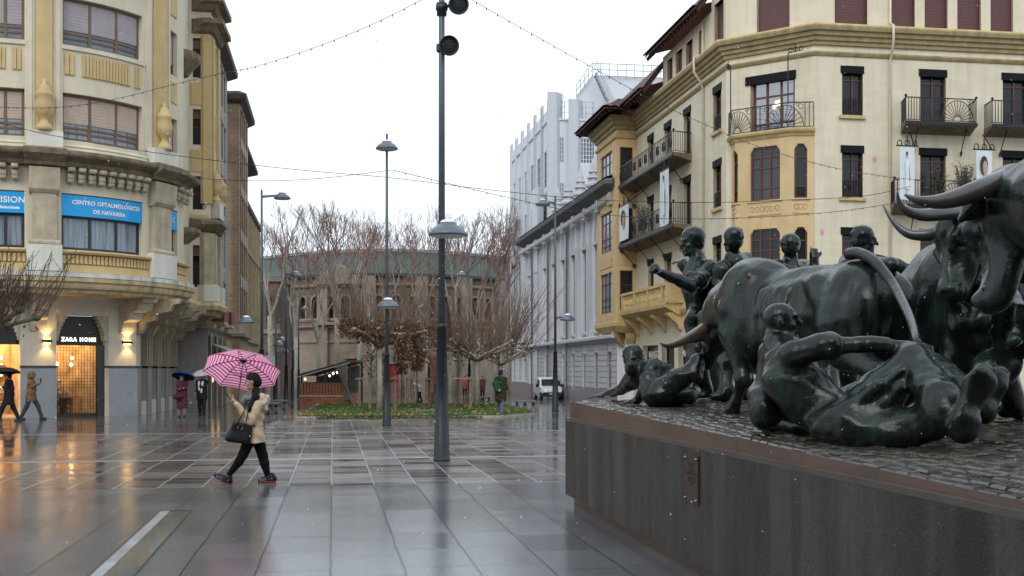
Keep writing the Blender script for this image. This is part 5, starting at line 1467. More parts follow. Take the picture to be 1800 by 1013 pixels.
def spot(z,dx,dy,yaw,r=.17):
    c=Vector((b.x+dx,b.y+dy,z)); f=Vector((math.sin(yaw),-math.cos(yaw),-.25)).normalized(); ax=rotm(f); A=Matrix((ax.col[1],ax.col[2],ax.col[0])).transposed()
    m=MB(); m.lathe([(.05,-.22),(r*.8,-.18),(r,-.05),(r,.06),(r*1.06,.065),(r*1.06,.1),(r*.94,.1),(r*.93,.05),(r*.75,.05)],c,22,A)
    o=m.build('spotlight',M('spot_black',(.018,.018,.02),rough=.4),t,True)
    g=MB()
    for rr,zz in ((.92,.045),(.62,.05),(.36,.055)): g.lathe([(r*rr,zz-.01),(r*(rr-.08),zz+.012),(r*(rr-.2),zz-.006)],c,20,A)
    g.lathe([(r*.18,.05),(0,.06)],c,10,A); g.build('louvre_ring',M('spot_lens',(.05,.05,.055),rough=.15),o,True)
    g=MB(); g.tube([Vector((b.x,b.y,z)),c-f*.12],.03,6); g.lathe([(.085,-.07),(.1,-.06),(.1,.06),(.085,.07)],(b.x,b.y,z),12); g.build('clamp',M('spot_black',(.018,.018,.02)),o)
spot(7.47,.13,-.16,.22); spot(8.22,.30,-.12,.25)
mm=MB(); mm.lathe([(.05,0),(.09,.01),(.09,.1),(.11,.11),(.11,.2),(.06,.21)],(b.x,b.y,8.05),12); mm.build('pole_collar',MATS['spot_black'],t,True)
lamp(680,34.9,8.95,[(3.55,.08,-.42)],'slim grey street lamp with a round lamp head on top, left of the centre post',sl=2.15,topdish=8.42,r0=.13,r1=.075,rp=.055,rt=.035)
lamp(460,46,9.1,[(8.55,.85,-.1),(3.55,-.62,0)],'grey street lamp with one high and one low arm near the left buildings',sl=2.6)
lamp(976,50.5,9.55,[(8.95,-.55,-.05),(3.85,.55,-.05)],'grey street lamp with one high and one low arm in front of the grey church',sl=2.6)
lamp(503,64,7.5,[(6.9,.55,0),(3.0,-.4,0)],'far grey street lamp left of the wooden terrace, tallest of its row',sl=2.2)
lamp(485,74,5.2,[(3.5,.4,0)],'far thin street lamp by the side street at the back left',sl=2.2,rp=.05,rt=.04)
lamp(514,84,6.9,[(2.9,-.5,0)],'far thin street lamp just left of the terrace fence',sl=2.2)
lamp(525,92,7.4,[(6.5,.5,0)],'farthest street lamp of the left row beside the bullring wall',sl=2.2)
lamp(825,75,8.2,[(7.85,-.5,0)],'far street lamp with a left arm among the bare trees right of centre',sl=2.4)
lamp(754,90,7.2,[(6.5,-.5,0)],'far street lamp with a left arm in front of the bullring arches',sl=2.4)
# ------------------------------------------------------------------ trees
bark=M('plane_bark',(.42,.38,.31),rough=.9,col2=(.20,.18,.14),scale=5,bump=.3,bscale=15)
bark_d=M('dark_bark',(.10,.08,.06),rough=.9,var=.3,scale=6)
twig=M('reddish_twig',(.23,.15,.125),rough=.9,var=.35,scale=1.5)
twig2=M('grey_brown_twig',(.15,.10,.075),rough=.9,var=.35,scale=1.5)
leafb=M('brown_leaf',(.20,.085,.03),rough=.7,col2=(.11,.05,.025),scale=2)
leafy=M('yellow_leaf',(.42,.24,.03),rough=.6,col2=(.22,.20,.03),scale=1)
def leaf(mb,p,s,rn):
    d=Vector((rn.gauss(0,1),rn.gauss(0,1),rn.gauss(0,1))).normalized()*s; e=d.cross(Vector((rn.random(),rn.random()+.1,1))).normalized()*s*.7
    mb.add([p-d,p+e,p+d*1.1,p-e],[(0,1,2,3)])
def plane_tree(base,h,label,seed,spread=.30,yellow=0,tw=1.0):
    rn=random.Random(seed); t=thing('plane_tree',base,label,'tree','bare plane trees before the bullring')
    tk=MB(); cr=MB(); lf=MB(); B=Vector(base)
    def grow(p,d,L,r,dep):
        n=3; pts=[p]; q=p; dd=d
        for i in range(n):
            dd=(dd+Vector((rn.gauss(0,.13),rn.gauss(0,.13),rn.gauss(.05,.08)))).normalized(); q=q+dd*L/n; pts.append(q)
        rs=[r*(1-.4*i/n) for i in range(n+1)]
        (tk if r>.065 else cr).tube(pts,rs,6 if r>.1 else 3,False)
        if dep==0:
            if yellow and rn.random()<yellow*1.6 and q.z<B.z+h*.66:
                for k in range(1): leaf(lf,q+Vector((rn.gauss(0,.25),rn.gauss(0,.25),rn.gauss(0,.2))),.16,rn)
            return
        k=rn.choice((2,3,3)) if dep>1 else rn.choice((3,4,4))
        for i in range(k):
            a=rn.uniform(.25,.62); az=rn.uniform(0,6.28); s=dd.cross(Vector((math.cos(az),math.sin(az),.1))).normalized()
            nd=(dd*math.cos(a)+s*math.sin(a)); nd.z+=.3; nd.normalize()
            st=pts[-1] if i==0 else pts[rn.choice((2,3,3))]
            grow(st,nd,L*rn.uniform(.62,.85),max(r*.6,.013*tw),dep-1)
    th=h*rn.uniform(.30,.42); r0=h*.014
    tk.tube([B-Vector((0,0,.2)),B+Vector((0,0,th*.5)),B+Vector((rn.gauss(0,.1),rn.gauss(0,.1),th))],[r0*1.25,r0,r0*.85],8)
    k=rn.choice((3,4))
    for i in range(k):
        az=6.28*i/k+rn.uniform(0,1); a=spread*rn.uniform(.6,1.3)
        grow(B+Vector((0,0,th)),Vector((math.cos(az)*math.sin(a),math.sin(az)*math.sin(a),math.cos(a))),h*.20,r0*.62,5)
    tk.build('trunk',bark,t,True,recalc=False); cr.build('crown',twig,t,recalc=False)
    if yellow: lf.build('foliage',leafy,t,recalc=False)
    return t
for i,(px,Y,top,yl) in enumerate(((476,106,360,0),(522,112,385,.05),(592,98,372,.35),(632,108,392,.3),(706,104,383,.25),(655,118,400,0),(752,112,405,0),(800,100,378,.05),(838,112,392,0),(872,104,378,.12),(892,116,395,0),(560,120,405,0),(930,118,420,.1))):
    b=gat(px,Y); h=(H+(HZ-top)*Y/F-b.z)
    pos=['leftmost, beside the end of the left buildings','second from the left, near the far lamps','broad one with yellow leaves behind the terrace','yellow leaved, right of the broadest crown','left of the centre post with scattered yellow leaves','thin, behind the slim lamp','thin, just left of the centre post','pale trunked, just right of the centre post','right of centre, behind the far right lamp','tall, left of the white block, some orange leaves','thin, against the edge of the white block','thin, far back left of the broadest crown','low, in front of the white block'][i]
    plane_tree(b,h*1.02,'bare plane tree '+pos,20+i,spread=.24,yellow=yl)
def pollard(base,label,seed,R0=2.1,hp=3.1,hs=2.6,nspr=260,leaves=60,mat=None,arms=7,trunk_m=None):
    rn=random.Random(seed); t=thing('pollard_tree',base,label,'tree','pollarded trees of the square'); B=Vector(base)
    tk=MB(); cr=MB(); lf=MB()
    tk.tube([B-Vector((0,0,.1)),B+Vector((.02,0,1.2)),B+Vector((0,.02,hp-.75))],[.17,.13,.12],9)
    ends=[]
    for i in range(arms):
        az=6.28*i/arms+rn.uniform(-.3,.3); r=R0*rn.uniform(.7,1.05); d=Vector((math.cos(az),math.sin(az),0))
        p0=B+Vector((0,0,hp-.8)); pts=[p0,p0+d*r*.3+Vector((0,0,.35)),p0+d*r*.65+Vector((rn.gauss(0,.1),rn.gauss(0,.1),.62)),p0+d*r+Vector((rn.gauss(0,.1),rn.gauss(0,.1),.8+rn.gauss(0,.12)))]
        tk.tube(pts,[.085,.07,.055,.06],6)
        for k in (1,2,3): ends.append((pts[k],d*k/3))
        s=Vector((d.y,-d.x,0))*rn.choice((-1,1)); e=pts[2]+s*r*.35+Vector((0,0,.2)); tk.tube([pts[1],e],[.05,.045],5); ends.append((e,d*.7+s*.4))
    for p,d in ends: tk.lathe([(0,-.1),(.1,-.05),(.12,0),(.09,.07),(0,.1)],p,7)
    for i in range(nspr):
        p,d=rn.choice(ends); p=p+Vector((rn.gauss(0,.12),rn.gauss(0,.12),rn.gauss(.02,.05)))
        v=Vector((0,0,1))+d*rn.uniform(.1,.65)+Vector((rn.gauss(0,.22),rn.gauss(0,.22),0)); L=hs*rn.uniform(.35,1.0)
        q=p+v*L*.5+d*.1; e=p+v*L+Vector((rn.gauss(0,.1),rn.gauss(0,.1),.1))
        cr.tube([p,q,e],[.017,.013,.008],3,False)
        for k in range(2):
            f=rn.uniform(.3,.8); s=p.lerp(e,f); cr.tube([s,s+v.normalized()*.4+Vector((rn.gauss(0,.2),rn.gauss(0,.2),.1))],[.009,.006],3,False)
    for i in range(leaves):
        p,d=rn.choice(ends); leaf(lf,p+Vector((rn.gauss(0,.25),rn.gauss(0,.25),rn.gauss(.05,.2)))+d*rn.uniform(0,.2),rn.uniform(.05,.09),rn)
    tk.build('trunk',trunk_m or bark,t,True,recalc=False); cr.build('crown',mat or twig2,t,recalc=False); lf.build('foliage',leafb,t,recalc=False)
    return t
pollard(gat(838,55),'flat topped pollard tree with pale trunk and dense upright shoots, right of the centre post',1,R0=2.5,nspr=260,hs=3.1,leaves=420)
pollard(gat(667,50),'brown leaved pollard tree with pale trunk beside the slim street lamp',2,R0=1.9,nspr=170,hs=2.6,leaves=1900,hp=3.6)
pollard(gat(760,68),'pollard tree behind the centre post at the back of the lawn',3,R0=2.4,nspr=90,hs=2.6,leaves=120)
pollard(gat(880,72),'pollard tree farther back, left of the walking man in the dark coat',5,R0=2.2,nspr=90,hs=2.6,leaves=120)
0 and pollard(gat(615,74),'pollard tree behind the terrace roof',6,R0=2.2,nspr=110,hs=2.6,leaves=100)
tl=pollard(gat(-62,30),'pollard tree reaching in from the left edge of the photo',4,R0=2.0,nspr=240,hs=1.8,leaves=110,hp=3.05,mat=M('dark_twig',(.075,.045,.035),rough=.9,var=.3),trunk_m=bark_d)
def staked(px,Y,h,label,seed,leafn=900,crown=True,stakes=2):
    rn=random.Random(seed); b=gat(px,Y); t=thing('young_tree',b,label,'tree','staked young trees on the lawn')
    tk=MB(); tk.tube([b,b+Vector((0,0,h*.4)),b+Vector((.03,0,h))],[.05,.04,.012],6)
    for i in range(40):
        z=rn.uniform(.45,.97)*h; a=rn.uniform(0,6.28); r=.42*(1-abs(z/h-.65)*1.6); tk.tube([b+Vector((0,0,z)),b+Vector((math.cos(a)*r,math.sin(a)*r,z+r*1.1))],[.014,.006],3,False)
    tk.build('trunk',bark_d,t,recalc=False)
    if crown:
        lf=MB()
        for i in range(leafn):
            z=rn.uniform(.42,1.02); a=rn.uniform(0,6.28); r=.55*math.sqrt(rn.random())*max(.1,1-abs(z-.62)*2.0); leaf(lf,b+Vector((math.cos(a)*r,math.sin(a)*r,z*h)),rn.uniform(.05,.09),rn)
        lf.build('foliage',leafb,t,recalc=False)
    wood=M('stake_wood',(.24,.18,.12),rough=.85,var=.25,scale=4)
    for k in range(stakes):
        dx=(-.55,.55,0)[k]; m=MB(); m.tube([b+Vector((dx,.1*k,-.1)),b+Vector((dx,.1*k,1.55))],[.075,.075],8); m.build('stake',wood,t)
    if stakes>1:
        m=MB(); m.box(b.x-.75,b.x+.75,b.y-.09,b.y-.02,b.z+1.42,b.z+1.5); m.build('cross_rail',wood,t)
staked(706,66,4.1,'young tree with brown leaves, left of two in front of the red gate',1)
staked(733,64,4.5,'young tree with dense brown leaves between the slim lamp and the centre post',2,1200)
staked(652,55,2.9,'bare young tree between stakes behind the slim lamp, left of it',3,60)
staked(806,53,3.2,'bare young tree between two thick stakes right of the centre post',4,40)
staked(672,51,2.6,'low staked sapling at the foot of the slim lamp',5,30,stakes=2)
# ------------------------------------------------------------------ benches
def bench(px,Y,label,w=1.7,rz=0):
    b=gat(px,Y); t=thing('stone_bench',b,label,'bench','stone benches of the square'); c=M('bench_concrete',(.12,.115,.11),rough=.35,var=.2,scale=4)
    m=MB(); m.box(b.x-w/2,b.x+w/2,b.y-.3,b.y+.3,b.z+.40,b.z+.47); m.build('seat',c,t)
    for k in (-.36,0,.36):
        m=MB()
        for s in (-1,1): x=b.x+k*w; m.hexa([(x-.13*s-.05,b.y-.24,b.z),(x-.13*s+.05,b.y-.24,b.z),(x-.13*s+.05,b.y+.24,b.z),(x-.13*s-.05,b.y+.24,b.z),(x+.02*s-.05,b.y-.24,b.z+.4),(x+.02*s+.05,b.y-.24,b.z+.4),(x+.02*s+.05,b.y+.24,b.z+.4),(x+.02*s-.05,b.y+.24,b.z+.4)])
        m.build('leg',c,t)
bench(923,50.5,'dark stone bench right of the man in the dark coat',1.0)
bench(849,62,'dark stone bench at the far end of the lawn',.9)
bench(474,47,'dark stone bench just behind the walking woman',.9)
bench(489,53,'dark stone bench behind the nearer one on the left',.9)
# ------------------------------------------------------------------ wooden terrace
def terrace():
    Y=66; b=gat(575,Y); t=thing('terrace_pavilion',b,'open air bar terrace with slatted wooden fence, sloping dark roof and tied beige curtain','pavilion')
    X=lambda px:(px-900)*Y/F
    Z=lambda py:H+(HZ-py)*Y/F
    wood=M('terrace_wood',(.30,.11,.045),rough=.55,var=.35,scale=3,stretch=(1,1,6)); dk=M('terrace_dark',(.03,.027,.025),rough=.5)
    z0=b.z
    m=MB(); m.box(X(528),X(613),Y-.2,Y+.2,z0,Z(697)); m.build('planter',wood,t)
    m=MB(); m.box(X(527.5),X(614),Y-.23,Y+.23,Z(697),Z(695.6)); m.build('planter_edge',M('pale_edge',(.5,.5,.48),rough=.5),t)
    m=MB(); n=14
    for i in range(n):
        m.cut(); a=X(529)+(X(606)-X(529))*i/n; m.box(a,a+.135,Y-.05,Y-.01,Z(695.6),Z(673.5))
    m.build('fence_slat',wood,t)
    m=MB(); m.box(X(528),X(608),Y,Y+.06,Z(695),Z(672)); m.build('fence_panel',dk,t)
    m=MB()
    for px,zt in ((529.5,660),(571,648),(614,636)): m.cut(); m.box(X(px)-.05,X(px)+.05,Y+.07,Y+.17,z0,Z(zt))
    for px,zt in ((529.5,660),(614,636)): m.cut(); m.box(X(px)-.05,X(px)+.05,Y+5.4,Y+5.5,z0,Z(zt))
    m.build('post',dk,t)
    m=MB(); a,c=X(526),X(616)
    m.hexa([(a,Y-.3,Z(662)),(c,Y-.3,Z(637)),(c,Y+5.6,Z(637)),(a,Y+5.6,Z(662)),(a,Y-.3,Z(658)),(c,Y-.3,Z(633)),(c,Y+5.6,Z(633)),(a,Y+5.6,Z(658))]); m.build('roof',dk,t)
    m=MB(); m.hexa([(a,Y-.33,Z(663.2)),(c,Y-.33,Z(638.2)),(c,Y-.3,Z(638.2)),(a,Y-.3,Z(663.2)),(a,Y-.33,Z(661.8)),(c,Y-.33,Z(636.8)),(c,Y-.3,Z(636.8)),(a,Y-.3,Z(661.8))]); m.build('roof_edge',M('pale_edge',(.5,.5,.48)),t)
    m=MB(); m.hexa([(X(531),Y+5,Z(694)),(X(612),Y+5,Z(694)),(X(612),Y+5.05,Z(694)),(X(531),Y+5.05,Z(694)),(X(531),Y+5,Z(664)),(X(612),Y+5,Z(641)),(X(612),Y+5.05,Z(641)),(X(531),Y+5.05,Z(664))]); m.build('back_wall',M('terrace_back',(.16,.19,.17),rough=.3,var=.3),t)
    # curtain: gathered at the waist
    m=MB(); rows=14; n=22
    for r in range(rows+1):
        v=r/rows; py=641+(703-641)*v; wpx=9+abs(v-.62)*-0; half=(9.5*(1-v/.62)+2.2) if v<.62 else (2.2+5.5*(v-.62)/.38); cx=600+9*min(1,v/.62)+ (3*(v-.62)/.38 if v>.62 else 0)
        for i in range(n+1): 
            u=i/n-.5; m.v.append(Vector((X(cx+2*half*u),Y-.28+.09*math.sin(i*2.1),Z(py))))
    for r in range(rows):
        for i in range(n): m.f.append((r*(n+1)+i,r*(n+1)+i+1,(r+1)*(n+1)+i+1,(r+1)*(n+1)+i))
    m.build('curtain',M('beige_curtain',(.24,.20,.16),rough=.9,var=.12),t,True)
    for px,py in ((531,667),(574.5,661),(581,657),(588,655)):
        m=MB(); m.lathe([(0,-.09),(.05,-.05),(.07,0),(.05,.05),(0,.09)],(X(px),Y+1,Z(py)),10); m.build('bulb',emis('bulb_warm',(1,.85,.65),2.2),t,True)
terrace()
# ------------------------------------------------------------------ van
def van():
    Y=80.0; b=gat(963,Y); t=thing('delivery_van',b,'small white delivery van with black bumper parked before the grey church','van')
    f=-U; r=Vector((f.y,-f.x,0))
    def P(x,y,z): return b+f*x*.86+r*y*.9+Vector((0,0,z*.88))
    wp=M('white_van_paint',(.72,.73,.74),rough=.25,var=.04,coat=.5); bk=M('black_plastic',(.02,.02,.022),rough=.5); gl=M('van_glass',(.02,.03,.035),rough=.05)
    # stations along x : (x, zlow, zbelt, ztop, half width belt, half width top)
    st=[(-1.98,.45,.95,1.66,.80,.70),(-1.9,.32,.95,1.74,.85,.74),(-.6,.30,.98,1.80,.86,.76),(.25,.30,1.0,1.78,.86,.74),(.62,.30,1.02,1.62,.86,.70),(1.12,.30,1.04,1.12,.85,.72),(1.6,.32,.96,1.0,.82,.70),(1.9,.36,.78,.84,.74,.6),(1.98,.42,.66,.7,.66,.5)]
    m=MB(); k=len(st)
    for x,zl,zb,zt,wb,wt in st:
        ring=[(-wb*.93,zl),(-wb,zl+.2),(-wb,zb),(-wt,zt-.05),(-wt*.85,zt),(wt*.85,zt),(wt,zt-.05),(wb,zb),(wb,zl+.2),(wb*.93,zl)]
        for y,z in ring: m.v.append(P(x,y,z))
    for i in range(k-1):
        for j in range(10): m.f.append((i*10+j,i*10+(j+1)%10,(i+1)*10+(j+1)%10,(i+1)*10+j))
    m.f.append(tuple(range(10))); m.f.append(tuple((k-1)*10+j for j in range(10)))
    m.build('body',wp,t)
    m=MB(); m.hexa([P(.67,-.64,1.60),P(1.13,-.72,1.13),P(1.13,.72,1.13),P(.67,.64,1.60),P(.70,-.64,1.63),P(1.17,-.72,1.16),P(1.17,.72,1.16),P(.70,.64,1.63)]); m.build('windscreen',gl,t)
    for s in (-1,1):
        m=MB(); m.hexa([P(-.2,s*.865,1.06),P(.85,s*.865,1.08),P(.55,s*.78,1.55),P(-.2,s*.78,1.60),P(-.2,s*.88,1.06),P(.85,s*.88,1.08),P(.55,s*.80,1.55),P(-.2,s*.80,1.60)]); m.build('side_window',gl,t)
        m=MB(); c=P(.85,s*1.0,1.12); m.hexa([c+f*a+r*bb+Vector((0,0,z)) for z in (-.1,.12) for a,bb in ((-.06,-.09),(.06,-.09),(.06,.09),(-.06,.09))]); m.build('mirror',bk,t)
        m=MB(); m.hexa([P(1.62,s*.45,.78),P(1.62,s*.80,.78),P(1.84,s*.74,.74),P(1.96,s*.45,.7),P(1.58,s*.45,.98),P(1.5,s*.80,.98),P(1.72,s*.76,.92),P(1.80,s*.45,.92)]); m.build('headlight',M('headlight_glass',(.55,.57,.6),rough=.1),t)
        for x in (-1.25,1.22):
            ax=Matrix((f,Vector((0,0,1)),r)).transposed(); c=P(x,s*.76,.30); m=MB(); m.lathe([(.0,-.11),(.24,-.11),(.31,-.08),(.31,.08),(.24,.11),(.0,.11)],c,20,ax); w=m.build('wheel',bk,t,True)
            m=MB(); m.lathe([(.0,-.118),(.18,-.115),(.19,-.1)],c,14,ax); m.lathe([(.0,.118),(.18,.115),(.19,.1)],c,14,ax); m.build('rim',M('rim_grey',(.35,.36,.37),rough=.4),w,True)
    m=MB(); m.hexa([P(1.62,-.86,.28),P(1.62,.86,.28),P(2.06,.66,.28),P(2.06,-.66,.28),P(1.55,-.87,.6),P(1.55,.87,.6),P(2.05,.66,.62),P(2.05,-.66,.62)]); m.build('bumper',bk,t)
    m=MB(); m.hexa([P(2.065,-.26,.44),P(2.065,.26,.44),P(2.075,.26,.44),P(2.075,-.26,.44),P(2.065,-.26,.55),P(2.065,.26,.55),P(2.075,.26,.55),P(2.075,-.26,.55)]); m.build('number_plate',MATS['headlight_glass'],t)
van()
# ------------------------------------------------------------------ rusty statue on the lawn
def rusty():
    Y=46.5; b=gat(762,Y); b.z+=.05; t=thing('rusty_sculpture',b,'slender rust brown sculpture on a low slab half hidden by the centre post','sculpture')
    s=SDF(); q=lambda px,py:at(px,py,Y)
    s.chain([q(755,716),q(759,690),q(762,660),q(765,640)],[.07,.10,.14,.19],.08)
    s.chain([q(765,640),q(763,628),q(758,622)],[.19,.22,.12],.06); s.chain([q(765,650),q(772,664),q(770,690),q(768,716)],[.15,.12,.09,.07],.06)
    s.cap(q(770,626),q(774,650),.14,.1,.08)
    s.mesh('figure',.03,M('rust',(.11,.045,.03),rough=.8,var=.35,scale=5,bump=.3,bscale=20),t)
    m=MB(); c=gat(762,Y); m.box(c.x-.7,c.x+.6,c.y-.4,c.y+.5,c.z,c.z+.16); m.build('slab_base',MATS['bench_concrete'],t)
rusty()
# white hoarding with a black letter
hb=gat(470,80); t=thing('white_hoarding',hb,'white board with a black letter C behind the pink umbrella','sign')
x0,x1=(452-900)*80/F,(485-900)*80/F; z0,z1=H+(HZ-650)*80/F,H+(HZ-625)*80/F
m=MB(); m.box(x0,x1,80,80.06,z0,z1); m.build('board',M('board_white',(.7,.71,.72),rough=.6),t)
m=MB(); m.box(x0+.1,x0+.2,80.0,80.05,hb.z,z0); m.box(x1-.2,x1-.1,80.0,80.05,hb.z,z0); m.build('board_leg',MATS['spot_black'],t)
vs,fs=text_mesh('C',.62,bold=.02); m=MB(); m.v=[Vector(((460-900)*80/F+x+.1,79.99,z0+.38+y)) for x,y,_ in vs]; m.f=fs; m.build('lettering',MATS['spot_black'],t,recalc=False)
# ------------------------------------------------------------------ festoon wires
wirem=M('wire_black',(.02,.02,.02),rough=.6); bulbm=M('dark_bulb',(.05,.05,.055),rough=.3)
def wire(pts,label,r=.008,bulbs=0,Y0=38,Y1=38):
    n=len(pts); P=[]
    w=[at(px,py,Y0+(Y1-Y0)*(i/(n-1))) for i,(px,py) in enumerate(pts)]
    # smooth by catmull-rom
    for i in range(n-1):
        a,b,c,d=w[max(i-1,0)],w[i],w[i+1],w[min(i+2,n-1)]
        for k in range(10):
            s=k/10; P.append(.5*((2*b)+(c-a)*s+(2*a-5*b+4*c-d)*s*s+(3*b-a-3*c+d)*s**3))
    P.append(w[-1])
    t=thing('festoon_wire' if bulbs else 'cable',P[0],label,'string lights' if bulbs else 'cable')
    m=MB(); m.tube(P,r,4,False); m.build('cable_strand',wirem,t)
    if bulbs:
        g=MB(); acc=0
        for a,b in zip(P[:-1],P[1:]):
            L=(b-a).length; acc+=L
            while acc>bulbs:
                acc-=bulbs; c=b-(b-a).normalized()*acc; g.lathe([(.008,.015),(.01,0),(.017,-.025),(.014,-.045),(0,-.055)],c,5)
        tag(g.build('bulb',bulbm,t),kind='stuff')
wire([(-30,188),(60,190),(125,187),(200,175),(300,150),(400,127),(450,117),(550,85),(650,45),(735,3),(800,-35)],'string of small bulbs running from the left buildings up to the top of the photo',bulbs=.42,Y0=38,Y1=26)
wire([(800,-20),(835,3),(930,57),(1040,118),(1150,178),(1240,219),(1299,245),(1370,270),(1461,294),(1516,304),(1577,313),(1640,318)],'string of small bulbs running from the top of the photo down across the yellow building',bulbs=.42,Y0=26,Y1=43)
wire([(-20,210),(42,227),(107,241),(247,265),(425,288),(560,302),(690,313),(870,335),(1055,352),(1240,356),(1380,352),(1516,345),(1600,328)],'plain black cable spanning the whole square at lamp height',r=.011,Y0=36,Y1=44)
wire([(690,299),(760,316),(870,342),(1000,370),(1120,382),(1240,385),(1370,380),(1480,371),(1570,358)],'lower string of small bulbs from the slim lamp to the yellow building',r=.01,bulbs=.5,Y0=35,Y1=43)
wire([(230,303),(320,312),(450,318),(560,314),(690,299)],'thin cable from the cream building to the slim lamp',r=.009,Y0=40,Y1=35)
# ------------------------------------------------------------------ sleet in the air
def sleet():
    rn=random.Random(77); m=MB()
    for i in range(1500):
        Y=3.0+36*rn.random()**1.25; px=rn.uniform(-60,1860); py=rn.uniform(-30,960); c=at(px,py,Y)
        if c.z<.05: continue
        r=rn.uniform(.0016,.0048)*(1 if Y>6 else .5); dv=Vector((rn.gauss(.15,.25),0,1)).normalized()*r*rn.uniform(.7,1.6); a=Vector((1,0,0))*r; b_=Vector((0,1,0))*r
        m.add([c-dv,c+a,c+b_,c-a,c-b_,c+dv],[(0,1,2),(0,2,3),(0,3,4),(0,4,1),(5,2,1),(5,3,2),(5,4,3),(5,1,4)])
    tag(m.build('sleet',snowm,None,True,recalc=False),'fine white sleet falling through the air of the square','sleet',kind='stuff')
sleet()
# ------------------------------------------------------------------ people
skin=M('skin',(.36,.20,.145),rough=.55,var=.05); hairk=M('dark_hair',(.008,.006,.006),rough=.6,spec=.15,var=.3,scale=20,stretch=(3,3,.4))
shoe_k=M('black_shoe',(.02,.02,.022),rough=.5)
def cloth(name,c,rough=.85,**k): return M(name,c,rough=rough,spec=.08,var=.14,scale=9,bump=.25,bscale=30,**k)
def umbrella(apex,axis,r,dep,shaft,label,mats,stripes=None,n=8,name='umbrella',ridge=.94):
    apex=Vector(apex); ax=Vector(axis).normalized(); t=thing(name,apex-ax*shaft,label,'umbrella')
    s1=ax.cross(Vector((0,1,0))).normalized(); s2=ax.cross(s1)
    def P(k,v,mid=0):
        a=2*PI*k/n; rr=r*math.sin(v*1.15)/math.sin(1.15); zz=-dep*(1-math.cos(v*1.15))/(1-math.cos(1.15))
        rr*=1-mid*.075*v
        return apex+(s1*math.cos(a)+s2*math.sin(a))*rr+ax*zz
    m=MB(); rows=14; sub=6; uv=[]
    for k in range(n):
        o=len(m.v)
        for i in range(rows+1):
            v=i/rows
            for j in range(sub+1):
                f=j/sub; p=P(k,v).lerp(P(k+1,v),f); 
                # gore bulges a touch, hem curves in
                bul=math.sin(PI*f); p=p+ (apex-ax*dep*.6-p).normalized()*-.0 - ax*(-.012*bul*v) 
                if v>0: p=p.lerp(apex-ax*dep*v*v,.035*bul*v*v)
                m.v.append(p); uv.append(v)
        for i in range(rows):
            for j in range(sub):
                a=o+i*(sub+1)+j; m.f.append((a,a+1,a+sub+2,a+sub+1))
    o=m.build('canopy',mats[0],t,True,recalc=False)
    at_=o.data.attributes.new('ring','FLOAT','POINT'); at_.data.foreach_set('value',uv)
    if stripes:
        o.data.materials.clear(); o.data.materials.append(stripes)
    rb=MB()
    for k in range(n): rb.tube([P(k,i/10)-ax*.008 for i in range(11)],.006,4)
    rb.build('ribs',mats[1],t)
    st=MB()
    for k in range(n): st.tube([P(k,.5)-ax*.01,apex-ax*shaft*.42],.004,4)
    st.build('stretchers',mats[1],t)
    sh=MB(); sh.tube([apex+ax*.06,apex-ax*shaft],.008,8); sh.lathe([(.0,0),(.05,-.01),(.05,-.02),(0,-.05)],apex-ax*.01,10,rotm(ax)@Matrix(((0,0,1),(0,1,0),(-1,0,0)))); sh.build('shaft',mats[1],t)
    hd=MB(); e=apex-ax*shaft; hd.tube([e+ax*.04,e-ax*.09],.015,8); hd.build('handle',mats[2] if len(mats)>2 else mats[1],t)
    return t
def stripemat():
    m=bpy.data.materials.new('pink_stripes'); m.use_nodes=True; n=m.node_tree.nodes; l=m.node_tree.links; b=n['Principled BSDF']
    a=n.new('ShaderNodeAttribute'); a.attribute_name='ring'
    mu=n.new('ShaderNodeMath'); mu.operation='MULTIPLY'; mu.inputs[1].default_value=11.3; l.new(a.outputs['Fac'],mu.inputs[0])
    fr=n.new('ShaderNodeMath'); fr.operation='FRACT'; l.new(mu.outputs[0],fr.inputs[0])
    gt=n.new('ShaderNodeMath'); gt.operation='GREATER_THAN'; gt.inputs[1].default_value=.56; l.new(fr.outputs[0],gt.inputs[0])
    mx=n.new('ShaderNodeMix'); mx.data_type='RGBA'; l.new(gt.outputs[0],mx.inputs['Factor']); mx.inputs['A'].default_value=(.95,.62,.76,1); mx.inputs['B'].default_value=(.70,.02,.20,1)
    l.new(mx.outputs['Result'],b.inputs['Base Color']); b.inputs['Roughness'].default_value=.6
    tr=n.new('ShaderNodeBsdfTranslucent'); l.new(mx.outputs['Result'],tr.inputs['Color'])
    ms=n.new('ShaderNodeMixShader'); ms.inputs[0].default_value=.65; l.new(b.outputs[0],ms.inputs[1]); l.new(tr.outputs[0],ms.inputs[2]); l.new(ms.outputs[0],n['Material Output'].inputs['Surface'])
    return m
umk=M('umbrella_steel',(.02,.02,.022),rough=.4,metal=.5)
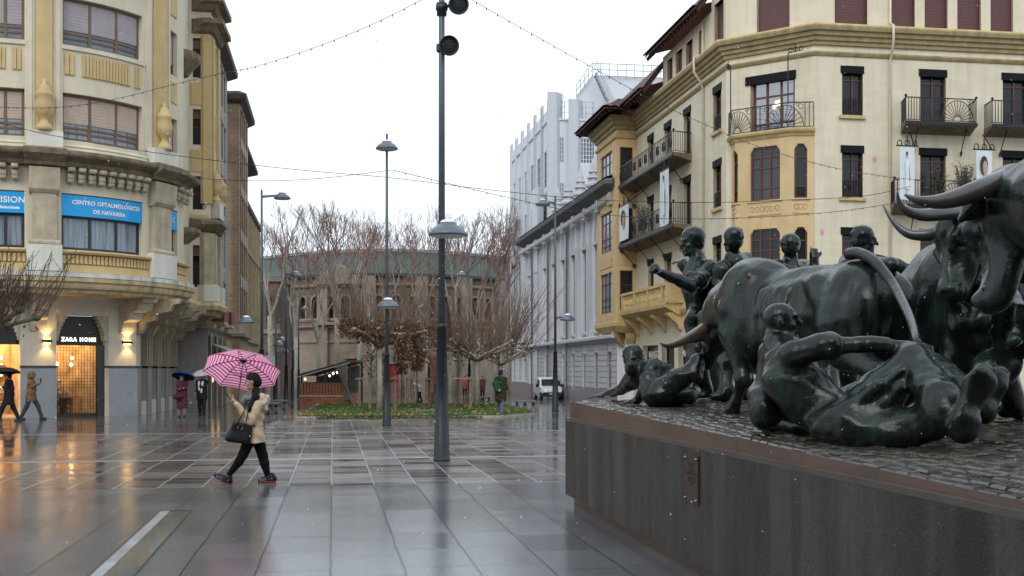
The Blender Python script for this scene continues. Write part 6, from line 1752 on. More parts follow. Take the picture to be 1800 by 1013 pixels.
# ---- woman with the pink umbrella -------------------------------------------------------
def woman():
    Y=16.6
    q=lambda px,py,dy=0:at(px,py,Y+dy)
    base=gat(432,Y); t=thing('person',base,'woman in beige coat and black leggings walking left under the pink umbrella with a phone','person')
    # body: skin (head, neck, hands) as one figure carried through under the clothes
    S=SDF(); hc=q(443,671); hh=.235
    head(S,hc,(-1,-.12,-.16),(-.16,0,1),hh,k=.01)
    S.cap(q(447,688),q(452,706),.052,.06,.03)
    S.chain([q(452,706),q(450,730),q(446,765)],[.07,.09,.09],.05)
    S.chain([q(441,770,-.05),q(425,805,-.1),q(402,836,-.1)],[.07,.05,.035],.03); S.chain([q(452,770,.06),q(463,805,.05),q(470,836,.05)],[.07,.05,.035],.03)
    S.chain([q(452,712,-.12),q(442,738,-.2),q(412,706,-.22)],[.045,.038,.028],.02)
    S.chain([q(448,712,.13),q(436,736,.14),q(415,712,.05)],[.045,.038,.028],.02)
    hand(S,q(411,705,-.22),(-.75,.1,.55),(.3,.9,.3),.16,curl=.55,k=.008)
    hand(S,q(415,711,.05),(-.4,-.1,.8),(-.6,-.5,0),.16,curl=1.0,k=.008,side=-1)
    S.mesh('body',.0085,skin,t)
    # coat
    S=SDF()
    S.chain([q(452,704),q(451,716),q(447,736),q(446,750)],[.075,.118,.125,.112],.06); S.cap(q(449,712,-.11),q(450,712,.12),.07,.07,.06)
    for dy in (-.085,-.03,.03,.09): S.chain([q(446,748,dy*.7),q(447,760,dy),q(448,790,dy*1.15)],[.085,.10,.118],.05)
    S.chain([q(440,755,0),q(438,790,0)],[.07,.09],.05); S.chain([q(452,755,0),q(457,790,0)],[.08,.10],.05)
    S.chain([q(453,713,-.13),q(447,728,-.19),q(441,741,-.21),q(430,727,-.22),q(416,710,-.22)],[.07,.06,.056,.048,.04],.02)
    S.chain([q(449,713,.13),q(437,738,.16),q(420,716,.06)],[.075,.062,.046],.025)
    # hood lying on the shoulders
    S.ell(q(461,701,0),(.07,.12,.085),None,.03); S.ell(q(466,714,0),(.045,.10,.09),None,.03)
    S.mesh('coat',.011,cloth('beige_coat',(.50,.37,.25)),t,folds(.0045,34,9,40,3,.001),clip=lambda x,y,z:(q(446,777).z+.012*np.sin(14*x))-z+0*y)
    S=SDF()
    for (a,b,r) in ((q(447,749,-.0),q(447,749,.01),.137),): S.ell(q(446.5,749),(.150,.172,.022),None,.01)
    S.mesh('coat_belt',.009,cloth('coat_belt_dark',(.20,.13,.08)),t)
    # fur trimmed hood edge
    S=SDF(); 
    for i in range(40):
        a=i/39*2.6-1.3; S.ell(q(465,702)+Vector((.03*math.cos(a*2),.13*math.sin(a),.02-.10*abs(math.sin(a)))),.035+.01*math.sin(i*7.),None,.02)
    S.mesh('hood_fur',.009,cloth('grey_fur',(.42,.36,.30)),t,folds(.004,60,55,70,8))
    # leggings
    S=SDF()
    S.chain([q(441,768,-.06),q(427,800,-.1),q(420,812,-.1),q(403,834,-.1)],[.10,.068,.062,.040],.03)
    S.chain([q(452,768,.07),q(462,802,.06),q(465,814,.05),q(471,838,.05)],[.10,.07,.064,.040],.03)
    S.ell(q(447,765),(.12,.15,.1),None,.05)
    S.mesh('leggings',.011,cloth('black_leggings',(.006,.006,.007),.8),t)
    # shoes: front foot rising on the heel at left, back foot flat
    def shoe(heel,toe,nm):
        heel=Vector(heel); toe=Vector(toe); d=(toe-heel).normalized(); up=Vector((0,-.0,1)); up=(up-d*up.dot(d)).normalized()
        S=SDF(); S.chain([heel+d*.03+up*.045,heel+d*.1+up*.055,toe-d*.06+up*.032],[.044,.05,.038],.02); S.cap(heel+d*.04+up*.06,heel+d*.06+up*.10,.045,.042,.02); S.cap(toe-d*.06+up*.03,toe-d*.02+up*.022,.036,.026,.02)
        o=S.mesh(nm,.007,M('striped_trainer',(.008,.009,.018),rough=.5,spec=.2),t)
        m=MB(); 
        for k in range(6):
            c=heel+d*(.05+.033*k)+up*(.075-.006*k); sd=d.cross(up)
            m.tube([c+sd*.05-up*.03,c+sd*.042,c+up*.016,c-sd*.042,c-sd*.05-up*.03],.006,4)
        m.build('shoe_stripes',M('pale_stripe',(.25,.28,.38),rough=.5),o)
        S=SDF(); S.chain([heel+d*.02+up*.008,heel+d*.12+up*.008,toe-d*.03+up*.006],[.02,.024,.02],.02); 
        S.cap(heel+d*.02+up*.01+d.cross(up)*.025,toe-d*.04+up*.008+d.cross(up)*.025,.012,.012,.02); S.cap(heel+d*.02+up*.01-d.cross(up)*.025,toe-d*.04+up*.008-d.cross(up)*.025,.012,.012,.02)
        S.mesh('shoe_sole',.007,M('red_sole',(.22,.022,.016),rough=.5),o)
    shoe(q(404,853,-.1),q(375,837,-.1),'shoe'); 
    hz=q(485,849,.05); hz.z=.004; tz=q(454,852,.05); tz.z=.004; shoe(hz,tz,'shoe')
    # hair: bound at the back, long strand over the shoulder
    S=SDF(); m=rotm((-1,-.12,-.16),(-.16,0,1)); w=lambda x,y,z:hc+m@Vector((x*hh,y*hh,z*hh))
    S.ell(w(-.10,0,.20),Vector((.44,.38,.37))*hh,m,.02); S.ell(w(-.24,0,-.02),Vector((.30,.36,.36))*hh,m,.03); S.ell(w(-.40,0,-.05),Vector((.2,.26,.28))*hh,m,.03)
    S.ell(w(.22,0,-.2),Vector((.30,.5,.34))*hh,m,.02,-1)
    S.chain([w(-.1,.36,-.2),q(449,698,-.12),q(440,715,-.17),q(433,735,-.17)],[.06,.05,.034,.010],.03)
    S.mesh('hair',.009,hairk,t,folds(.002,60,40,20,5))
    # grey scarf
    S=SDF(); S.chain([q(434,696,-.03),q(430,703,-.05),q(428,712,-.02)],[.036,.046,.04],.03); S.cap(q(446,698,-.08),q(435,701,-.08),.042,.042,.03); S.cap(q(446,698,.08),q(435,701,.08),.042,.042,.03)
    S.mesh('scarf',.009,cloth('grey_scarf',(.17,.175,.185)),t,folds(.004,40,30,50,2))
    # phone
    ph=thing('mobile_phone',q(404,700,-.24),'dark mobile phone held up by the walking woman','phone')
    c=q(403,698,-.23); d=Vector((-.55,.0,.62)).normalized(); s=Vector((0,1,0)); nn=d.cross(s).normalized()
    m=MB(); m.hexa([c+d*a*.085+s*b*.042+nn*e*.004 for e in (-1,1) for a,b in ((-1,-1),(1,-1),(1,1),(-1,1))]); m.build('phone_case',shoe_k,ph)
    # hand bag on the near forearm
    bg=thing('handbag',q(418,775,-.25),'black leather tote bag hanging from the walking woman\'s arm','bag')
    A=q(412,746,-.27); B=q(441,751,-.23); Cc=q(434,775,-.24); D=q(402,770,-.28); m=MB(); e=Vector((0,.09,0))
    vs=[]
    S=SDF()
    def pl(a,b,u): return a.lerp(b,u)
    for u in [i/9 for i in range(10)]:
        S.cap(pl(A,B,u),pl(D,Cc,u),.03,.055,.02)
    S.mesh('bag_body',.009,M('black_leather',(.007,.007,.008),rough=.4,spec=.25,var=.2,scale=20,bump=.15,bscale=60),bg,folds(.003,18,9,20,4))
    top=q(436,712,-.24)
    for (x,dy) in ((A.lerp(B,.3),-.05),(A.lerp(B,.75),.05)):
        m=MB(); m.tube([x+Vector((-.03,dy,0)),x.lerp(top,.5)+Vector((-.0,dy,.02)),top+Vector((-.005,dy*.4,.03)),top+Vector((.02,dy*.4,.03)),x.lerp(top,.45)+Vector((.07,dy,.0)),x+Vector((.10,dy,-.01))],.009,6); m.build('bag_handle',MATS['black_leather'],bg,True)
    m=MB()
    for u in (.26,.55): c=A.lerp(B,u)+Vector((0,-.05,-.03)); m.cut(); m.box(c.x-.005,c.x+.005,c.y-.004,c.y,c.z-.02,c.z+.02)
    c=A.lerp(B,.48)+Vector((0,-.055,-.05)); m.cut(); m.box(c.x-.018,c.x+.018,c.y-.004,c.y,c.z-.005,c.z+.005)
    m.build('bag_clasp',M('brass',(.6,.42,.16),rough=.3,metal=.9),bg)
    ap=q(428,633,.45); hb=q(417,708,.06)
    umbrella(ap,ap-hb,.585,.20,(ap-hb).length,'pink umbrella with white and dark pink stripes, tilted away, held by the walking woman',[cloth('pink_cloth',(.9,.5,.65)),umk],stripemat())
woman()
# ---- generic distant walker -------------------------------------------------------------
def person(px,Y,h,label,f=(0,-1,0),coat=(.05,.05,.06),trou=(.03,.03,.035),coat_len=.47,stride=.15,arms=((-.1,.1),(.1,.1)),hairc=None,hat=None,hood=False,scarf=None,voxel=.02,shirt=None,bend=0,extra=None,hands=None):
    b=gat(px,Y); t=thing('person',b,label,'person'); f=Vector(f).normalized(); r=Vector((f.y,-f.x,0)); s=h/1.7
    P=lambda x,y,z:b+f*x*s+r*y*s+Vector((0,0,z*s))
    ln=lambda z:bend*max(0,z-.85)
    hc=P(.03+ln(1.58),0,1.58-.35*bend); hh=.23*s
    S=SDF(); head(S,hc,f-Vector((0,0,.1+bend*.5)),(0,0,1),hh,k=.01); S.cap(P(ln(1.4),0,1.38-.25*bend),hc-Vector((0,0,.05)),.06*s,.055*s,.02)
    S.chain([P(ln(1.3),0,1.3-.2*bend),P(0,0,.95)],[.12*s,.11*s],.05)
    legs=[(-1,stride),(1,-stride)]
    for y,x in legs: S.chain([P(0,.09*y,.9),P(x*.5+.04,.1*y,.48),P(x,.1*y,.07)],[.08*s,.055*s,.04*s],.03)
    hp=hands or [(.22,-.24,.95),(.22,.24,.95)]
    for y,(hx,hy,hz) in zip((-1,1),hp):
        sh=P(ln(1.36),.17*y,1.36-.25*bend); w=P(hx,hy,hz); el=sh.lerp(w,.5)+Vector((0,0,-.12*s))-f*.06
        S.chain([sh,el,w],[.05*s,.042*s,.032*s],.02); hand(S,w,(w-el),(0,0,1) if abs((w-el).normalized().z)<.8 else f,.17*s,.5,k=.01)
    S.mesh('body',voxel*.75,skin,t)
    S=SDF(); S.chain([P(ln(1.36),0,1.36-.25*bend),P(ln(1.15),0,1.15-.12*bend),P(0,0,.95),P(0,0,1.35-coat_len-.25)],[.13*s,.165*s,.155*s,.17*s],.05); S.cap(P(ln(1.36),-.16,1.36-.25*bend),P(ln(1.36),.16,1.36-.25*bend),.085*s,.085*s,.06)
    for y in (-1,1): S.cap(P(0,.07*y,1.0),P(0,.08*y,1.35-coat_len-.25),.14*s,.14*s,.05)
    for y,(hx,hy,hz) in zip((-1,1),hp):
        sh=P(ln(1.36),.17*y,1.36-.25*bend); w=P(hx,hy,hz); el=sh.lerp(w,.5)+Vector((0,0,-.12*s))-f*.06; S.chain([sh,el,w.lerp(el,.12)],[.08*s,.07*s,.05*s],.03)
    if hood: S.ell(hc-f*.03*s+Vector((0,0,.02)),(.15*s,.15*s,.175*s),None,.03); S.ell(hc+f*.12*s-Vector((0,0,.02)),(.09*s,.09*s,.11*s),None,.02,-1)
    zc=P(0,0,1.35-coat_len-.27).z
    S.mesh('coat',voxel*.8,cloth('coat_%02d%02d%02d'%tuple(int(c*99) for c in coat),coat),t,folds(.006,24,20,26,int(px),.002),clip=lambda x,y,z:zc-z+0*x+0*y)
    S=SDF(); S.ell(P(0,0,.92),(.15*s,.16*s,.12*s),None,.04)
    for y,x in legs: S.chain([P(0,.09*y,.9),P(x*.5+.04,.1*y,.48),P(x,.1*y,.08)],[.105*s,.08*s,.06*s],.03)
    S.mesh('trousers',voxel*.8,cloth('trousers_%02d%02d%02d'%tuple(int(c*99) for c in trou),trou),t,folds(.004,24,20,20,int(px)+1))
    S=SDF()
    for y,x in legs: S.cap(P(x-.05,.1*y,.05),P(x+.14,.1*y,.04),.05*s,.042*s,.02)
    S.mesh('shoes',voxel*.7,shoe_k,t)
    if not hood:
        S=SDF(); m=rotm(f,(0,0,1)); w=lambda x,y,z:hc+m@Vector((x*hh,y*hh,z*hh)); S.ell(w(-.08,0,.2),Vector((.45,.38,.38))*hh,m,.02); S.ell(w(-.2,0,-.05),Vector((.3,.36,.36))*hh,m,.02)
        S.ell(w(.35,0,-.15),Vector((.3,.45,.34))*hh,m,.02,-1)
        S.mesh('hat' if hat else 'hair',voxel*.6,cloth('hat_c',hat) if hat else (M('hair_%d'%px,hairc,rough=.6) if hairc else hairk),t)
    if scarf:
        S=SDF(); S.cap(P(.1,-.07,1.36),P(.15,-.03,.95),.05*s,.04*s,.02); S.cap(P(.1,.07,1.36),P(.15,.05,1.05),.05*s,.04*s,.02); S.mesh('scarf',voxel*.7,cloth('pale_scarf',scarf),t)
    return t,b,P
BLK=(.018,.018,.022)
# man with green bag, dark coat and blue woollen hat
t,b,P=person(880,44,1.78,'man in dark olive coat and blue woollen hat walking past the lawn',(.35,.9,0),(.035,.032,.022),(.10,.12,.16),.55,.2,hat=(.02,.022,.09),hands=[(.2,-.15,1.1),(.15,.2,1.0)])
bg=thing('shoulder_bag',P(-.1,-.24,1.05),'green and yellow bag on the back of the man with the blue hat','bag'); S=SDF(); S.chain([P(-.2,-.12,1.2),P(-.2,-.05,.98)],[.14,.12],.05); S.mesh('bag_body',.02,cloth('green_bag',(.015,.07,.045)),bg); S=SDF(); S.ell(P(-.22,.02,.95),(.07,.07,.06),None,.02); S.mesh('bag_pocket',.02,cloth('yellow_bag',(.35,.38,.05)),bg)
# pair under umbrellas by the left shop
t,b,P=person(320,43,1.6,'woman in a plum coat facing the camera under a navy umbrella',(.1,-1,0),(.085,.025,.045),(.19,.15,.16),.72,.03,hairc=(.22,.13,.07),hands=[(.22,-.1,1.15),(.25,.06,1.12)])
umbrella(P(-.02,-.08,1.83),(.06,.35,.9),.46,.22,.62,'navy blue umbrella over the woman in the plum coat',[cloth('navy_cloth',(.015,.03,.10),.6),umk])
hb=thing('handbag',P(.2,.12,.85),'brown shoulder bag carried by the woman in the plum coat','bag'); S=SDF(); S.cap(P(.22,.05,.82),P(.22,.22,.82),.1,.1,.03); S.mesh('bag_body',.02,cloth('brown_bag',(.06,.025,.02)),hb); m=MB(); m.tube([P(.2,.06,.9),P(.12,.12,1.3),P(.2,.2,.9)],.012,5); m.build('bag_strap',cloth('brown_bag',(.06,.025,.02)),hb)
t,b,P=person(355,44,1.66,'person in a black jacket and white scarf facing the camera under a grey umbrella',(-.1,-1,0),BLK,(.02,.02,.025),.42,.05,scarf=(.6,.6,.58),hairc=(.2,.15,.1),hands=[(.2,-.12,1.2),(.15,.2,.95)])
umbrella(P(0,-.05,1.86),(-.1,-.15,.95),.47,.2,.62,'pale grey umbrella over the person in the black jacket',[cloth('grey_umb',(.34,.32,.35),.6),umk])
# hooded photographer walking right with phone
t,b,P=person(55,40.5,1.66,'person in hooded tan jacket holding up a phone before the granite pier',(1,.05,0),(.17,.105,.05),(.05,.055,.07),.42,.34,hood=True,hands=[(-.25,-.18,.78),(.33,.12,1.32)])
ph=thing('mobile_phone',P(.36,.12,1.42),'dark mobile phone raised by the hooded person in the tan jacket','phone'); m=MB(); c=P(.38,.13,1.43); m.box(c.x-.012,c.x+.012,c.y-.04,c.y+.04,c.z-.08,c.z+.08); m.build('phone_case',shoe_k,ph)
# person in black with black umbrella at the left edge
t,b,P=person(16,38.5,1.66,'person in black walking left at the photo\'s left edge under a black umbrella',(-1,-.1,0),BLK,(.02,.022,.03),.5,.3,hands=[(.15,-.15,1.2),(.1,.2,.9)])
umbrella(P(.12,-.02,1.88),(-.05,.1,1),.52,.19,.65,'black umbrella over the person at the left edge',[cloth('black_umb',(.02,.022,.026),.5),umk])
# far people behind the lawn
person(738,72,1.6,'stooping person in a pale jacket far behind the rusty sculpture',(-.9,-.3,0),(.42,.38,.40),(.03,.03,.04),.4,.15,hairc=(.3,.25,.25),bend=.75,voxel=.03,hands=[(.45,-.1,.7),(.45,.1,.7)])
person(765,74,1.65,'far person in dark clothes just right of the stooping one',(.3,-1,0),(.05,.05,.06),BLK,.5,.1,voxel=.03)
person(817,92,1.7,'far person in an orange jacket beside the staked tree',(0,-1,0),(.32,.10,.05),BLK,.4,.1,voxel=.03)
person(848,88,1.7,'far person in a plum jacket left of the man with the blue hat',(0,-1,0),(.10,.05,.07),BLK,.5,.1,voxel=.03)
# ------------------------------------------------------------------ monument plinth
P0=Vector((.72,14.05,0))
def plz(p):
    d=p-P0; s=-(d.x*U.x+d.y*U.y); t=d.x*V.x+d.y*V.y
    return 1.257-.0178*s+.022*t
def pl(px,py):  # where the line of sight meets the sloping top
    lo,hi=2.,30.
    for _ in range(50):
        m=(lo+hi)/2; q=at(px,py,m)
        if q.z>plz(q): lo=m
        else: hi=m
    return at(px,py,lo)
def onp(x,y,dz=0): p=Vector((x,y,0)); p.z=plz(p)+dz; return p
def bronze():
    m=M('bronze',(.004,.005,.005),rough=.26,metal=0,var=.4,scale=3,col2=(.010,.012,.011),coat=.16,spec=.27)
    n=m.node_tree.nodes; l=m.node_tree.links; b=n['Principled BSDF']; b.inputs['Coat Roughness'].default_value=.12
    src=b.inputs['Base Color'].links[0].from_socket
    tc=n.new('ShaderNodeTexCoord'); mp=n.new('ShaderNodeMapping'); mp.inputs['Scale'].default_value=(7,7,.9); l.new(tc.outputs['Object'],mp.inputs['Vector'])
    nz=n.new('ShaderNodeTexNoise'); nz.inputs['Scale'].default_value=1.6; nz.inputs['Detail'].default_value=7; nz.inputs['Roughness'].default_value=.65; l.new(mp.outputs[0],nz.inputs['Vector'])
    rp=n.new('ShaderNodeValToRGB'); rp.color_ramp.elements[0].position=.47; rp.color_ramp.elements[1].position=.72; rp.color_ramp.elements[1].color=(.85,.85,.85,1); l.new(nz.outputs['Fac'],rp.inputs['Fac'])
    mx=n.new('ShaderNodeMix'); mx.data_type='RGBA'; l.new(rp.outputs['Color'],mx.inputs['Factor']); l.new(src,mx.inputs['A']); mx.inputs['B'].default_value=(.020,.046,.034,1)
    l.new(mx.outputs['Result'],b.inputs['Base Color'])
    n3=n.new('ShaderNodeTexNoise'); n3.inputs['Scale'].default_value=28; n3.inputs['Detail'].default_value=5; l.new(tc.outputs['Object'],n3.inputs['Vector'])
    n4=n.new('ShaderNodeTexNoise'); n4.inputs['Scale'].default_value=7; n4.inputs['Detail'].default_value=4; l.new(tc.outputs['Object'],n4.inputs['Vector'])
    b1=n.new('ShaderNodeBump'); b1.inputs['Strength'].default_value=.3; b1.inputs['Distance'].default_value=.008; l.new(n3.outputs['Fac'],b1.inputs['Height'])
    b2=n.new('ShaderNodeBump'); b2.inputs['Strength'].default_value=.35; b2.inputs['Distance'].default_value=.035; l.new(n4.outputs['Fac'],b2.inputs['Height']); l.new(b1.outputs[0],b2.inputs['Normal']); l.new(b2.outputs[0],b.inputs['Normal'])
    return m
BZ=bronze()
hornm=M('bronze_horn',(.10,.058,.035),rough=.32,col2=(.035,.03,.026),scale=4,coat=.5,bump=.2,bscale=30)
horn_d=M('dark_bronze_horn',(.022,.024,.024),rough=.28,col2=(.05,.045,.042),scale=3,coat=.4,bump=.2,bscale=30)
def plinth_():
    t=thing('monument_plinth',(P0.x,P0.y,0),'long dark concrete plinth with brown steel edge carrying the bronze bulls and runners','plinth')
    PV=4.6; SL=17.0
    def Q(s,tt,z): p=P0-U*s+V*tt; return Vector((p.x,p.y,z))
    conc=M('plinth_concrete',(.016,.0135,.0125),rough=.5,col2=(.037,.031,.028),scale=1.4,streak=.7,streakcol=(.085,.08,.077),bump=.3,bscale=50,fine=30,spec=.35)
    steel_=M('weathered_steel',(.085,.055,.044),rough=.36,metal=.3,col2=(.13,.085,.067),scale=1.1,bump=.08,bscale=12)
    m=MB(); m.hexa([Q(SL,-.05,.11),Q(SL,PV,.11),Q(-.05,PV,.11),Q(-.05,-.05,.11),Q(SL,-.05,1.05),Q(SL,PV,1.05),Q(-.05,PV,1.05),Q(-.05,-.05,1.05)]); m.build('plinth_block',conc,t)
    m=MB(); m.hexa([Q(SL,.04,-.05),Q(SL,PV-.1,-.05),Q(.04,PV-.1,-.05),Q(.04,.04,-.05),Q(SL,.04,.115),Q(SL,PV-.1,.115),Q(.04,PV-.1,.115),Q(.04,.04,.115)]); m.build('recessed_base',steel_,t)
    # sloping steel edge in sheets
    js=[0,1.55,3.7,5.85,8.0,10.2,12.4,14.6,SL]
    tz=lambda s,tt:1.257-.0178*s+.022*tt
    for a,b in zip(js[:-1],js[1:]):
        a2=a+.004; m=MB(); m.hexa([Q(b,.0,1.045),Q(b,.012,1.045),Q(a2,.012,1.045),Q(a2,.0,1.045),Q(b,.0,tz(b,0)),Q(b,.012,tz(b,0)),Q(a2,.012,tz(a2,0)),Q(a2,.0,tz(a2,0))]); m.build('steel_edge',steel_,t)
    m=MB(); m.hexa([Q(.0,.012,1.045),Q(.0,PV,1.045),Q(-.012,PV,1.045),Q(-.012,.0,1.045),Q(.0,.012,tz(0,0)),Q(.0,PV,tz(0,PV)),Q(-.012,PV,tz(0,PV)),Q(-.012,.0,tz(0,0))]); m.build('steel_edge',steel_,t)
    m=MB(); m.hexa([Q(SL,-.052,1.02),Q(SL,0.2,1.02),Q(-.04,.2,1.02),Q(-.052,-.052,1.02),Q(SL,-.055,1.056),Q(SL,.2,1.056),Q(-.05,.2,1.056),Q(-.055,-.055,1.056)]); m.build('drip_edge',M('drip_steel',(.12,.10,.09),rough=.3,metal=.5),t)
    # cobbled street surface on top, individual irregular stones
    rn=random.Random(12); m=MB(); base=MB()
    base.add([Q(SL,.012,tz(SL,0)-.03),Q(SL,PV,tz(SL,PV)-.03),Q(0,PV,tz(0,PV)-.03),Q(0,.012,tz(0,0)-.03)],[(0,1,2,3)])
    base.build('mortar_bed',M('dark_mortar',(.022,.019,.016),rough=.35),t)
    tt=.03
    while tt<PV-.1:
        w=rn.uniform(.085,.12); s=rn.uniform(0,.1)
        while s<12.2:
            L=rn.uniform(.13,.24); h=rn.uniform(-.004,.016)
            c=[(s,tt),(s+L-.014,tt+rn.uniform(-.01,.01)),(s+L-.014,tt+w-.012),(s,tt+w-.012+rn.uniform(-.01,.01))]
            lo=[Q(a,b,tz(a,b)-.04) for a,b in c]; mid=[Q(a,b,tz(a,b)-.012+h) for a,b in c]
            cx=s+L/2; cy=tt+w/2; top=[Q(cx+(a-cx)*.78,cy+(b-cy)*.72,tz(a,b)+h+rn.uniform(-.003,.003)) for a,b in c]
            o=len(m.v); m.v.extend(lo+mid+top)
            for k in range(4):
                k2=(k+1)%4; m.f.append((o+k,o+k2,o+4+k2,o+4+k)); m.f.append((o+4+k,o+4+k2,o+8+k2,o+8+k))
            m.f.append((o+8,o+9,o+10,o+11)); s+=L
        tt+=w
    o=m.build('cobbles',M('wet_cobble',(.02,.017,.014),rough=.22,col2=(.065,.05,.036),scale=5,bump=.4,bscale=40),t); 
    tag(o,kind='stuff')
    # plaque
    a=at(1207,800,10.6)
    # position along the side: find s where the side face projects to px 1207..1230
    def side(px,z):
        lo,hi=0,12
        for _ in range(50):
            mm=(lo+hi)/2; p=Q(mm,-.05,z)
            if 900+F*p.x/p.y<px: lo=mm
            else: hi=mm
        return lo
    sa=side(1207,.6); sb=side(1230,.6)
    Ya=Q(sa,-.05,.6).y; zt=H+(HZ-797)*Ya/F; zb=H+(HZ-880)*Ya/F
    pq=thing('bronze_plaque',Q(sa,-.06,zb),'small reddish bronze plaque with lines of writing on the side of the plinth','plaque')
    m=MB(); m.hexa([Q(sb,-.066,zb),Q(sb,-.051,zb),Q(sa,-.051,zb),Q(sa,-.066,zb),Q(sb,-.066,zt),Q(sb,-.051,zt),Q(sa,-.051,zt),Q(sa,-.066,zt)]); m.build('plate',M('plaque_bronze',(.055,.03,.023),rough=.4,metal=.4,var=.2),pq)
    m=MB(); W_=sb-sa; rn=random.Random(5)
    for v,wd in ((.17,.5),(.23,.36),(.30,.44),(.37,.78),(.47,.42),(.53,.6),(.57,.3)):
        z=zt-(zt-zb)*v; x=sa+W_*(.5-wd/2)
        while x<sa+W_*(.5+wd/2):
            lw=rn.uniform(.012,.03); m.hexa([Q(x+lw,-.0685,z-.02),Q(x+lw,-.0655,z-.02),Q(x,-.0655,z-.02),Q(x,-.0685,z-.02),Q(x+lw,-.0685,z+.005),Q(x+lw,-.0655,z+.005),Q(x,-.0655,z+.005),Q(x,-.0685,z+.005)]); x+=lw+.008
    m.build('raised_letters',M('plaque_dark',(.02,.015,.013),rough=.5),pq)
    for sx,zz in ((sa+.03,zt-.03),(sb-.03,zt-.03),(sa+.03,zb+.03),(sb-.03,zb+.03)):
        m=MB(); c=Q(sx,-.07,zz); m.lathe([(0,-.014),(.013,-.01),(.016,0),(.013,.01),(0,.014)],c,8); m.build('bolt',M('bolt_steel',(.2,.19,.18),rough=.3,metal=.9),pq,True)
plinth_()
# ------------------------------------------------------------------ bronze men
def q(px,py,Y): return at(px,py,Y)
def torso(S,neck,shs,pel,rs=(.15,.17,.15),k=.08):
    mid=(shs[0]+shs[1])/2
    S.cap(shs[0],shs[1],.10,.10,k); S.chain([mid.lerp(pel,.12),mid.lerp(pel,.45),mid.lerp(pel,.75),pel],[rs[0],rs[1],rs[2],rs[2]*1.05],k)
    ax=(shs[1]-shs[0]).normalized()
    for sg in (-1,1): S.cap(mid.lerp(pel,.25)+ax*sg*.09,mid.lerp(pel,.5)+ax*sg*.07,.13,.12,k)
    S.cap(mid,neck,.09,.07,.05)
def statue(px,py,Y,label,cat='bronze statue',name='bronze_runner'):
    return thing(name,q(px,py,Y),label,cat,'bronze figures of the monument')

# R2 standing runner at the far left, fist forward
def runner_standing():
    t=statue(1240,700,14.3,'standing bronze runner facing left with one fist stretched forward'); S=SDF()
    hc=q(1215,427,13.9); head(S,hc,(-.92,-.38,-.12),(-.08,0,1),.315,hair=.11,k=.012)
    nk=q(1226,452,13.9); S.cap(hc+Vector((.03,.0,-.1)),nk,.075,.085,.03)
    shn=q(1247,474,13.65); shf=q(1207,466,14.2); pel=q(1234,556,13.95)
    torso(S,nk,(shn,shf),pel,(.16,.18,.165))
    S.ell(q(1232,500,13.9),(.2,.23,.27),None,.06); S.ell(q(1236,540,13.95),(.185,.2,.14),None,.05)
    # near arm: short sleeve, forearm, fist
    el=q(1214,503,13.3); wr=q(1163,480,13.15)
    S.chain([shn,shn.lerp(el,.5),el],[.115,.105,.075],.04); S.cap(shn.lerp(el,.55),shn.lerp(el,.66),.118,.125,.012)
    S.chain([el,el.lerp(wr,.35),wr],[.075,.078,.048],.03)
    hand(S,wr,(wr-el),(.2,.1,-1),.23,curl=1.35,k=.012,side=-1)
    S.ell(q(1151,472,13.12),(.055,.055,.06),None,.03)
    # far arm with open hand
    el2=q(1212,476,14.55); wr2=q(1203,459,14.5); S.chain([shf,el2,wr2],[.10,.07,.05],.03); hand(S,wr2,(-1,-.1,-.1),(0,.2,-1),.22,curl=.45,k=.012)
    # legs in loose trousers
    S.chain([q(1228,560,13.85),q(1224,628,13.75),q(1236,684,13.95)],[.165,.125,.105],.05)
    S.chain([q(1240,560,14.05),q(1248,622,14.35),q(1258,680,14.9)],[.165,.125,.10],.05)
    S.chain([q(1241,692,13.95),q(1226,694,13.8)],[.07,.055],.03); S.chain([q(1260,690,14.9),q(1248,694,14.8)],[.07,.05],.03)
    S.cap(q(1244,560,13.7),q(1224,556,13.7),.1,.1,.05)
    S.mesh('figure',.013,BZ,t,crease(.018,20,2,[(hc,.2),(wr,.16),(wr2,.14),(el,.1)]))
runner_standing()
def runner_back(hx,hy,Y,hh,f,shl,shr,low,label,extra=None,up=(0,0,1),hair=.06,voxel=.015):
    t=statue(low[0],low[1],Y,label); S=SDF(); hc=q(hx,hy,Y); head(S,hc,f,up,hh,hair=hair,k=.012)
    a=q(*shl); b=q(*shr); pel=q(*low); nk=(a+b)/2+Vector((0,0,.06)); S.cap(hc-Vector((0,0,.09)),nk,.075,.09,.03); torso(S,nk,(a,b),pel,(.17,.19,.16))
    pb=Vector((pel.x,pel.y,plz(pel)))
    for sx in (-1,1): S.chain([pel+Vector((.1*sx,0,0)),pel.lerp(pb,.5)+Vector((.14*sx,.1*sx,0)),pb+Vector((.17*sx,.25*sx,.08)),pb+Vector((.17*sx-.16,.25*sx,.05))],[.15,.11,.075,.05],.05)
    if extra: extra(S,a,b)
    S.mesh('figure',voxel,BZ,t,crease(.018,20,int(hx),[(hc,.19)]))
def ex3(S,a,b):
    S.chain([a,q(1262,500,13.3),q(1268,530,13.0)],[.11,.085,.07],.04); S.chain([b,q(1338,500,13.6),q(1330,540,13.5)],[.11,.085,.07],.04)
    S.chain([q(1283,452,13.3),q(1293,458,13.25),q(1312,452,13.5)],[.07,.08,.06],.03)   # collar
runner_back(1287,424,13.5,.28,(-.35,.93,0),(1270,474,13.3),(1321,470,13.9),(1296,570,13.5),'bronze runner seen from behind with a short neck scarf, second man from the left',ex3)
def ex4(S,a,b):
    S.chain([b,q(1432,480,13.2),q(1431,456,13.2)],[.10,.08,.05],.04); hand(S,q(1431,456,13.2),(0,0,1),(0,1,0),.24,curl=.1,k=.012)
    S.chain([a,q(1352,500,13.1),q(1360,540,12.9)],[.11,.085,.07],.04)
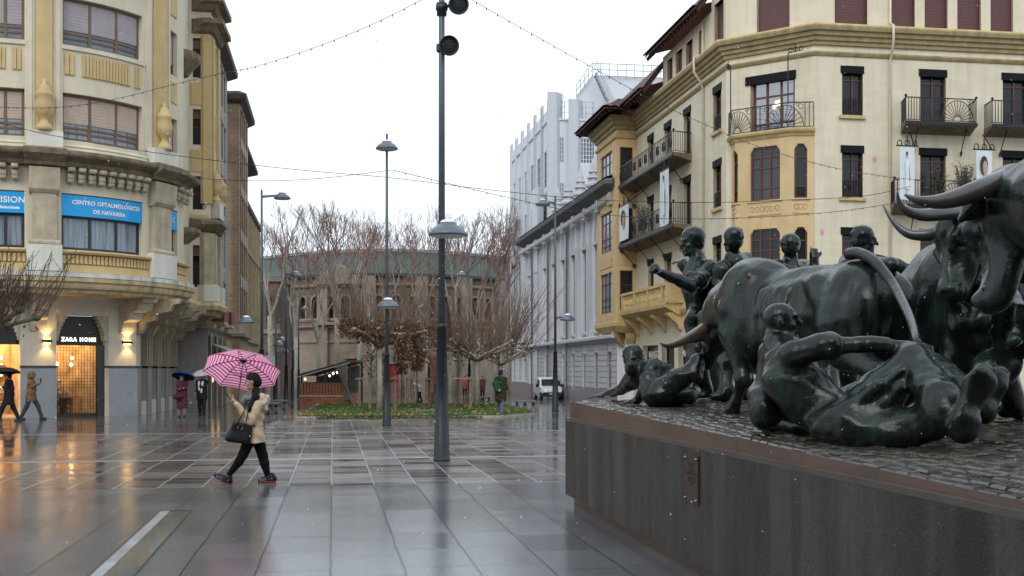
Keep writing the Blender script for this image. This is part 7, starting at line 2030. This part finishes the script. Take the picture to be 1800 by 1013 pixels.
runner_back(1390,436,13.2,.27,(.35,.93,-.1),(1362,474,13.0),(1410,474,13.5),(1385,570,13.2),'bronze runner seen from behind raising an open hand behind the bull\'s back',ex4)
def ex5(S,a,b):
    S.chain([a,q(1530,462,11.7),q(1575,468,11.6),q(1602,478,11.55)],[.11,.085,.07,.05],.04); hand(S,q(1600,477,11.55),(1,-.05,-.12),(0,.2,-1),.24,curl=.25,k=.012,side=-1)
    S.chain([b,q(1555,474,12.2),q(1592,488,12.0)],[.10,.08,.05],.04); hand(S,q(1590,488,12.0),(1,-.1,-.1),(0,.2,-1),.22,curl=.3,k=.012)
runner_back(1521,424,12.1,.275,(.93,-.3,-.12),(1492,470,11.9),(1506,466,12.5),(1475,560,12.3),'bronze runner looking right with both arms stretched to the right over the bull\'s rump',ex5)
# R1 fallen man propped on both arms
def fallen():
    t=statue(1150,712,12.9,'bearded fallen bronze man propped on both arms at the left end of the plinth',name='bronze_fallen_man'); S=SDF()
    h1=pl(1056,702); h2=pl(1112,713.5)
    hc=q(1112,632,12.9); head(S,hc,(-.30,-.88,-.22),(-.12,0,1),.29,hair=.03,k=.012)
    S.ell(hc+Vector((-.03,-.085,-.105)),(.07,.06,.085),None,.05)  # beard
    shl=q(1112,668,13.15); shr=q(1146,650,12.75); pel=q(1186,682,12.9)
    S.cap(hc+Vector((.02,.06,-.08)),(shl+shr)/2+Vector((0,0,.03)),.08,.10,.04)
    S.cap(shl,shr,.105,.105,.06); mid=(shl+shr)/2
    S.chain([mid,mid.lerp(pel,.5)+Vector((0,0,.05)),pel],[.16,.165,.17],.08)
    e1=q(1092,683,13.5); w1=h1+Vector((.06,0,.055)); S.chain([shl,e1,w1],[.095,.07,.042],.03); hand(S,w1,(-1,-.12,-.12),(0,0,-1),.24,curl=.12,k=.011,side=-1)
    e2=q(1133,684,12.55); w2=h2+Vector((.06,.02,.06)); S.chain([shr,shr.lerp(e2,.5),e2,w2],[.115,.095,.068,.045],.03); hand(S,w2,(-1,-.2,-.15),(0,0,-1),.24,curl=.15,k=.011,side=-1)
    # legs : one raised towards the right with shoe sole, one folded below
    S.chain([pel,q(1160,688,12.3),q(1196,664,12.15),q(1216,648,12.1)],[.15,.135,.11,.085],.05)
    S.chain([q(1216,650,12.1),q(1226,640,12.1),q(1227,662,12.05)],[.095,.085,.055],.03)
    kn=pl(1152,716); kn.z+=.13
    S.chain([pel,kn],[.16,.13],.06); a=pl(1212,715); a.z+=.10; S.chain([kn,a],[.115,.085],.05); a2=pl(1224,700); a2.z+=.05; S.chain([a,a2+Vector((0,0,.12))],[.08,.06],.03)
    S.mesh('figure',.012,BZ,t,crease(.018,20,5,[(hc,.2),(h1,.3),(h2,.3)]))
fallen()
# R6 sitting man in the foreground holding the tail
def sitting():
    t=statue(1490,780,7.6,'bald bronze man lying back on one elbow in the foreground and gripping a bull\'s tail',name='bronze_lying_man'); S=SDF()
    k=.0039
    hc=q(1374,566,8.25); head(S,hc,(.96,-.2,.10),(-.12,0,1),.29,hair=0,k=.01)
    nk=q(1362,600,8.25); S.cap(hc+Vector((-.05,.02,-.10)),nk,.07,.085,.03)
    shn=q(1396,622,7.9); shf=q(1362,626,8.5); pel=q(1474,742,7.9)
    S.cap(shn,shf,.095,.095,.06)
    S.chain([(shn+shf)/2,q(1388,650,8.2),q(1415,695,8.05),pel],[.12,.185,.18,.18],.08)
    S.ell(q(1392,665,8.05),(.18,.18,.2),None,.08)
    S.ell(q(1490,752,7.75),(.26,.22,.17),None,.08)
    # near arm outstretched, sleeve ending in a cuff
    el=q(1512,606,7.75); wr=q(1590,609,7.7)
    S.chain([shn,q(1440,610,7.8),el,wr],[.085,.07,.052,.037],.03); S.chain([shn,q(1444,610,7.8),q(1459,609,7.79)],[.095,.085,.098],.012)
    S.chain([q(1530,605,7.74),q(1555,606,7.72)],[.056,.05],.03)
    hand(S,wr,(1,0,.02),(0,-.4,-1),.215,curl=1.2,k=.010,side=-1)
    # far elbow on the ground
    eb=pl(1350,758); eb.z+=.075; fw=pl(1445,768); fw.z+=.06
    S.chain([shf,q(1345,690,8.5),eb+Vector((0,0,.08))],[.115,.105,.10],.05); S.cap(q(1345,708,8.4),q(1348,722,8.35),.125,.135,.02)
    S.chain([eb,fw],[.078,.055],.03); hand(S,fw,(1,-.1,-.05),(0,0,-1),.22,curl=.3,k=.011)
    # legs in wide trousers
    k1=q(1604,633,7.6); a1=q(1662,722,7.15)
    S.chain([q(1492,745,7.6),q(1550,690,7.6),k1],[.18,.14,.105],.07)
    S.chain([k1,q(1632,672,7.4),a1],[.105,.12,.135],.04); S.cap(q(1652,706,7.2),a1,.14,.15,.015)
    k2=q(1640,652,8.0); a2=q(1716,706,7.6)
    S.chain([q(1495,725,8.1),k2],[.19,.125],.08); S.chain([k2,a2],[.125,.12],.05)
    S.chain([q(1500,766,7.6),q(1570,758,7.45),q(1632,742,7.3)],[.14,.13,.12],.10)   # hanging cloth
    # shirt hem, belt and trouser folds
    for pts in (((1596,644,7.5),(1548,676,7.43),(1500,712,7.5)),((1600,656,7.5),(1560,706,7.42),(1512,742,7.5)),((1606,648,7.5),(1620,690,7.32),(1640,724,7.1)),((1622,650,7.6),(1644,690,7.3),(1668,712,7.1)),((1450,770,7.7),(1520,776,7.5),(1590,760,7.35))):
        S.chain([q(*p) for p in pts],[.022]*(len(pts)-1)+[.012],.045)
    # shoes, soles towards the camera and to the right
    def shoe(hl,toe,w):
        d=(toe-hl); S.chain([hl,hl+d*.35,hl+d*.75,toe],[w*.82,w*.85,w,w*.78],.03)
    shoe(q(1690,752,7.0),q(1729,654,7.0),.082); S.cap(q(1693,758,6.98),q(1700,738,6.98),.085,.08,.02); S.cap(a1,q(1692,738,7.02),.10,.08,.04)
    shoe(q(1728,728,7.45),q(1757,658,7.45),.078); S.cap(a2,q(1728,722,7.47),.10,.08,.04)
    for hl,toe in ((q(1690,752,6.93),q(1731,652,6.93)),(q(1727,730,7.38),q(1759,656,7.38))):
        d=(toe-hl).normalized(); nrm=Vector((.25,-.95,-.05)); nrm=(nrm-d*nrm.dot(d)).normalized(); mm=Matrix((d,d.cross(nrm),nrm)).transposed(); c=(hl+toe)/2; L=(toe-hl).length/2
        S.ell(c+d*L*.45,(L*.72,.088,.035),mm,.02); S.ell(c-d*L*.55,(L*.6,.075,.035),mm,.02)
    S.mesh('figure',.0105,BZ,t,crease(.014,20,9,[(hc,.2),(wr,.3),(el,.14),(shn,.12)]))
sitting()
# ------------------------------------------------------------------ bronze bulls
def horn(mb,pts,r0,n=12):
    w=[Vector(p) for p in pts]; P=[]; m=len(w)
    for i in range(m-1):
        a,b,c,d=w[max(i-1,0)],w[i],w[i+1],w[min(i+2,m-1)]
        for k in range(6):
            s=k/6; P.append(.5*((2*b)+(c-a)*s+(2*a-5*b+4*c-d)*s*s+(3*b-a-3*c+d)*s**3))
    P.append(w[-1]); N=len(P)
    mb.tube(P,[r0*(1-(i/(N-1))**1.5*.93) for i in range(N)],n)
def bull(hip,e,L,label,headpos=None,hf=None,sc_=1.0,hornpts=None,legs=True,voxel=.02,tail=None,neckz=.0,name='bronze_bull',front=None,zo=0,hmat=None):
    """hip: point on the ground under the hips; e: heading"""
    e=Vector(e).normalized(); l=Vector((e.y,-e.x,0)); t=thing(name,hip,label,'bronze statue','bronze bulls of the monument'); S=SDF()
    def P(x,y,z): 
        p=hip+e*x*sc_+l*y*sc_; p.z=plz(p)+z*sc_+zo*min(1,max(0,(z-.3)/.5)); return p
    m=Matrix((e,l,Vector((0,0,1)))).transposed()
    E=lambda p,r,k=.12,op=1:S.ell(P(*p),Vector(r)*sc_,m,k*sc_,op)
    # haunches with bony hips, barrel, deep chest, hump
    E((-.12,0,1.02),(.44,.34,.38)); 
    for s in (-1,1):
        E((-.2,s*.17,.92),(.36,.20,.42)); E((.16,s*.27,1.22),(.13,.09,.12),.09); E((-.42,s*.15,1.08),(.14,.13,.16),.1)
        E((L-.02,s*.22,.98),(.28,.17,.42)); E((L-.05,s*.2,1.25),(.22,.13,.25))
    E((-.05,0,1.28),(.42,.16,.14)); E((L*.35,0,.98),(.62,.36,.40)); E((L*.6,0,.92),(.6,.39,.44)); E((L*.5,0,1.26),(.75,.14,.16)); E((L-.05,0,.92),(.40,.33,.50)); E((L-.05,0,1.32),(.42,.19,.24)); E((L+.15,0,1.32),(.3,.17,.22))
    for s in (-1,1):
        E((.36,s*.40,1.16),(.24,.10,.16),.1,-1); E((.28,s*.36,.72),(.16,.10,.2),.1,-1); E((L-.38,s*.40,.95),(.10,.08,.34),.09,-1); E((-.30,s*.36,1.22),(.12,.07,.14),.08,-1)
        S.chain([P(.16,s*.28,1.22),P(-.12,s*.33,1.0),P(-.3,s*.30,.78)],[.07*sc_,.09*sc_,.06*sc_],.05)
        S.chain([P(L-.2,s*.24,1.38),P(L+.02,s*.33,1.05),P(L+.12,s*.30,.82)],[.05*sc_,.085*sc_,.07*sc_],.05)
        for r in range(4): S.chain([P(.52+.13*r,s*.30,1.22),P(.5+.13*r,s*.375,1.0),P(.56+.13*r,s*.34,.74)],[.02*sc_,.03*sc_,.02*sc_],.05)
    # tail root ridge
    S.cap(P(-.25,0,1.36),P(-.5,0,1.36),.10*sc_,.075*sc_,.06)
    hp=headpos if headpos is not None else P(L+.78,0,.92+neckz)
    S.chain([P(L+.05,0,1.15),P(L+.3,0,1.12).lerp(hp,.3),hp],[.36*sc_,.29*sc_,.21*sc_],.12*sc_)
    hfv=Vector(hf).normalized() if hf is not None else (e+Vector((0,0,-.9))).normalized()
    hm=rotm(hfv,(0,0,1) if abs(hfv.z)<.9 else e); w=lambda x,y,z:hp+hm@(Vector((x,y,z))*sc_)
    HE=lambda p,r,k=.06,op=1:S.ell(w(*p),Vector(r)*sc_,hm,k*sc_,op)
    HE((.02,0,.02),(.22,.17,.18)); S.chain([w(.05,0,0),w(.28,0,-.01),w(.47,0,-.02)],[.155*sc_,.11*sc_,.085*sc_],.05); HE((.53,0,-.0),(.065,.10,.075),.04); HE((.34,0,-.12),(.2,.065,.06)); HE((.5,0,-.085),(.07,.075,.035),.02); HE((.1,0,-.13),(.16,.1,.1))
    S.cap(w(.47,-.09,-.055),w(.47,.09,-.055),.012*sc_,.012*sc_,.01)
    for s in (-1,1):
        HE((.17,s*.165,.035),(.065,.05,.05),.03,-1); S.ell(w(.17,s*.135,.035),.036*sc_,None,.008); S.chain([w(.08,s*.15,.075),w(.17,s*.155,.10),w(.25,s*.115,.08)],[.035*sc_,.042*sc_,.03*sc_],.02); HE((.585,s*.065,.02),(.035,.03,.035),.015,-1); HE((.36,s*.115,.0),(.1,.035,.06),.04,-1)
        S.chain([w(.02,s*.16,-.02),w(.08,s*.25,-.05),w(.15,s*.31,-.08)],[.04*sc_,.06*sc_,.018*sc_],.03)
        HE((-.05,s*.13,.14),(.08,.09,.07),.04)
    # curls on the poll
    rn=random.Random(int(label.__len__())); 
    for i in range(40): HE((rn.uniform(-.08,.12),rn.uniform(-.12,.12),rn.uniform(.1,.17)),(.04,.04,.03),.02)
    if legs:
        fl=front or [((L+.05,-.2),(L+.22,-.2,.42),(L+.02,-.2,.1)),((L-.02,.2),(L-.05,.2,.42),(L-.15,.2,.1))]
        for (a,kz,h) in fl:
            pts=[P(a[0],a[1],.75),P(*kz),P(h[0],h[1],h[2]+.04)]; S.chain(pts,[.135*sc_,.07*sc_,.05*sc_],.06); S.ell(P(*kz),Vector((.075,.068,.085))*sc_,m,.03); S.cap(P(h[0],h[1],h[2]+.05),P(h[0]+.06,h[1],max(.05,h[2]-.04)),.07*sc_,.085*sc_,.02)
        for s in (-1,1):
            dx=.18*s; S.chain([P(-.15,s*.2,.85),P(-.0+dx,s*.21,.62),P(-.42+dx,s*.21,.46),P(-.34+dx*1.6,s*.21,.1)],[.26*sc_,.16*sc_,.085*sc_,.06*sc_],.06); S.cap(P(-.34+dx*1.6,s*.21,.1),P(-.27+dx*1.6,s*.21,.05),.065*sc_,.08*sc_,.02)
    dsp=folds(.005,13,12,10,3,.003)
    S.mesh('body',voxel,BZ,t,dsp)
    hb=MB()
    if hornpts:
        for hpnt,r in hornpts: hb.cut(); horn(hb,hpnt,r)
    else:
        for s in (-1,1): hb.cut(); horn(hb,[w(-.02,s*.14,.12),w(.0,s*.32,.14),w(.1,s*.45,.16),w(.25,s*.5,.22)],.052*sc_)
    hb.build('horn',hmat or hornm,t,True)
    if tail:
        tb=MB(); W=[Vector(p) for p in tail]; Q=[]; N_=len(W)
        for i in range(N_-1):
            a,b_,c_,d=W[max(i-1,0)],W[i],W[i+1],W[min(i+2,N_-1)]
            for k in range(6): u=k/6; Q.append(.5*((2*b_)+(c_-a)*u+(2*a-5*b_+4*c_-d)*u*u+(3*b_-a-3*c_+d)*u**3))
        Q.append(W[-1]); tb.tube(Q,[.055-.03*i/(len(Q)-1) for i in range(len(Q))],12)
        rn=random.Random(2); e_=W[-1]; d=(W[-1]-W[-2]).normalized()
        for i in range(12): tb.tube([W[-2].lerp(e_,.6),e_+Vector((rn.gauss(0,.03),rn.gauss(0,.03),0)),e_+d*.28+Vector((rn.gauss(0,.06),rn.gauss(0,.06),0))],[.022,.02,.004],6)
        tb.build('tail',BZ,t,True)
    return P
# B1: the big bull in the middle, running away to the left
e1=Vector((-.40,.916,0))
hipg=q(1496,700,9.85); hipg.z=plz(hipg)
hd=q(1262,578,11.95)
bull(hipg,e1,1.42,'large bronze bull in the middle running away to the left with arched tail',headpos=hd,hf=(-.15,.75,-.65),sc_=.96,
     hornpts=[([q(1238,578,11.55),q(1215,592,11.4),q(1190,604,11.25),q(1172,608,11.15),q(1160,603,11.1)],.062),([hd+Vector((.15,.25,.12)),hd+Vector((.25,.5,.16)),hd+Vector((.15,.7,.25))],.055)],
     tail=[q(1492,447,9.75),q(1512,446,9.6),q(1540,462,9.35),q(1572,505,9.0),q(1598,556,8.4),q(1611,595,7.8),q(1618,612,7.72)],voxel=.018,
     front=[((1.42,-.22),(1.30,-.26,.36),(1.42,-.25,.09)),((1.40,.2),(1.62,.2,.45),(1.45,.2,.2))])
# B2: bull with raised head in three quarter view
hip2=Vector((5.55,8.5,0)); hip2.z=plz(hip2)
h2=q(1697,402,8.5)
bull(hip2,Vector((-1,.08,0)),1.15,'bronze bull with raised head and two upswept horns right of the middle bull',headpos=h2,hf=(-.34,-.22,-.91),sc_=1.0,zo=.25,hmat=horn_d,
     hornpts=[([q(1700,372,8.4),q(1660,375,8.25),q(1622,378,8.15),q(1595,371,8.1),q(1581,355,8.08),q(1577,337,8.06)],.058),([q(1676,398,8.6),q(1635,412,8.7),q(1598,411,8.75),q(1572,391,8.8),q(1552,361,8.85)],.056)],voxel=.015)
# B3: nearest bull at the right edge
hip3=Vector((3.10,4.0,0)); hip3.z=plz(hip3)
h3=q(1783,362,6.2)
bull(hip3,Vector((-.12,.99,0)),1.25,'nearest bronze bull at the right edge, dark head and one long horn pointing left',headpos=h3,hf=(-.22,.05,-.96),sc_=1.02,zo=.22,hmat=horn_d,
     hornpts=[([q(1765,318,6.1),q(1724,333,6.0),q(1682,348,5.95),q(1645,355,5.92),q(1612,352,5.9),q(1590,342,5.9)],.064),([h3+Vector((.2,.12,.2)),h3+Vector((.4,.3,.2)),h3+Vector((.45,.5,.35))],.058)],voxel=.015,neckz=.2)
# B4: bull behind, mostly hidden
hip4=q(1905,700,9.3); hip4.z=plz(hip4)
bull(hip4,Vector((-.55,.83,0)),1.2,'half hidden bronze bull between the middle bull and the right edge',headpos=q(1640,545,10.6),hf=(-.6,.2,-.75),voxel=.024)
# R7 running man in front of the hidden bull, torso and legs only visible
def runner_hidden():
    t=statue(1690,700,8.9,'dark bronze runner in loose shirt beneath the raised bull head at right'); S=SDF()
    hc=q(1735,470,9.0); head(S,hc,(-.4,.9,0),(0,0,1),.27,hair=.05,k=.012)
    a=q(1690,520,8.8); b=q(1765,515,9.1); pel=q(1705,610,8.9); nk=q(1732,500,9.0); S.cap(hc,nk,.075,.08,.03); torso(S,nk,(a,b),pel,(.18,.2,.18))
    S.chain([q(1668,520,8.6),q(1690,555,8.7),q(1712,590,8.75)],[.05,.12,.14],.04); S.chain([q(1740,530,8.7),q(1725,560,8.6)],[.07,.10],.03)
    S.chain([b,q(1795,560,8.7),q(1780,600,8.4)],[.1,.08,.05],.03)
    p1=pl(1655,712); p1.z+=.06; S.chain([pel,q(1655,660,9.0),p1],[.17,.12,.07],.05); S.cap(p1,p1+Vector((-.18,0,-.01)),.06,.05,.02)
    p2=pl(1790,738); p2.z+=.07; S.chain([pel,q(1760,640,8.8),q(1735,650,8.6)],[.17,.14,.12],.05); S.chain([q(1760,645,8.8),p2],[.12,.08],.05); S.cap(p2,p2+Vector((-.16,-.1,0)),.075,.06,.02)
    S.mesh('figure',.014,BZ,t,crease(.02,14,4,[(hc,.19)]))
runner_hidden()
print('OBJ',len(bpy.data.objects))
